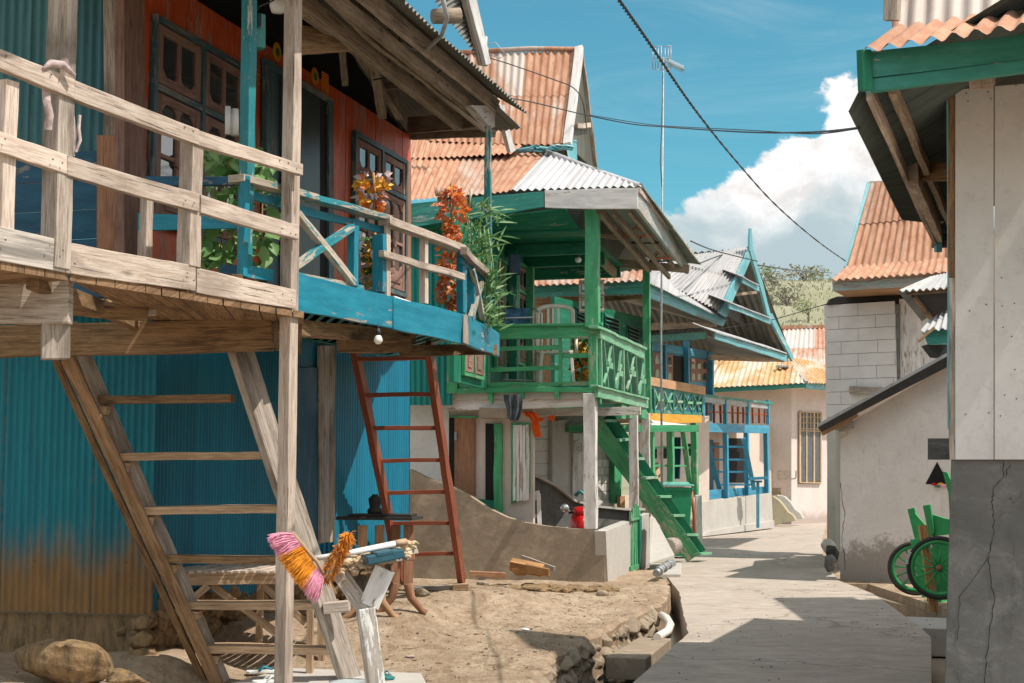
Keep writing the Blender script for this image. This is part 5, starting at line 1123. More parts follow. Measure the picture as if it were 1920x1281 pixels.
# skirt roof: camera-facing slope, hip and street slope
A0 = EF.at(700, 386, .12); A0.z += .02; B0 = EF.at(1196, 350, .12); R0 = W(740, 258, 22.6); R1 = W(1034, 288, 22.4); R2 = W(975, 262, 22.5)
hipm = W(980, 352, 20.2)
m = MB(); m.sheet(A0, W(962, 358, 20.1), W(1020, 290, 22.0), R0, .105, .016, 1, 2, .06); m.build('skirt_roof', M['rustroof'], GH)
m = MB(); m.sheet(W(700, 300, 21.8), W(962, 288, 21.6), W(1000, 262, 22.6), W(700, 246, 22.9), .105, .016, 1, 2, .05); m.build('skirt_roof', M['rustroof'], GH)
m = MB(); m.sheet_cut(W(958, 357, 20.08), W(1202, 349, 19.45), W(1022, 288, 22.1) - W(958, 357, 20.08), lambda f: 1 - f * .98, .115, .018); m.build('skirt_roof', M['zinc'], GH)
s1 = W(1314, 497, 24.3); s2 = W(1318, 488, 24.6)
m = MB(); m.sheet(W(1204, 347, 19.55), s1, W(1180, 478, 26.0), W(1036, 286, 22.1), .075, .013, 1, 2, .04); m.build('skirt_roof', M['olivecor'], GH)
m = MB(); m.tube([W(1028, 286, 22.05), W(1120, 322, 20.8), W(1200, 350, 19.5)], .05, 8); m.build('hip_cap', M['zinc'], GH)
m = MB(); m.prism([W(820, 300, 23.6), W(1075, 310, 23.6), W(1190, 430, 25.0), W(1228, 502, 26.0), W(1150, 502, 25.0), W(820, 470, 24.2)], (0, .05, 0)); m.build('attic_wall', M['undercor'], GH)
# exposed rafters at the corner
for a, b, wd, h_ in (((1042, 396, 20.0), (1152, 512, 23.6), .08, .14), ((1122, 392, 19.9), (1218, 505, 23.4), .07, .12), ((1150, 398, 19.9), (1255, 520, 24.0), .05, .08), ((1180, 395, 19.8), (1262, 500, 23.8), .05, .07)):
    bm_('rafter', GH, M['roofwood'], W(*a), W(*b), wd, h_)
bm_('end_beam', GH, M['roofwood'], W(1155, 494, 23.8), W(1292, 504, 24.0), .07, .14); bm_('tie_beam', GH, M['roofwood'], W(1122, 442, 21.6), W(1165, 446, 21.6), .05, .06)
# steep upper roof with open gable
u0, u1_, u2, u3 = W(900, 268, 22.3), W(1060, 272, 22.1), W(1083, 96, 23.3), W(905, 100, 23.6)
m = MB(); m.sheet(u0.lerp(u1_, -.6), u1_, u2, u3.lerp(u2, -.6), .125, .02, 2, 2, .08); m.build('upper_roof', M['rustroof2'], GH)
m = MB(); m.sheet(u2 + V((0, .03, 0)), u3.lerp(u2, -.6) + V((0, .03, 0)), W(905, 290, 25.6), W(1117, 318, 25.2), .125, .02, 1, 2); m.build('upper_roof', M['undercor'], GH)
bm_('barge_board', GH, M['whitewood'], u1_ + V((.03, -.05, 0)), u2 + V((.03, -.05, .05)), .08, .13, (1, -.5, 0)); bm_('barge_board', GH, M['paleteal'], W(1068, 268, 22.4), W(1090, 100, 23.4), .12, .05, (1, 0, 0))
bm_('barge_board', GH, M['grey'], W(1088, 96, 23.4), W(1116, 318, 25.0), .05, .10, (1, -.5, 0)); bm_('gable_tie', GH, M['raw'], W(1080, 236, 23.2), W(1105, 236, 24.2), .06, .08)
m = MB(); m.sheet(W(1066, 272, 22.9), W(1112, 318, 24.9), W(1090, 130, 23.6), W(1080, 128, 23.2), .09, .012); m.build('gable_sheet', M['undercor'], GH)
m = MB(); m.prism([W(1060, 268, 22.3), W(1066, 300, 22.2), W(1080, 312, 22.6), W(1078, 262, 22.6)], (0.03, .02, 0)); m.build('gable_foot', M['paleteal'], GH)
m = MB(); m.tube([u3.lerp(u2, -.3) + V((0, 0, .02)), u3.lerp(u2, .5) + V((0, 0, .06)), u2 + V((0, 0, .03))], .045, 8); m.build('ridge_cap', M['rustroof2'], GH)
m = MB(); rr = random.Random(8)
for i in range(16): f = i / 15; p = W(968 + 92 * f, 286 - 14 * f + rr.uniform(-4, 4), 21.9); m.beam(p, p + V((rr.uniform(.1, .22), rr.uniform(-.05, .05), rr.uniform(-.05, .06))), .10, .02, roll=rr.uniform(-.5, .5))
m.build('torn_flashing', M['paleteal'], GH)
# antenna-like insulator behind the blue roof
m = MB(); c = W(910, 116, 21.0); m.lathe(c, [(.05, 0), (.03, .05), (.06, .1), (.03, .14), (.06, .2), (.03, .25), (.04, .38), (.0, .4)], 10); m.tube([c + V((0, 0, .25)), c + V((.15, 0, .3)), c + V((.32, 0, .1)), c + V((.2, 0, .05)), c + V((.02, 0, .15))], .008, 5)
single(m, 'insulator', M['grym'], 'grey cable insulator with a wire loop beside the rusty ridge', 'insulator')
# ------------------------------------------------------------------ curved concrete yard wall, own thing
WF = Pl(tuple(GF.pt(0, 0, .12).xy), tuple(GF.pt(5.12, 0, .12).xy)); cc = WF.at(1136, 1000)
t = thing('yard_wall', 'low concrete yard wall with a sweeping curved top in front of the green house', 'wall', V((cc.x, cc.y, 0)))
top = [(768, 880), (800, 896), (850, 914), (880, 930), (915, 953), (950, 970), (985, 980), (1020, 986), (1060, 990), (1134, 996)]
m = MB()
for (a, b) in zip(top, top[1:]): m.prism([WF.at(a[0], a[1]), WF.at(b[0], b[1]), WF.at(b[0], 1098), WF.at(a[0], 1098)], -WF.n * .16)
m.build('front_wall', M['conc'], t)
WS = Pl(tuple(cc.xy), tuple((cc.xy + sdir * 5)))
strip('side_wall', t, M['concl'], WS, [(1136, 996), (1184, 977), (1184, 1078), (1140, 1094)], .16, .012)
strip('gate_pier', t, M['concl'], WS, [(1203, 968), (1217, 962), (1217, 1062), (1203, 1068)], .18, .02)
RWL = Pl(tuple(xy(1000, 22.6)), tuple(xy(1200, 23.6))); m = MB(); tp = [(1000, 892), (1040, 912), (1075, 940), (1110, 950), (1170, 956), (1205, 956)]
for (a, b) in zip(tp, tp[1:]): m.prism([RWL.at(a[0], a[1]), RWL.at(b[0], b[1]), RWL.at(b[0], 1060), RWL.at(a[0], 1060)], -RWL.n * .12)
m.build('rear_wall', M['stonedk'], t)
m = MB()
for (a, b) in zip(tp, tp[1:]): m.beam(RWL.at(a[0], a[1] - 1, .0), RWL.at(b[0], b[1] - 1, .0), .16, .035)
m.build('wall_coping', M['concl'], t)
# green slatted gate
t = thing('slatted_gate', 'small green slatted gate at the end of the concrete yard wall', 'gate', WS.at(1193, 1070)); 
for i in range(6): u = 1184.5 + i * 3.0; vt = 968 - 20 * math.sin((i + .8) / 6.6 * 3.14) - i * 1.0; strip('slat', t, M['greenw'], WS, [(u, vt), (u + 1.9, vt - .3), (u + 1.9, 1070 - i), (u, 1070.6 - i)], .025, .03)
strip('gate_rail', t, M['greenw'], WS, [(1184, 972), (1203, 968), (1203, 973), (1184, 977)], .03, .05); strip('gate_rail', t, M['greenw'], WS, [(1184, 1062), (1203, 1056), (1203, 1064), (1184, 1071)], .03, .05); strip('gate_post', t, M['greend'], WS, [(1200, 968), (1203.5, 967), (1203.5, 1066), (1200, 1068)], .06, .06)
# green stair down to the lane
t = thing('green_stair', 'steep green painted plank stair coming down to the lane beside the gate', 'stair', W(1300, 1050, 25.0))
def stD(v): return 23.1 + (v - 770) / 280 * 1.9
for (a, b, dd) in (((1106, 784), (1300, 1044), 0), ((1140, 780), (1314, 1036), .45)):
    p, q = W(*a, stD(a[1]) + dd), W(*b, stD(b[1]) + dd); bm_('stringer', t, M['greenw'] if dd == 0 else M['greend'], p, q, .05, .28 if dd == 0 else .2, (.5, -.3, .8), .006)
for k in range(8):
    v = 790 + k * 35.5; f = (v - 783) / 257; u = 1124 + 184 * f; D = stD(v); bm_('step', t, M['mint'], W(u - 3, v, D - .03), W(u + 18, v - 1, D + .45), .2, .045)
# wheelie bin
t = thing('wheelie_bin', 'green wheelie bin with a sun-faded lid behind the green stair', 'bin', W(1265, 1036, 27.0)); D = 26.2; g = W(1266, 1040, D); gz = -.02; zt2 = W(0, 912, D).z
m = MB(); 
def ring(z, w_, d_): return [V((g.x - w_, g.y - d_, z)), V((g.x + w_, g.y - d_, z)), V((g.x + w_, g.y + d_, z)), V((g.x - w_, g.y + d_, z))]
def loft(m, A, B):
    b = len(m.v); m.v += A + B; n = len(A)
    for i in range(n): j = (i + 1) % n; m.face([b + i, b + j, b + n + j, b + n + i], [(0, 0)] * 4)
    m.face(list(range(b, b + n))[::-1], [(0, 0)] * n); m.face(list(range(b + n, b + 2 * n)), [(0, 0)] * n)
loft(m, ring(gz + .06, .21, .24), ring(zt2 - .02, .29, .33)); loft(m, ring(zt2 - .09, .305, .345), ring(zt2 - .02, .31, .35)); m.build('body', M['binmat'], t, .02)
m = MB(); loft(m, ring(zt2, .32, .37), ring(zt2 + .04, .31, .36)); loft(m, ring(zt2 + .04, .26, .3), ring(zt2 + .08, .22, .25)); m.build('lid', M['binlid'], t, .015)
m = MB(); m.torus(V((g.x + .27, g.y + .25, gz + .1)), (1, 0, 0), .08, .03, 16, 6); m.build('wheel', M['black'], t)
m = MB(); m.tube([W(1296, 918, 26), W(1301, 960, 26), W(1303, 1035, 26)], .03, 8); single(m, 'red_pipe', flat('faded_red', (.45, .09, .04), .6), 'thin faded red pipe standing right of the wheelie bin', 'pipe')
m = MB(); m.beam(W(1309, 928, 26.6), W(1311, 1030, 26.6), .14, .12, (1, 0, 0)); single(m, 'white_post', M['whitewood'], 'short white post between the wheelie bin and the long concrete parapet', 'post', None, .01)
m = MB(); c = W(1249, 1027, 23.0); m.tube([c, c + V((.18, .5, 0))], .145, 18); single(m, 'round_log', M['grey'], 'sawn round log end lying under the green stair', 'log')
# concrete steps by the pier
m = MB(); m.prism([W(1218, 970, 22.9), W(1225, 972, 23.2), W(1232, 1030, 23.0), W(1262, 1042, 22.4), W(1262, 1052, 22.4), W(1218, 1056, 22.2)], (.05, .25, 0)); single(m, 'curved_plinth', M['concl'], 'pale curved concrete plinth right of the gate pier', 'plinth')
# plastic chair on the balcony
t = thing('plastic_chair', 'cream plastic garden chair with a slatted arched back on the green balcony', 'chair', W(1040, 722, 21.0)); D = 21.0
def arch(u0, u1, vt, vb, D, n=14):
    cx = (u0 + u1) / 2; r = (u1 - u0) / 2; pts = [W(u0, vb, D)]
    for i in range(n + 1): a = math.pi - math.pi * i / n; pts.append(W(cx + r * math.cos(a) * (1 if abs(math.cos(a)) > .0 else 1), vt + 14 - 14 * math.sin(a) ** .6, D))
    return pts + [W(u1, vb, D)]
m = MB(); m.tube(arch(1008, 1074, 574, 660, D), .034, 8); m.build('back_frame', M['plastic'], t)
for u in (1028, 1037, 1047): bm_('back_slat', t, M['plastic'], W(u, 576, D), W(u, 660, D), .02, .035, (1, 0, 0))
m = MB(); a = W(1008, 662, D); b = W(1076, 660, D); m.prism([a, b, b + V((-.02, -.42, -.01)), a + V((.02, -.42, -.01))], (0, 0, -.035)); m.build('seat', M['plastic'], t, .01)
for (u, dy, du) in ((1010, 0, -3), (1074, 0, 3), (1015, -.4, -4), (1068, -.4, 6)): p = W(u, 663, D); p.y += dy; q = W(u + du, 722, D); q.y += dy; q.z = 2.79; bm_('leg', t, M['plastic'], p, q, .05, .05, (1, 0, 0), .008)
for u in (1006, 1078): m = MB(); p = W(u, 640, D); m.tube([p, p + V((0, -.4, .0)), p + V((0, -.42, -.2))], .025, 8); m.build('armrest', M['plastic'], t)
# white metal rack with blue cushion
t = thing('metal_rack', 'white tube-framed rack with a blue patterned cushion left of the plastic chair', 'rack', W(960, 722, 21.0)); D = 21.2
for p in ([W(935, 597, D), W(1000, 595, D)], [W(1000, 578, D), W(1000, 718, D)], [W(1000, 578, D), W(1016, 588, D - .5), W(1016, 715, D - .5)], [W(930, 712, D), W(1000, 714, D), W(1016, 718, D - .5)], [W(862, 680, D), W(862, 716, D)], [W(880, 680, D), W(880, 714, D)], [W(860, 714, D), W(932, 712, D)]):
    m = MB(); m.tube(p, .013, 6); m.build('frame_tube', M['whitep'], t)
m = MB(); p = W(930, 578, D + .02)
for i in range(6): pass
m.prism([W(927, 580, D), W(994, 577, D), W(994, 606, D), W(975, 611, D), W(930, 606, D)], (0, .12, 0)); m.build('cushion', flat('blue_pattern_cloth', (.05, .14, .24), .8, .6, 9), t, .02)
# wooden wall cabinet / lamp boxes on the corner post
t = thing('box_lantern', 'pale wooden two-tier box lantern hung on the green balcony post', 'lantern', W(1100, 585, 20.9)); D = 20.9
for (v0, v1) in ((528, 552), (556, 582)):
    for u in (1088, 1130): bm_('frame_board', t, M['raw'], W(u, v0, D), W(u, v1, D), .03, .035, (1, 0, 0))
    bm_('frame_board', t, M['raw'], W(1086, v0, D), W(1132, v0, D), .2, .03); bm_('frame_board', t, M['raw'], W(1086, v1, D), W(1132, v1, D), .2, .03); strip('pane', t, M['whitep'], Pl(xy(1088, D), xy(1130, D)), [(1091, v0 + 3), (1128, v0 + 3), (1128, v1 - 8), (1091, v1 - 8)], .01, -.02)
bm_('hanger_bar', t, M['raw'], W(1109, 582, D), W(1109, 600, D), .04, .05, (1, 0, 0))
garland('flower_pot_plant', 'orange-flowered potted plant between the chair and the corner post', 1093, 632, 664, 20.8, lambda f: .12, {'petaly': 'orange_flowers', 'leafd': 'leaves'}, 60, 51, (.05, .1))
garland('flower_pot_plant', 'low orange-flowered plant at the foot of the balcony corner post', 1090, 672, 714, 20.9, lambda f: .13, {'petalo': 'orange_flowers', 'leafd': 'leaves'}, 60, 52, (.05, .1))
# clothes under the balcony, hangers in the eaves
def cloth(name, label, px, D, mat, seed=0, thick=.05):
    m = MB(); n = len(px); b = 0; K = 7; rows = []
    for (uL, uR, v) in px:
        rows.append([W(uL + (uR - uL) * k / K, v + 2 * noise.noise(V((k, v, seed))), D) + V((0, thick * math.sin(k * 2.1 + v * .05 + seed), 0)) for k in range(K + 1)])
    for r in rows: m.v += r
    for i in range(n - 1):
        for k in range(K): q = i * (K + 1) + k; m.face([q, q + 1, q + K + 2, q + K + 1], [(0, 0)] * 4, True)
    m.v += [v + V((0, .03, 0)) for v in m.v]; h = n * (K + 1)
    for i in range(n - 1):
        for k in range(K): q = h + i * (K + 1) + k; m.face([q + K + 1, q + K + 2, q + 1, q], [(0, 0)] * 4, True)
    return single(m, name, M[mat], label, 'clothing')
cloth('hung_trousers', 'charcoal trousers hanging from the beam under the green balcony', [(944, 978, 740), (945, 980, 752), (950, 979, 766), (952, 976, 780), (956, 972, 789)], 20.0, 'greycloth', 1)
cloth('hung_shirt', 'orange garment draped from the line under the green balcony', [(978, 1000, 772), (984, 1010, 778), (996, 1010, 786), (998, 1013, 805), (1003, 1016, 820)], 20.6, 'orangef', 2, .02)
cloth('hung_rag', 'narrow orange rag on the line right of the orange garment', [(1008, 1022, 783), (1006, 1020, 787), (1010, 1016, 791)], 20.6, 'orangef', 3, .01)
cloth('hung_rag', 'small orange rag near the white post on the line', [(1028, 1042, 779), (1028, 1040, 785), (1034, 1040, 790)], 20.6, 'orangef', 4, .01)
def hanger(u, v, D, wd, mat, label, k):
    m = MB(); h = 16; m.tube([W(u - wd, v, D), W(u - wd * .5, v - h * .45, D), W(u, v - h, D), W(u + wd * .5, v - h * .45, D), W(u + wd, v, D), W(u - wd, v, D)], .012, 6); m.tube([W(u, v - h, D), W(u, v - h - 6, D), W(u + 4, v - h - 9, D)], .006, 5)
    single(m, 'coat_hanger', mat, label, 'coat hanger', 'coat hangers under the corner eaves')
orp = flat('orange_plastic', (.6, .10, .03), .45); hanger(1192, 443, 21.4, 32, orp, 'wide orange plastic coat hanger under the corner eaves', 0); hanger(1210, 456, 21.8, 26, M['black'], 'black coat hanger just below the wide orange one', 1)
hanger(1237, 484, 22.8, 20, orp, 'small orange coat hanger low under the corner eaves', 2); hanger(1236, 490, 22.9, 19, M['black'], 'lowest black coat hanger under the corner eaves', 3)
# bench chair and red scooter inside the yard wall
t = thing('white_bench', 'white wooden bench chair inside the curved yard wall by the shuttered window', 'bench', W(995, 1000, 20.8)); D = 20.8
for u, ut in ((975, 972), (1014, 1010)): bm_('leg', t, M['whitewood'], W(u + 2, 1060, D), W(ut, 925, D), .06, .06, (1, 0, 0))
bm_('back_rail', t, M['whitewood'], W(972, 937, D), W(1012, 929, D), .03, .13); bm_('back_rail', t, M['whitewood'], W(974, 974, D), W(1014, 966, D), .03, .05); 
m = MB(); a, b = W(974, 992, D), W(1065, 988, D); m.prism([a, b, b + V((0, -.4, -.01)), a + V((0, -.4, -.01))], (0, 0, -.03)); m.build('seat', M['grey'], t, .004)
t = thing('motor_scooter', 'red motor scooter with a round mirror parked inside the curved yard wall', 'scooter', W(1090, 1060, 21.6)); D = 21.4
m = MB(); m.rock(W(1089, 985, D), (.17, .25, .2), 2, 3, .15); m.rock(W(1090, 962, D), (.14, .16, .10), 5, 3, .1); m.build('front_shield', M['redp'], t)
m = MB(); m.rock(W(1090, 1010, D + .5), (.13, .75, .18), 7, 3, .1); m.build('body', M['redp'], t)
m = MB(); m.tube([W(1066, 962, D), W(1090, 958, D), W(1112, 955, D)], .018, 8); m.build('handlebar', M['black'], t)
m = MB(); c = W(1059, 953, D); m.lathe(c, [(0, -.01), (.06, -.01), (.065, 0), (.05, .02), (0, .025)], 18, (0, -1, 0)); m.tube([c, W(1072, 961, D)], .008, 6); m.build('mirror', flat('mirror_face', (.7, .72, .72), .08, .02, metallic=.8), t)
m = MB(); m.torus(W(1090, 1030, D - .1), (1, 0, 0), .24, .05, 22, 8); m.build('wheel', M['black'], t); m = MB(); m.torus(W(1095, 1030, D + 1.2), (1, 0, 0), .24, .05, 22, 8); m.build('wheel', M['black'], t)
m = MB(); m.tube([W(1078, 930, 22.2), W(1088, 921, 22.2), W(1098, 930, 22.2), W(1098, 945, 22.2)], .03, 8); single(m, 'teal_hose', M['tealp'], 'curved teal pipe bend against the white block wall behind the scooter', 'pipe')
# firewood and planks along the curved wall
t = thing('firewood_log', 'split ochre firewood log lying at the foot of the curved wall', 'log', W(992, 1080, 18.9)); m = MB(); m.rock(W(975, 1066, 18.7), (.16, .10, .10), 71, 2, .45); m.beam(W(958, 1058, 18.7), W(1018, 1070, 18.6), .12, .13, roll=.4); m.build('wood', M['log'], t)
m = MB()
for k in range(5): m.tube([W(985, 1060 + k * 3, 18.6), W(1030, 1068 + k * 3, 18.5)], [.03, .012], 5)
m.build('splinters', M['log'], t)
m = MB(); m.beam(W(978, 1046, 18.9), W(1040, 1068, 18.7), .05, .06); single(m, 'grey_stick', M['grey'], 'dark grey stick leaning over the firewood log', 'stick')
m = MB(); m.beam(W(880, 1076, 18.6), W(948, 1079, 18.6), .12, .07); single(m, 'fallen_plank', M['ply'], 'reddish plank lying on the ground against the curved wall', 'plank', None, .004)
m = MB(); pts = [(800, 1090), (880, 1088), (960, 1093), (1080, 1098), (1150, 1098)]
for i in range(40): f = rr.random(); u = 905 + 240 * f; p = W(u, 1098, 18.5 + rr.uniform(-.3, .3)); m.rock(V((p.x, p.y, yz(p.x, p.y) + .01)), (.16, .13, .05), i, 2, .4)
single(m, 'rubble_kerb', M['rocky'], 'line of crumbling earth-coloured rubble at the foot of the curved wall', 'rubble')
# ================================================================== TEAL HOUSE (third along the lane)
TH = thing('teal_house', 'teal-fasciaed house with crossed green balcony lattice over a yellow beam, third on the left', 'house', V((3.2, 29.5, 0)))
def ts(name, mat, pl, px, t=.05, off=0, root=TH): return strip(name, root, M[mat], pl, px, t, off, .004)
def vps(name, root, mat, pl, u, v0, v1, wd, off=0):
    p = pl.at(u, v1, off); q = pl.at(u, v0, off); return bm_(name, root, M[mat], p, V((p.x, p.y, q.z)), wd, wd, (pl.d.x, pl.d.y, 0), .005)
TF = Pl(tuple(xy(1000, 28.5)), tuple(xy(1206, 27.2))); TS = Pl(tuple(xy(1206, 27.2)), tuple(xy(1362, 32.5)))
ts('eaves_fascia', 'tealf', TF, [(990, 538), (1206, 528), (1206, 539), (990, 548)]); ts('eaves_fascia', 'tealf', TF, [(990, 548), (1206, 539), (1206, 551), (990, 558)], .04, -.02)
ts('eaves_fascia', 'paleteal', TS, [(1206, 528), (1362, 598), (1360, 605), (1206, 540)], .05, 0); ts('eaves_fascia', 'paleteal', TS, [(1206, 540), (1360, 605), (1357, 612), (1206, 553)], .04, -.02)
ts('eaves_beam', 'rawd', TF, [(990, 560), (1206, 553), (1206, 560), (990, 572)], .1, -.3); ts('eaves_beam', 'roofwood', Pl(tuple(xy(1215, 30)), tuple(xy(1345, 32.3))), [(1215, 606), (1345, 603), (1345, 612), (1215, 620)], .1)
m = MB(); m.sheet(W(985, 536, 28.3), W(1207, 526, 27.0), W(1215, 506, 28.6), W(985, 514, 29.8), .16, .022, 1, 2, .06); m.build('eaves_roof', M['rustroof'], TH)
m = MB(); m.sheet(W(1207, 526, 27.0), W(1366, 602, 32.3), W(1360, 585, 33.5), W(1215, 500, 29), .1, .015, 1, 1); m.build('eaves_roof', M['zincr'], TH)
m = MB(); m.prism([W(1206, 556, 27.4), W(1345, 606, 32), W(1300, 600, 34), W(1150, 560, 31)], (0, 0, .03)); m.build('soffit', M['undercor'], TH)
TWp = Pl(tuple(xy(1065, 27.5)), tuple(xy(1226, 31.5)))
ts('street_wall', 'greend', TWp, [(1040, 556), (1226, 600), (1226, 770), (1040, 790)], .08); ts('plank_wall', 'rawd', Pl(tuple(xy(985, 30)), tuple(xy(1065, 29.5))), [(985, 560), (1070, 560), (1070, 800), (985, 800)], .05)
for (u0, u1, v0, v1) in ((1134, 1163, 588, 625), (1176, 1200, 606, 640), (1080, 1102, 574, 612)):
    o = ts('louvred_window', 'tealf', TWp, [(u0, v0), (u1, v0 + 8), (u1, v1 + 8), (u0, v1)], .03, .02); strip('opening', o, M['dark'], TWp, [(u0 + 2, v0 + 3), (u1 - 2, v0 + 10), (u1 - 2, v1 + 5), (u0 + 2, v1 - 2)], .02, .03)
    m = MB()
    for k in range(5): f = (k + .6) / 5; m.beam(TWp.at(u0 + 2, v0 + (v1 - v0) * f, .05), TWp.at(u1 - 2, v0 + 8 + (v1 - v0) * f, .05), .05, .012, roll=.6)
    m.build('louvres', M['tealf'], o)
TL = Pl(tuple(xy(1218, 28.8)), tuple(xy(1318, 31.8)))
ts('balcony_handrail', 'orangew', TL, [(1216, 706), (1323, 725), (1323, 741), (1216, 722)], .06, .05)
ts('balcony_edge', 'tealf', TL, [(1218, 724), (1317, 740), (1317, 745), (1218, 729)], .05); ts('balcony_edge', 'tealf', TL, [(1218, 768), (1317, 773), (1317, 779), (1218, 775)], .05)
for u in (1226, 1243, 1262, 1281, 1297, 1309, 1316): vps('baluster', TH, 'tealf', TL, u, 728 + (u - 1222) * .15, 775, .05)
for k, u in enumerate((1226, 1244, 1263, 1282, 1298)):
    vt = 731 + (u - 1222) * .15; m = MB(); m.beam(TL.at(u + 1, vt), TL.at(u + 15, 770), .035, .035, TL.n); m.beam(TL.at(u + 15, vt + 2), TL.at(u + 1, 769), .035, .035, TL.n); m.beam(TL.at(u + 3, (vt + 770) / 2, .01), TL.at(u + 13, (vt + 770) / 2, .01), .05, .12, TL.n); m.build('lattice_cross', M['mint'], TH)
ts('yellow_beam', 'yellow', TL, [(1217, 775), (1316, 779), (1316, 793), (1217, 794)], .14, .04)
for u, v0, v1, w_ in ((1258, 803, 910, .13), (1303, 793, 932, .13), (1222, 800, 915, .11)): vps('green_post', TH, 'greenw', TL, u, v0, v1, w_, .0)
ts('green_beam', 'greenw', TL, [(1217, 797), (1308, 797), (1308, 808), (1217, 808)], .1, -.05)
bm_('green_strut', TH, M['greenw'], TL.at(1280, 808, -.1), TL.at(1294, 908, -.1), .11, .06)
for v in (838, 872, 903): ts('green_rail', 'greenw', TL, [(1217, v), (1300, v), (1300, v + 3.5), (1217, v + 3.5)], .04, -.1)
m = MB(); m.tube([TL.at(1219, 793, .12), TL.at(1250, 797, .12), TL.at(1286, 800, .1)], [.06, .055, .045], 8); m.tube([TL.at(1219, 797, .17), TL.at(1284, 804, .14)], [.035, .03], 6); single(m, 'tarpaulin_roll', M['whitep'], 'rolled white tarpaulin tied below the yellow beam', 'tarpaulin')
m = MB(); m.prism([TL.pt(-1.2, 2.66, -.1), TL.pt(TL.L, 2.66, -.1), TL.pt(TL.L + .3, 2.66, -2.6), TL.pt(-1.2, 2.66, -2.6)], (0, 0, .08)); m.build('balcony_floor', M['rawd'], TH)
strip('rear_wall', TH, M['cream'], Pl(tuple(xy(1215, 33)), tuple(xy(1318, 34.6))), [(1200, 780), (1330, 780), (1330, 960), (1200, 960)], .1)
m = MB(); GBK = Pl(tuple(xy(1215, 32.8)), tuple(xy(1318, 34.4)))
for (u0, u1, v0, v1) in ((1226, 1232, 838, 860), (1245, 1251, 838, 860), (1290, 1296, 832, 855)):
    q = MB(); q.prism([GBK.at(u0, v0), GBK.at(u1, v0), GBK.at(u1, v1), GBK.at(u0, v1)], -GBK.n * .02); q.build('small_window', M['dark'], TH)
t = cloth('hung_cloth', 'dark blue cloth hanging between the green posts under the yellow beam', [(1262, 1276, 820), (1263, 1277, 850), (1262, 1276, 880), (1264, 1275, 898)], 31.5, 'bluedk', 6, .04)
bm_('leaning_plank', TH, M['tread'], W(1230, 868, 31), W(1238, 908, 30.6), .03, .10, (1, 0, 0))
# ================================================================== GABLED BLUE HOUSE (fourth)
HH = thing('gabled_blue_house', 'blue house with a tall pale-teal gable, zinc roof and brown-railed balcony, fourth on the left', 'house', V((5.2, 36, 0)))
def hs_(name, mat, pl, px, t=.05, off=0): return strip(name, HH, M[mat], pl, px, t, off, .004)
Bp = Pl(tuple(xy(1222, 31.5)), tuple(xy(1336, 36.2)))
hs_('wall', 'ltblue', Bp, [(1222, 642), (1336, 662), (1336, 790), (1222, 790)], .1)
hs_('dark_doorway', 'dark', Bp, [(1262, 666), (1284, 670), (1284, 730), (1262, 730)], .03, .015)
def carved(pl, u0, u1, v0, v1, sl, cols, rows, root=HH):
    f = strip('carved_shutter', root, M['carv'], pl, [(u0, v0), (u1, v0 + sl), (u1, v1), (u0, v1)], .04, .03)
    cw, rh = (u1 - u0) / cols, (v1 - v0) / rows
    for c in range(cols):
        for r in range(rows):
            u, v = u0 + cw * (c + .5), v0 + sl * .5 + rh * (r + .52); a = cw * .28; h = rh * .3; m = MB(); pts = [(u - a, v + h), (u + a, v + h), (u + a, v - h * .3), (u + a * .5, v - h), (u - a * .5, v - h), (u - a, v - h * .3)]
            m.prism([pl.at(x, y, .036) for x, y in pts], -pl.n * .02); m.build('carved_opening', M['glass'], f)
carved(Bp, 1226, 1239, 660, 712, 2, 1, 2); carved(Bp, 1250, 1262, 664, 720, 1, 1, 2); carved(Bp, 1295, 1327, 672, 716, 3, 3, 2)
vps('wall_post', HH, 'ltblue', Bp, 1288, 640, 720, .12, .1); vps('wall_post', HH, 'ltblue', Bp, 1246, 648, 730, .10, .06); hs_('wall_band', 'ltblue', Bp, [(1222, 640), (1336, 660), (1336, 673), (1222, 657)], .04, .05)
vps('wall_post', HH, 'ltblue', Bp, 1333, 662, 745, .14, .1)
# pent roof over the blue wall
Fp = Pl(tuple(xy(1216, 30.5)), tuple(xy(1324, 33.2)))
hs_('pent_fascia', 'tealf', Fp, [(1216, 628), (1323, 622), (1323, 636), (1216, 642)]); m = MB(); m.sheet(W(1216, 627, 30.4), W(1324, 621, 33.1), W(1324, 612, 34.2), W(1216, 617, 31.4), .13, .02, 1, 1); m.build('pent_roof', M['zinc'], HH)
# the gable
GG = Pl(tuple(xy(1352, 31.5)), tuple(xy(1487, 37)))
def gg(name, mat, px, t=.05, off=0): return hs_(name, mat, GG, px, t, off)
gg('barge_board', 'paleteal', [(1404, 470), (1413, 476), (1362, 594), (1350, 585)], .06, .06)
gg('barge_board', 'paleteal', [(1405, 462), (1413, 468), (1446, 590), (1440, 592)], .06, .09); gg('barge_board', 'paleteal', [(1440, 590), (1448, 588), (1488, 668), (1486, 678)], .06, .10)
gg('finial', 'paleteal', [(1407, 428), (1410, 428), (1412, 470), (1405, 470)], .05, .08)
m = MB(); m.sheet(GG.at(1360, 590, -.9), GG.at(1484, 668, -.9), GG.at(1409, 475, -.9), GG.at(1407, 473, -.9), .13, .02, 1, 3); m.build('gable_wall', M['undercor'], HH)
back = V((-GG.n.x, -GG.n.y, 0))
pA, pB, pC = GG.at(1352, 590), GG.at(1408, 466), GG.at(1486, 672)
m = MB(); m.sheet(W(1196, 504, 28.5), pA + V((0, 0, .03)), pB + V((0, 0, .06)), W(1288, 479, 34.6), .17, .026, 2, 3, .03); m.build('main_roof', M['zincr'], HH)
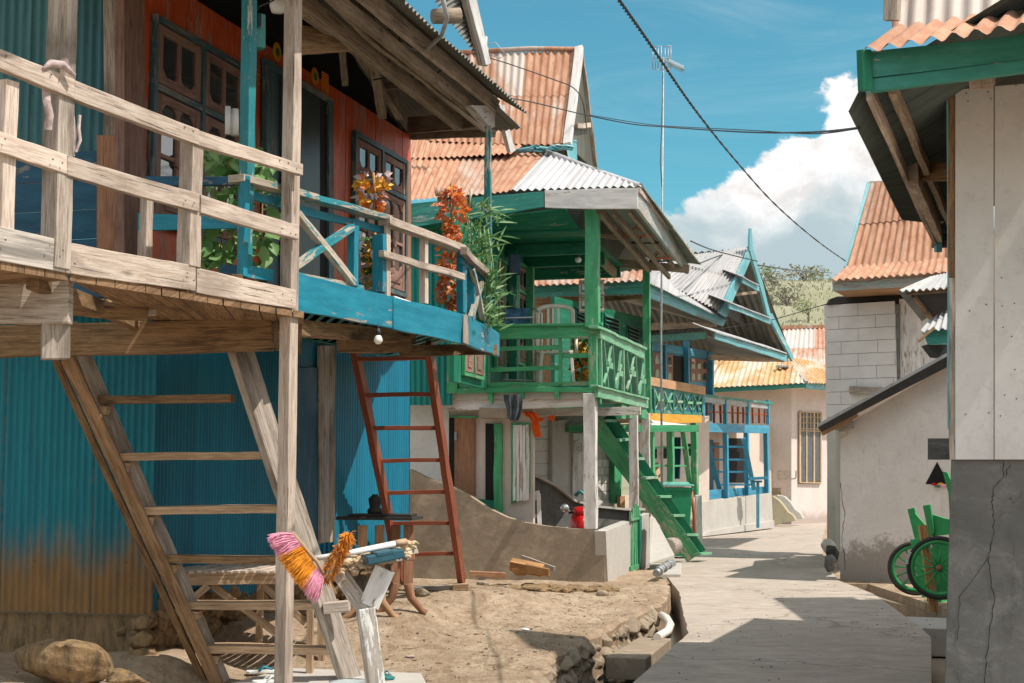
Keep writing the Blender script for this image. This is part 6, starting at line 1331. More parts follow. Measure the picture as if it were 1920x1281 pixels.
m = MB(); m.sheet(pC, pC + back * 7, pB + back * 7, pB, .17, .026, 2, 3); m.build('main_roof', M['undercor'], HH)
for k, (px, fx) in enumerate(([[(1393, 519), (1424, 536)], 11], [[(1368, 567), (1446, 597)], 11], [[(1341, 622), (1476, 664)], 14])):
    a, b = GG.at(*px[0], .25 + .1 * k), GG.at(*px[1], .25 + .1 * k); gg('pent_fascia', 'paleteal', [(px[0][0], px[0][1] + 2), (px[1][0], px[1][1] + 2), (px[1][0], px[1][1] + fx), (px[0][0], px[0][1] + fx)], .04, .2 + .1 * k)
    m = MB(); m.sheet(a, b, b - GG.n * .5 + V((0, 0, .2)), a - GG.n * .5 + V((0, 0, .2)), .10, .018, 1, 1); m.build('pent_roof', M['zinc'], HH)
hs_('eaves_beam', 'roofwood', Pl(tuple(xy(1335, 34.5)), tuple(xy(1480, 36.5))), [(1334, 665), (1478, 673), (1470, 679), (1334, 675)], .1)
bm_('gable_tie', HH, M['roofwood'], GG.at(1376, 553, -.2), GG.at(1418, 548, -.2), .06, .07); bm_('gable_strut', HH, M['roofwood'], GG.at(1403, 500, -.3), GG.at(1452, 640, -.3), .07, .12)
m = MB(); m.prism([W(1325, 632, 33.5), W(1478, 678, 36.5), W(1445, 678, 39), W(1330, 660, 36)], (0, 0, .04)); m.build('soffit', M['undercor'], HH)
# balcony
Bb = Pl(tuple(xy(1317, 35)), tuple(xy(1443, 39.5)))
hs_('balcony_rail_cap', 'tealf', Bb, [(1312, 738), (1450, 755), (1450, 759), (1312, 742)], .12, .06); hs_('balcony_rail', 'paleblue', Bb, [(1319, 742), (1443, 758), (1443, 767), (1319, 754)], .05, .02); hs_('balcony_fascia', 'ltblue', Bb, [(1318, 793), (1443, 798), (1443, 813), (1318, 810)], .08, .04)
for u in (1326, 1339, 1352, 1374, 1384, 1394, 1412, 1424, 1434): vps('brown_baluster', HH, 'redlad', Bb, u, 756 + (u - 1319) * .1, 794, .055)
for u in (1360, 1402, 1440): vps('blue_baluster', HH, 'ltblue', Bb, u, 750, 796, .09)
hs_('middle_rail', 'redlad', Bb, [(1320, 770), (1442, 776), (1442, 779), (1320, 773)], .04)
for u, v1, w_ in ((1318, 942, .13), (1362, 936, .12), (1401, 932, .12), (1438, 926, .12)): vps('blue_post', HH, 'ltblue', Bb, u, 738 if u == 1318 else 812, v1, w_, .0)
m = MB(); m.prism([Bb.pt(0, 2.68, -.1), Bb.pt(Bb.L, 2.68, -.1), Bb.pt(Bb.L, 2.68, -2.4), Bb.pt(0, 2.68, -2.4)], (0, 0, .07)); m.build('balcony_floor', M['rawd'], HH)
Rb = Pl(tuple(xy(1322, 38)), tuple(xy(1440, 42)))
hs_('rear_wall', 'cream', Rb, [(1318, 800), (1450, 800), (1450, 950), (1318, 950)], .1, 0)
hs_('dark_doorway', 'dark', Rb, [(1366, 822), (1396, 822), (1396, 905), (1366, 905)], .03, .02); hs_('blue_panel', 'bluedk', Rb, [(1321, 825), (1338, 825), (1338, 920), (1321, 920)], .03, .02); hs_('brown_panel', 'ply', Rb, [(1339, 830), (1349, 830), (1349, 900), (1339, 900)], .03, .02)
hs_('parapet', 'ltblue', Bb, [(1321, 920), (1440, 912), (1440, 925), (1321, 938)], .08, -.1)
t = thing('blue_ladder', 'pale blue wooden ladder under the brown-railed balcony', 'ladder', W(1370, 920, 36.8)); D = 36.6
for a, b in (((1325, 826), (1350, 921)), ((1394, 822), (1414, 918))): bm_('rail', t, M['ltblue'], W(*a, D), W(*b, D + 1), .05, .12, (1, 0, 0))
for k, v in enumerate((838, 862, 885, 909)): f = (v - 826) / 95; bm_('rung', t, M['ltblue'], W(1325 + 25 * f, v, D + f), W(1395 + 20 * f, v, D + f), .06, .05)
# long concrete parapet
t = thing('concrete_parapet', 'long low bare concrete parapet along the lane below the blue posts', 'wall', W(1380, 990, 36)); Cp = Pl(tuple(xy(1310, 34.2)), tuple(xy(1450, 39.0)))
strip('wall_panel', t, M['concl'], Cp, [(1310, 942), (1398, 932), (1398, 992), (1310, 1000)], .14); strip('wall_panel', t, M['concl'], Cp, [(1399, 931), (1447, 925), (1450, 988), (1399, 992)], .14, .01)
strip('plinth', t, M['concl'], Cp, [(1330, 996), (1452, 976), (1452, 990), (1320, 1006)], .3, .12)
t = thing('post_stand', 'blue post with a small flat board on top standing before the concrete parapet', 'stand', W(1421, 985, 36.5)); D = 36.5
bm_('post', t, M['ltblue'], W(1421, 990, D), W(1421, 902, D), .07, .07, (1, 0, 0)); bm_('board', t, M['ltblue'], W(1404, 898, D), W(1438, 896, D), .25, .07); bm_('board_edge', t, M['bluedk'], W(1411, 903, D - .1), W(1428, 903, D - .1), .2, .05)
def scroll(name, label, px, D, mat):
    m = MB(); pts = [W(u, v, D) for u, v in px]; m.prism(pts, (.1, .25, 0)); single(m, name, M[mat], label, 'buttress', None, .01)
M['mossy'] = plaster('mossy_ochre_plaster', (.42, .36, .24), (.14, .22, .25), .7, 1.6, blotch=.6)
scroll('scroll_buttress', 'curved buttress with blue-grey and ochre stains, the left of two by the lane', [(1448, 930), (1460, 938), (1470, 950), (1477, 960), (1486, 966), (1492, 976), (1448, 986)], 40.0, 'mossy')
scroll('scroll_buttress', 'plain concrete curved buttress, the right of two beside the bungalow', [(1456, 928), (1470, 931), (1482, 942), (1490, 955), (1500, 962), (1506, 973), (1456, 978)], 41.0, 'concl')
# ================================================================== CREAM BUNGALOW
CB = thing('cream_bungalow', 'cream and pink bungalow with rusty yellow hip roof at the end of the lane', 'house', V((9, 44, 0)))
L1 = Pl(tuple(xy(1325, 43.2)), tuple(xy(1484, 42))); L2 = Pl(tuple(xy(1484, 42)), tuple(xy(1600, 44.6)))
strip('wall', CB, M['cream'], L1, [(1325, 730), (1484, 722), (1484, 984), (1325, 984)], .15); strip('wall', CB, M['pinkw'], L2, [(1484, 722), (1600, 722), (1600, 984), (1484, 984)], .15, .003)
strip('eaves_fascia', CB, M['tealf'], Pl(tuple(xy(1325, 42.4)), tuple(xy(1511, 41))), [(1325, 727), (1511, 718), (1511, 727), (1325, 737)], .05); strip('eaves_fascia', CB, M['paleteal'], Pl(tuple(xy(1511, 41)), tuple(xy(1600, 43))), [(1511, 718), (1600, 720), (1600, 736), (1511, 729)], .05)
m = MB(); m.prism([W(1325, 737, 42.5), W(1511, 727, 41.1), W(1600, 735, 43.2), W(1600, 728, 46), W(1325, 730, 46)], (0, 0, .04)); m.build('soffit', M['white'], CB)
m = MB(); m.sheet_cut(W(1322, 727, 42.3), W(1512, 718, 40.9), W(1345, 668, 46) - W(1322, 727, 42.3), lambda f: min(1, (1 - f) / .30), .16, .024); m.build('hip_roof', M['yelroof'], CB)
m = MB(); m.sheet(W(1512, 718, 40.9), W(1620, 722, 43.2), W(1600, 690, 46), W(1466, 668, 45.5), .16, .024, 1, 2, .03); m.build('hip_roof', M['yelroof'], CB)
m = MB(); m.tube([W(1464, 668, 45.4), W(1513, 717, 40.9)], .045, 6); m.build('hip_cap', M['zinc'], CB)
m = MB(); m.tube([W(1466, 690, 42.8), W(1466, 676, 43.2)], .03, 6); m.beam(W(1456, 687, 42.9), W(1478, 688, 42.9), .3, .05); m.build('roof_bracket', M['grym'], CB)
wn = strip('window', CB, M['rawd'], L2, [(1500, 771), (1541, 775), (1541, 906), (1500, 907)], .06, .05); strip('pane', wn, flat('dim_grey_pane', (.10, .11, .12), .3), L2, [(1503, 774), (1538, 777), (1538, 902), (1503, 903)], .03, .056)
FRM = wood('ochre_window_bars', (.55, .42, .28), (.4, .28, .17), stain=.2)
for u in (1501, 1513, 1527, 1540): o = strip('bar', wn, FRM, L2, [(u - 1.3, 772), (u + 1.3, 772), (u + 1.3, 905), (u - 1.3, 905)], .04, .08)
for v in (773, 782, 793, 804, 808, 905): strip('bar', wn, FRM, L2, [(1500, v - 1), (1541, v), (1541, v + 1.6), (1500, v + .6)], .04, .085)
for u in (1507, 1520, 1533): strip('bar', wn, FRM, L2, [(u - .6, 773), (u + .6, 773), (u + .6, 806), (u - .6, 806)], .02, .08)
tx = bpy.data.curves.new('wall_writing', 'FONT'); tx.body = 'ESU'; tx.size = .38; tx.extrude = .002; to = bpy.data.objects.new('wall_writing_curve', tx); COL.objects.link(to); bpy.context.view_layer.update(); tme = bpy.data.meshes.new_from_object(to); COL.objects.unlink(to); bpy.data.objects.remove(to); to = bpy.data.objects.new('wall_writing', tme); COL.objects.link(to); q = L1.at(1456, 899, .012); to.location = q - CB.location; to.rotation_euler = (R(90), 0, math.atan2(L1.d.y, L1.d.x)); tme.materials.clear(); tme.materials.append(flat('faded_grey_paint', (.47, .41, .36), .9)); to.parent = CB
strip('wall_vent', CB, M['conc'], L1, [(1447, 915), (1464, 915), (1464, 928), (1447, 928)], .03, .01)
m = MB()
RR = thing('rusty_roof_house', 'far house showing only its rust-striped pale roof behind the bungalow', 'house', V((13, 62, 0)))
m.sheet(W(1440, 692, 56), W(1620, 702, 56), W(1600, 612, 60), W(1462, 616, 60), .22, .03, 2, 2, .05); m.build('roof', M['farroof'], RR)
m = MB(); m.beam(W(1462, 615, 60), W(1600, 611, 60), .3, .14); m.build('ridge_cap', M['rustroof2'], RR)
m = MB(); m.prism([W(1440, 695, 56.4), W(1600, 700, 56.4), W(1600, 950, 56.4), W(1440, 950, 56.4)], (0, 6, 0)); m.build('wall', M['cream'], RR)
# ================================================================== RIGHT SIDE
# block house with the rusty gable roof
KH = thing('block_house', 'unfinished pale block house under a tall rusty orange roof on the right', 'house', V((7.5, 28, 0)))
def blockmat():
    mm, t, b = newmat('pale_aerated_blocks'); uv = t.nd('ShaderNodeUVMap').outputs[0]; ps = t.nd('ShaderNodeNewGeometry').outputs['Position']
    n_ = t.noise(ps, 2, 6); col = t.mix(t.ss(n_, .3, .7), (.56, .535, .53), (.65, .62, .61))
    t.set(b.inputs['Base Color'], t.mix(t.m('MULTIPLY', t.ss(t.noise(ps, 9, 5, .7), .6, .8), .3), col, (.24, .22, .2))); b.inputs['Roughness'].default_value = .95; bump(t, b, t.noise(ps, 30, 4), .01, .3); return mm
M['block'] = blockmat()
K1 = Pl(tuple(xy(1551, 27)), tuple(xy(1686, 26.3)))
strip('wall', KH, M['stonedk'], K1, [(1551, 570), (1686, 570), (1686, 1060), (1551, 1060)], .2, -.02)
m = MB(); rr = random.Random(6); z = W(0, 1055, 27).z; z1 = K1.sz(1551, 572)[1]; r = 0
rows = int((z1 - z) / .238)
for r in range(rows + 1):
    zz = z1 - (r + 1) * .238; a = -.0; first = True; offs = (.30 if r % 2 else .62) * (.9 + .2 * rr.random())
    while a < K1.L - .01:
        b = min(K1.L, a + (offs if first else .70)); first = False; rect(m, K1, a + .004, b - .004, zz + .004, zz + .234, .03, .0 + rr.uniform(-.002, .002)); a = b
m.build('wall_blocks', M['block'], KH)
strip('board_wall', KH, M['whitewood'], Pl(tuple(xy(1686, 26.4)), tuple(xy(1800, 25.8))), [(1686, 560), (1800, 560), (1800, 760), (1686, 760)], .08, 0)
strip('corner_pier', KH, M['concl'], Pl(tuple(xy(1551, 26.2)), tuple(xy(1580, 26.0))), [(1551, 806), (1580, 802), (1580, 1060), (1553, 1060)], .2, 0)
strip('timber_ledge', KH, M['grey'], K1, [(1592, 725), (1652, 725), (1652, 739), (1592, 739)], .1, .1)
m = MB(); m.prism([W(1551, 571, 26.9), W(1558, 560, 26.9), W(1570, 556, 26.9), W(1800, 552, 26.2), W(1800, 572, 26.2)], (0, .2, 0)); m.build('black_top_strip', M['black'], KH)  # flat black strip between the block wall top and the eaves
KF = Pl(tuple(xy(1560, 25.8)), tuple(xy(1800, 24.8)))
strip('eaves_fascia', KH, M['paleblue'], KF, [(1561, 532), (1800, 514), (1800, 532), (1561, 546)], .05); strip('eaves_fascia', KH, M['raw'], KF, [(1561, 523), (1800, 507), (1800, 514), (1561, 532)], .05, -.03)
m = MB(); m.prism([W(1563, 546, 25.9), W(1800, 532, 24.9), W(1800, 552, 26.6), W(1592, 560, 27)], (0, 0, .02)); m.build('soffit', M['orangew'], KH)
m = MB(); m.sheet(W(1558, 526, 25.6), W(1800, 507, 24.6), W(1800, 484, 26.0), W(1588, 499, 27.0), .13, .02, 1, 1, .03); m.build('eaves_roof', M['rustroof'], KH)
m = MB(); m.sheet(W(1588, 502, 26.9), W(1800, 490, 26.0), W(1800, 320, 27.3), W(1632, 344, 28.2), .14, .022, 2, 2, .06); m.build('main_roof', M['rustroof'], KH)
m = MB(); m.sheet(W(1632, 344, 28.25), W(1800, 320, 27.4), W(1800, 400, 32), W(1610, 500, 32), .14, .022, 1, 1); m.build('main_roof', M['undercor'], KH)
bm_('barge_board', KH, M['paleteal'], W(1587, 502, 26.95), W(1631, 343, 28.2), .05, .10, (1, 0, 0)); bm_('ridge_board', KH, M['raw'], W(1630, 346, 28.2), W(1665, 344, 28.1), .06, .12)
# small zinc canopy and green-fasciaed lean-to between it and the near house
t = thing('zinc_canopy', 'small zinc canopy with a hanging rusty edge against the block house', 'canopy', W(1740, 600, 22))
m = MB(); m.sheet(W(1684, 546, 21.6), W(1800, 537, 21.2), W(1800, 505, 22.8), W(1745, 520, 22.8), .10, .02, 1, 1, .02); m.build('roof_sheet', M['zincr'], t)
m = MB(); m.sheet(W(1684, 547, 21.6), W(1728, 602, 23.5), W(1745, 590, 23.2), W(1712, 545, 21.6), .06, .008, 1, 1); m.build('side_sheet', M['undercor'], t)
bm_('edge_beam', t, M['rawd'], W(1700, 550, 21.7), W(1800, 543, 21.3), .05, .06); bm_('side_beam', t, M['rawd'], W(1712, 552, 21.8), W(1748, 600, 23.6), .05, .08)
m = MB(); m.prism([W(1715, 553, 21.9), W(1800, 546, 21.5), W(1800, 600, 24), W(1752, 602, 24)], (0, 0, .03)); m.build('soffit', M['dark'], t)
t = thing('green_canopy', 'little lean-to canopy with a green fascia above the pale shed roof', 'canopy', W(1760, 660, 21))
m = MB(); m.sheet(W(1724, 622, 20.6), W(1800, 612, 20.3), W(1800, 570, 22), W(1745, 598, 22), .10, .02, 1, 1); m.build('roof_sheet', M['zincr'], t)
strip('fascia', t, M['tealf'], Pl(tuple(xy(1732, 20.7)), tuple(xy(1800, 20.5))), [(1730, 622), (1800, 612), (1800, 646), (1740, 646)], .05); bm_('loose_strut', t, M['rawd'], W(1722, 640, 20.5), W(1752, 614, 20.5), .03, .04)
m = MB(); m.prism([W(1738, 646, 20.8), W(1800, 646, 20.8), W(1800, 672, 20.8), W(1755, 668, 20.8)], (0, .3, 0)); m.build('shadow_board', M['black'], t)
# pale shed
SH = thing('pale_shed', 'stained whitewashed lean-to shed with a triangular hole in its wall', 'shed', V((6.0, 21, 0)))
SP = Pl(tuple(xy(1575, 21.3)), tuple(xy(1800, 20.2)))
strip('wall', SH, M['shed'], SP, [(1576, 806), (1604, 786), (1800, 672), (1800, 1160), (1575, 1110)], .2)
strip('side_wall', SH, M['concl'], Pl(tuple(xy(1576, 21.32)), tuple(xy(1566, 25.5))), [(1575, 800), (1566, 806), (1566, 1060), (1574, 1095)], .1, 0)
m = MB(); a, b = W(1534, 801, 20.9), W(1800, 655, 19.9); m.prism([a, b, b + V((0, 0, .05)), a + V((0, 0, .05))], (1.35, 3.5, .0)); m.build('roof_slab', M['zincr'], SH)
m = MB(); m.prism([a + V((.05, -.02, -.07)), b + V((.05, -.02, -.13)), b + V((0, -.02, .0)), a + V((0, -.02, .0))], (0, .05, 0)); m.build('roof_edge', M['black'], SH)
bm_('eaves_board', SH, M['orangew'], W(1539, 810, 21.0), W(1606, 774, 20.85), .05, .13); bm_('wall_plate', SH, M['grey'], W(1578, 803, 21.1), W(1596, 796, 20.9), .1, .12)
m = MB(); m.prism([SP.at(u, v, .004) for u, v in ((1757, 866), (1778, 905), (1775, 909), (1735, 908))], -SP.n * .003); m.build('triangle_hole', M['dark'], SH)
m = MB(); rr = random.Random(2)
t = thing('rag_bundle', 'bright rags stuffed in the lower edge of the triangular hole', 'rags', SP.at(1760, 915, .05))
for k, mt in enumerate((M['redp'], M['tealp'], M['yellow'], M['pink'])):
    m = MB(); m.rock(SP.at(1752 + k * 6, 908 + (k % 2) * 3, .03), (.05, .04, .03), k, 2, .5); m.build('rag', mt, t)
# rubbish heap in the gap
for k, (u, v, s_, mt, lab) in enumerate(((1553, 1024, .26, 'concl', 'pale plastic sack in the gap beside the shed wall'), (1562, 1040, .24, 'black', 'black rubbish bag in the gap beside the shed wall'), (1557, 1056, .24, 'stonedk', 'grey rubbish sack nearest the lane in the gap'))):
    m = MB(); m.rock(W(u, v, 22.6 - k * .3), (s_ * .5, s_ * .8, s_ * .6), k + 60, 3, .5); single(m, 'rubbish_bag', M[mt], lab, 'rubbish bag')
# cart
M['green'] = flat('bright_green_paint', (.03, .30, .09), .5)
CT = thing('handcart', 'green wooden handcart tipped on end with two spoked wheels by the shed', 'cart', V((5.1, 17.3, 0)))
def wheel(u, v, D, rpx, label=None):
    c = W(u, v, D); rad = rpx * D / F; ax = V((-.30, -.95, .0)).normalized()
    m = MB(); m.torus(c, ax, rad - .028, .028, 44, 10); tyre = m.build('wheel', M['black'], CT)
    m = MB(); m.torus(c, ax, rad - .07, .026, 44, 8); m.build('rim', M['green'], tyre)
    x = ax.orthogonal().normalized(); y = ax.cross(x)
    m = MB()
    for k in range(12): a = k * math.pi / 6 + .2; m.tube([c + (x * math.cos(a) + y * math.sin(a)) * .03 + ax * .02, c + (x * math.cos(a) + y * math.sin(a)) * (rad - .09)], .011, 5)
    m.build('spokes', M['green'], tyre); m = MB(); m.lathe(c - ax * .05, [(.0, 0), (.04, 0), (.045, .05), (.035, .1), (0, .1)], 12, ax); m.build('hub', M['ply'], tyre)
    return c, ax, rad, tyre, x, y
c1, ax, rad, ty, x_, y_ = wheel(1761, 1065, 17.2, 59); wheel(1716, 1066, 18.4, 50)
m = MB()
for k in range(8):
    a = 2.25 + k * .055; d = (V((-math.sin(a - 1.2), .3 * math.sin(a - 1.2), math.cos(a - 1.2)))).normalized(); 
    d = (d - ax * d.dot(ax)).normalized(); p = c1 + d * (rad - .022) + ax * .037; m.beam(p, p + d * .03, .012, .004, ax)
m.build('tyre_lettering', M['whitep'], ty)
CW = Pl(tuple(xy(1690, 17.8)), tuple(xy(1810, 17.3)))
def cs(name, px, off=0, t=.04, mat='green'): return strip(name, CT, M[mat], CW, px, t, off, .004)
cs('side_board', [(1701, 955), (1714, 952), (1730, 1010), (1718, 1023)], -.5); cs('side_board', [(1715, 962), (1735, 985), (1738, 1010), (1722, 1015)], -.45, .03)
cs('side_board', [(1730, 948), (1744, 946), (1752, 1000), (1742, 1008)], 0); cs('bed_board', [(1745, 964), (1778, 974), (1800, 975), (1800, 1000), (1748, 1006)], -.03)
cs('bed_board', [(1748, 1020), (1800, 1010), (1800, 1110), (1740, 1110)], -.12, .04); cs('handle_board', [(1767, 884), (1776, 886), (1790, 920), (1790, 975), (1781, 975), (1778, 925)], .02)
cs('bed_board', [(1706, 1012), (1738, 1008), (1746, 1120), (1728, 1120)], -.35, .04)
bm_('prop', CT, M['log'], W(1730, 985, 17.4), W(1752, 1148, 17.3), .06, .10, (1, 0, 0)); bm_('axle', CT, M['green'], c1, W(1716, 1066, 18.4), .05, .05); cs('foot_block', [(1738, 1115), (1765, 1118), (1765, 1150), (1735, 1152)], -.2, .2)
m = MB(); m.prism([Wz(1690, 1176, -.1), Wz(1800, 1180, -.1), Wz(1800, 1160, -.1), Wz(1700, 1156, -.1)], (0, 0, -.3)); single(m, 'concrete_step', M['concl'], 'low concrete step between lane and shed under the handcart', 'step', None, .01)
m = MB(); m.prism([Wz(1640, 1120, -.14), Wz(1800, 1165, -.14), Wz(1800, 1125, -.14), Wz(1640, 1105, -.14)], (0, 0, -.3)); struct(m.build('verge', M['conc']))
# ================================================================== NEAR RIGHT HOUSE
NH = thing('near_house', 'pale boarded house with green fascia and cracked grey concrete base at the right edge', 'house', V((3.5, 9.5, 0)))
cN = xy(1786, 8.5); nd_ = V((1, -.3)).normalized(); sdN = V((.343, .94)).normalized()
NF = Pl(tuple(cN), tuple(cN + nd_ * 6)); NS = Pl(tuple(cN), tuple(cN + sdN * 8))
def ns(name, mat, pl, px, t=.05, off=0): return strip(name, NH, M[mat], pl, px, t, off, .004)
for (u0, u1) in ((1791, 1864), (1865, 1934), (1935, 2004), (2005, 2080), (2081, 2160), (2161, 2250), (2251, 2350), (2351, 2460), (2461, 2580), (2581, 2720)): ns('wall_board', 'whiteboard', NF, [(u0, 168 - (u0 - 1791) * .09), (u1 - .6, 168 - (u1 - 1791) * .09), (u1 - .6, 862), (u0, 862)], .03, .03 + (u0 == 1865) * .003)
ns('corner_stud', 'rawd', NF, [(1778, 150), (1791, 150), (1791, 520), (1778, 520)], .08, .02); ns('corner_stud', 'grey', NF, [(1778, 520), (1791, 520), (1791, 862), (1780, 862)], .08, .02)
ns('corner_flashing', 'paleteal', NF, [(1774, 155), (1778, 155), (1780, 810), (1777, 800)], .1, .02)
ns('beam_end', 'dkwood', Pl(tuple(xy(1740, 8.62)), tuple(xy(1790, 8.5))), [(1739, 822), (1784, 822), (1784, 862), (1739, 862)], .12, 0)
ns('base_wall', 'stonedk', NF, [(1784, 862), (2760, 862), (2760, 1420), (1768, 1420)], .25, 0)
m = MB(); nR = V((sdN.y, -sdN.x, 0)); m.prism([NS.pt(0.05, -.4) + nR * .05, NS.pt(6.5, -.4) + nR * .05, NS.pt(6.5, 3.9) + nR * .05, NS.pt(.05, 3.9) + nR * .05], nR * .12); m.build('side_wall', M['conc'], NH)
def crack(root, pl, px, mat='dark', w_=.0034):
    rr = random.Random(len(px)); m = MB(); P = []
    for (a, b) in zip(px, px[1:]):
        for k in range(6): f = k / 6; P.append((a[0] + (b[0] - a[0]) * f + rr.uniform(-2, 2), a[1] + (b[1] - a[1]) * f))
    P.append(px[-1])
    for i, (a, b) in enumerate(zip(P, P[1:])): m.beam(pl.at(*a, 0), pl.at(*b, 0), w_ * rr.uniform(.5, 1.4), .004, pl.n)
    m.build('crack', M[mat], root)
crack(NH, NF, [(1881, 866), (1883, 891), (1864, 914), (1860, 942), (1864, 970), (1862, 1008), (1854, 1045), (1857, 1078), (1864, 1125), (1858, 1172), (1850, 1233), (1846, 1290)])
crack(NH, NF, [(1893, 872), (1884, 896)]); crack(NH, NF, [(1854, 1045), (1800, 1120), (1795, 1200)], 'dark', .002); crack(SH, SP, [(1577, 905), (1583, 961), (1580, 1008), (1584, 1069)], 'dark', .008)
for (u, v) in ((1818, 583), (1849, 571), (1878, 521), (1902, 569), (1879, 574), (1881, 614), (1897, 631), (1903, 693), (1811, 777), (1854, 774), (1876, 780), (1884, 741), (1906, 748), (1812, 175), (1815, 190), (1853, 172), (1858, 185), (1905, 160)):
    m = MB(); m.beam(NF.at(u, v, .034), NF.at(u, v, .030), .007, .007); m.build('nail', M['black'], NH)
cF = xy(1630, 7.35); FP = Pl(tuple(cF), tuple(cF + nd_ * 6)); off = 0
ns('eaves_fascia', 'tealf', FP, [(1630, 97), (2700, -30), (2700, 17), (1630, 147)], .04); ns('eaves_fascia', 'tealf', FP, [(1630, 147), (2700, 17), (2700, 37), (1632, 171)], .05, .006)
ns('eaves_board', 'paleteal', FP, [(1620, 92), (1629, 96), (1632, 171), (1622, 172)], .06, .01); ns('eaves_board', 'greend', Pl(tuple(xy(1604, 7.5)), tuple(xy(1620, 7.4))), [(1605, 94), (1618, 92), (1621, 168), (1608, 172)], .05, 0)
e0 = W(1618, 95, 7.25); e1_ = W(2000, 38, 6.6); t0 = W(1680, 48, 7.9); t1 = W(2000, 10, 7.5); e1_ = e0.lerp(e1_, 2.7); t1 = t0.lerp(t1, 2.7)
m = MB(); m.sheet(e0, e1_, t1, t0, .115, .018, 1, 2, .02); m.build('eaves_roof', M['rustroof'], NH)
m = MB(); mA, mB_ = W(1672, 52, 7.86), W(1690, -200, 8.8); m.sheet(mA, mA.lerp(W(2000, 14, 7.4), 2.7), mB_.lerp(W(2000, -200, 8.2), 2.7), mB_, .115, .018, 1, 2, .03); m.build('main_roof', M['rustroof2'], NH)
ns('ridge_board', 'grey', Pl(tuple(xy(1655, 7.9)), tuple(xy(1690, 7.8))), [(1657, -60), (1686, -60), (1680, 39), (1655, 40)], .04)
# the tall roof above the frame and the rear wing behind the corner
pk = V((4.25, 11.9, 7.4)); m = MB(); m.sheet(V((3.6, 7.2, 3.75)), V((4.6, 12.2, 3.75)), pk, V((5.5, 8.0, 7.4)), .11, .016, 1, 2); m.sheet(V((3.0, 7.2, 3.75)) + V((4, -1.0, 0)), V((8.5, 12, 3.75)), pk, V((5.5, 8.0, 7.4)), .11, .016, 1, 2); m.sheet(V((4.6, 12.2, 3.75)), V((8.5, 11.5, 3.75)), pk, pk + V((.05, 0, 0)), .11, .016, 1, 2); m.build('tall_roof', M['rustroof2'], NH)
m = MB(); m.prism([V((5.45, 12.6, -.3)), V((9, 12.0, -.3)), V((9.6, 16.6, -.3)), V((5.9, 16.9, -.3))], (0, 0, 4.2)); m.build('rear_wing', M['conc'], NH)
m = MB(); m.sheet(V((5.2, 12.2, 3.85)), V((5.55, 17.2, 3.85)), V((7.6, 16.8, 5.6)), V((7.2, 12.2, 5.6)), .11, .016, 1, 2); m.build('rear_roof', M['rustroof'], NH)
# street side eaves seen from below
g0, g1 = W(1630, 172, 7.42), W(1757, 462, 12.4)
bm_('barge_board', NH, M['raw'], g0, g1, .03, .09, (0, 0, 1)); bm_('rafter_plate', NH, M['roofwood'], g0 + V((.12, 0, .03)), g1 + V((.10, -.2, .06)), .04, .08)
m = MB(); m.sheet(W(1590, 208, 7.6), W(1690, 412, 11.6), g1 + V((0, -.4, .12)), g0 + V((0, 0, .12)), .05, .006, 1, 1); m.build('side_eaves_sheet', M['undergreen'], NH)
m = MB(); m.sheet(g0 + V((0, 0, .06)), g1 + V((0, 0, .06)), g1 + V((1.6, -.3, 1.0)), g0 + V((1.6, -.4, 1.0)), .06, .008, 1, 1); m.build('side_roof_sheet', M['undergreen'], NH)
bm_('tie_beam', NH, M['rawd'], W(1722, 322, 9.6), W(1790, 322, 9.4), .06, .12); bm_('tie_beam', NH, M['rawd'], W(1752, 452, 12.2), W(1800, 448, 12), .08, .12); ns('end_board', 'paleteal', Pl(tuple(xy(1750, 12.3)), tuple(xy(1757, 12.2))), [(1751, 440), (1757, 440), (1756, 474), (1752, 474)], .05)
bm_('strut', NH, M['raw'], W(1712, 325, 9.5), W(1760, 440, 12.1), .07, .16)
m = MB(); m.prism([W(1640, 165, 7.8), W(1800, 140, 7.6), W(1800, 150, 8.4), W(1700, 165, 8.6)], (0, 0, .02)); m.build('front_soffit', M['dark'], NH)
for u in (1828, 1850): bm_('rafter_end', NH, M['raw'], W(u, 158, 7.6), W(u + 6, 150, 8.3), .06, .06)
m = MB(); c = W(1763, 420, 11.8); m.lathe(c, [(0, 0), (.03, .01), (.035, .05), (.02, .09)], 12); m.tube([c + V((0, 0, .09)), c + V((0, 0, .5))], .02, 6); single(m, 'eaves_lamp', M['bulb'], 'small dim bulb under the side eaves of the near right house', 'lamp')
# ================================================================== CABLES AND ANTENNA
def smooth(px, n=60):
    P = [W(*p) for p in px]; out = []
    for i in range(len(P) - 1):
        p0, p1, p2, p3 = P[max(i - 1, 0)], P[i], P[i + 1], P[min(i + 2, len(P) - 1)]
        for k in range(n // (len(P) - 1)):
            t = k / (n // (len(P) - 1)); out.append(.5 * ((2 * p1) + (p2 - p0) * t + (2 * p0 - 5 * p1 + 4 * p2 - p3) * t * t + (3 * p1 - p0 - 3 * p2 + p3) * t * t * t))
    return out + [P[-1]]
base = smooth([(1120, -60, 8.5), (1160, 0, 9.5), (1215, 78, 11), (1300, 202, 13.5), (1380, 302, 17), (1455, 385, 21), (1530, 450, 25), (1590, 493, 30)], 280)
t = thing('power_cable', 'thick twisted black power cable sagging across the sky', 'cable', base[-1])
for ph in (0, math.pi):
    m = MB(); pts = []; L = 0
    for i, p in enumerate(base):
        d = (base[min(i + 1, len(base) - 1)] - base[max(i - 1, 0)]).normalized(); x = d.cross(Z1).normalized(); y = d.cross(x); a = L * 26 + ph; pts.append(p + (x * math.cos(a) + y * math.sin(a)) * .0085)
        if i + 1 < len(base): L += (base[i + 1] - p).length
    fine = pts; m.tube(fine, .0072, 6); m.build('strand', M['blackm'], t)
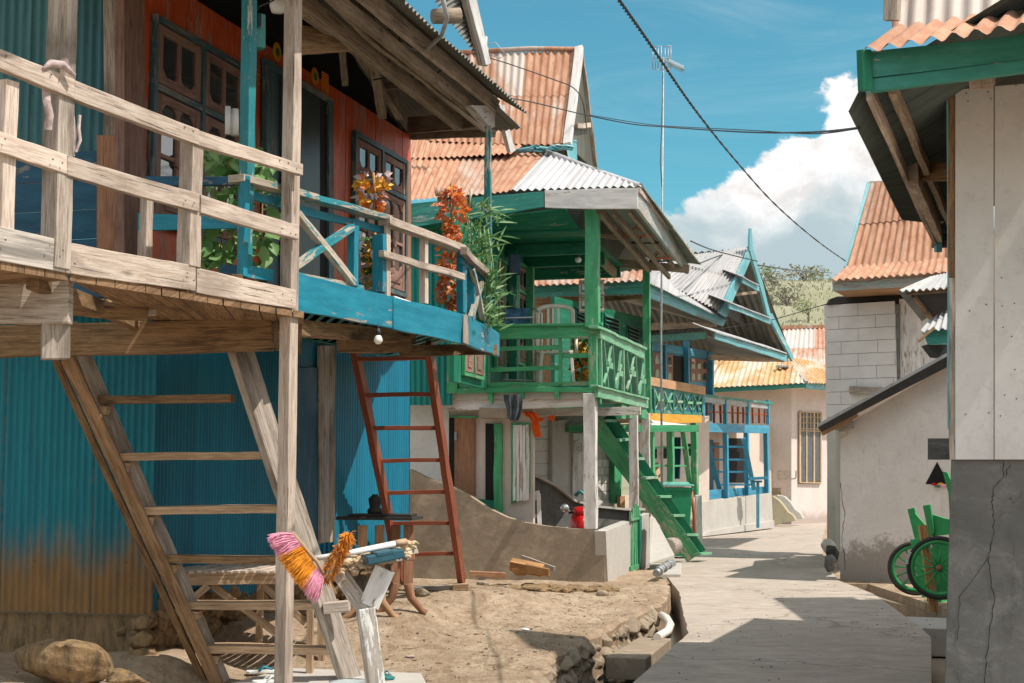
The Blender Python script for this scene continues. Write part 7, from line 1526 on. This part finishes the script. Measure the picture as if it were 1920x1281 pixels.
def wire(px, label, r=.009, n=40): m = MB(); m.tube(smooth(px, n), r, 5); return single(m, 'wire', M['blackm'], label, 'wire', 'thin overhead wires')
wire([(905, 105, 21), (960, 122, 20.5), (1040, 150, 20.8), (1075, 165, 21.3), (1092, 190, 22), (1100, 240, 22.6)], 'thin black wire looping over the rusty steep roof to its barge board')
wire([(930, 182, 14.5), (990, 190, 17), (1095, 215, 19), (1180, 232, 18.5), (1243, 238, 17.5), (1400, 248, 14), (1520, 248, 11), (1612, 240, 8)], 'long thin wire crossing the sky from the turquoise house to the near right roof', .008)
wire([(1095, 214, 19.1), (1180, 228, 18.6), (1243, 236, 17.6), (1400, 244, 14), (1520, 251, 11), (1612, 241, 8)], 'second thin wire running just above the long one across the sky', .005)
wire([(1295, 452, 25), (1340, 470, 30), (1420, 490, 33)], 'short wire from the green corner eaves to the tall teal gable', .014)
wire([(1310, 495, 30), (1360, 477, 34), (1395, 482, 34.5), (1404, 495, 34)], 'thin wire bowed over the zinc roof slope', .014)
wire([(1330, 620, 31), (1400, 608, 33), (1455, 598, 34), (1550, 570, 28)], 'thin pale wire from the teal gable to the block house corner', .010)
wire([(1420, 497, 34), (1500, 508, 60), (1560, 512, 90)], 'faint wire running away over the hillside from the teal gable', .02)
t = thing('tv_antenna', 'tall grey television mast with a grid antenna rising behind the corner eaves', 'antenna', W(1241, 1020, 25.6)); D = 25.6
b = W(1241, 1000, D); tp_ = W(1244, 108, D); m = MB(); m.tube([V((b.x, b.y, 0)), V((b.x + .02, b.y, 4)), V((tp_.x, tp_.y, tp_.z))], [.022, .019, .014], 8); m.build('mast', M['grym'], t)
m = MB()
for (p, q) in (((1224, 88), (1224, 130)), ((1258, 87), (1258, 130)), ((1224, 88), (1240, 87)), ((1224, 130), (1240, 131)), ((1242, 87), (1260, 86)), ((1242, 131), (1258, 130)), ((1240, 86), (1240, 131)), ((1229, 90), (1229, 129)), ((1234, 90), (1234, 129)), ((1247, 90), (1247, 129)), ((1253, 90), (1253, 129)), ((1224, 109), (1258, 109))):
    m.tube([W(*p, D - .1), W(*q, D - .1)], .008, 5)
m.build('grid_reflector', M['grym'], t)
m = MB(); p, q = W(1246, 113, D - .1), W(1283, 131, D - .9); m.tube([p, q], .016, 6)
for k in range(14): c = p.lerp(q, .25 + .75 * k / 14); m.tube([c - V((0, 0, .07)), c + V((0, 0, .07))], .006, 4)
m.build('director_boom', M['grym'], t)
m = MB(); m.tube([W(1243, 135, D - .03), W(1240, 250, D - .03), W(1238, 300, D - .03), W(1241, 350, D - .03)], .007, 5); m.build('antenna_lead', M['blackm'], t)
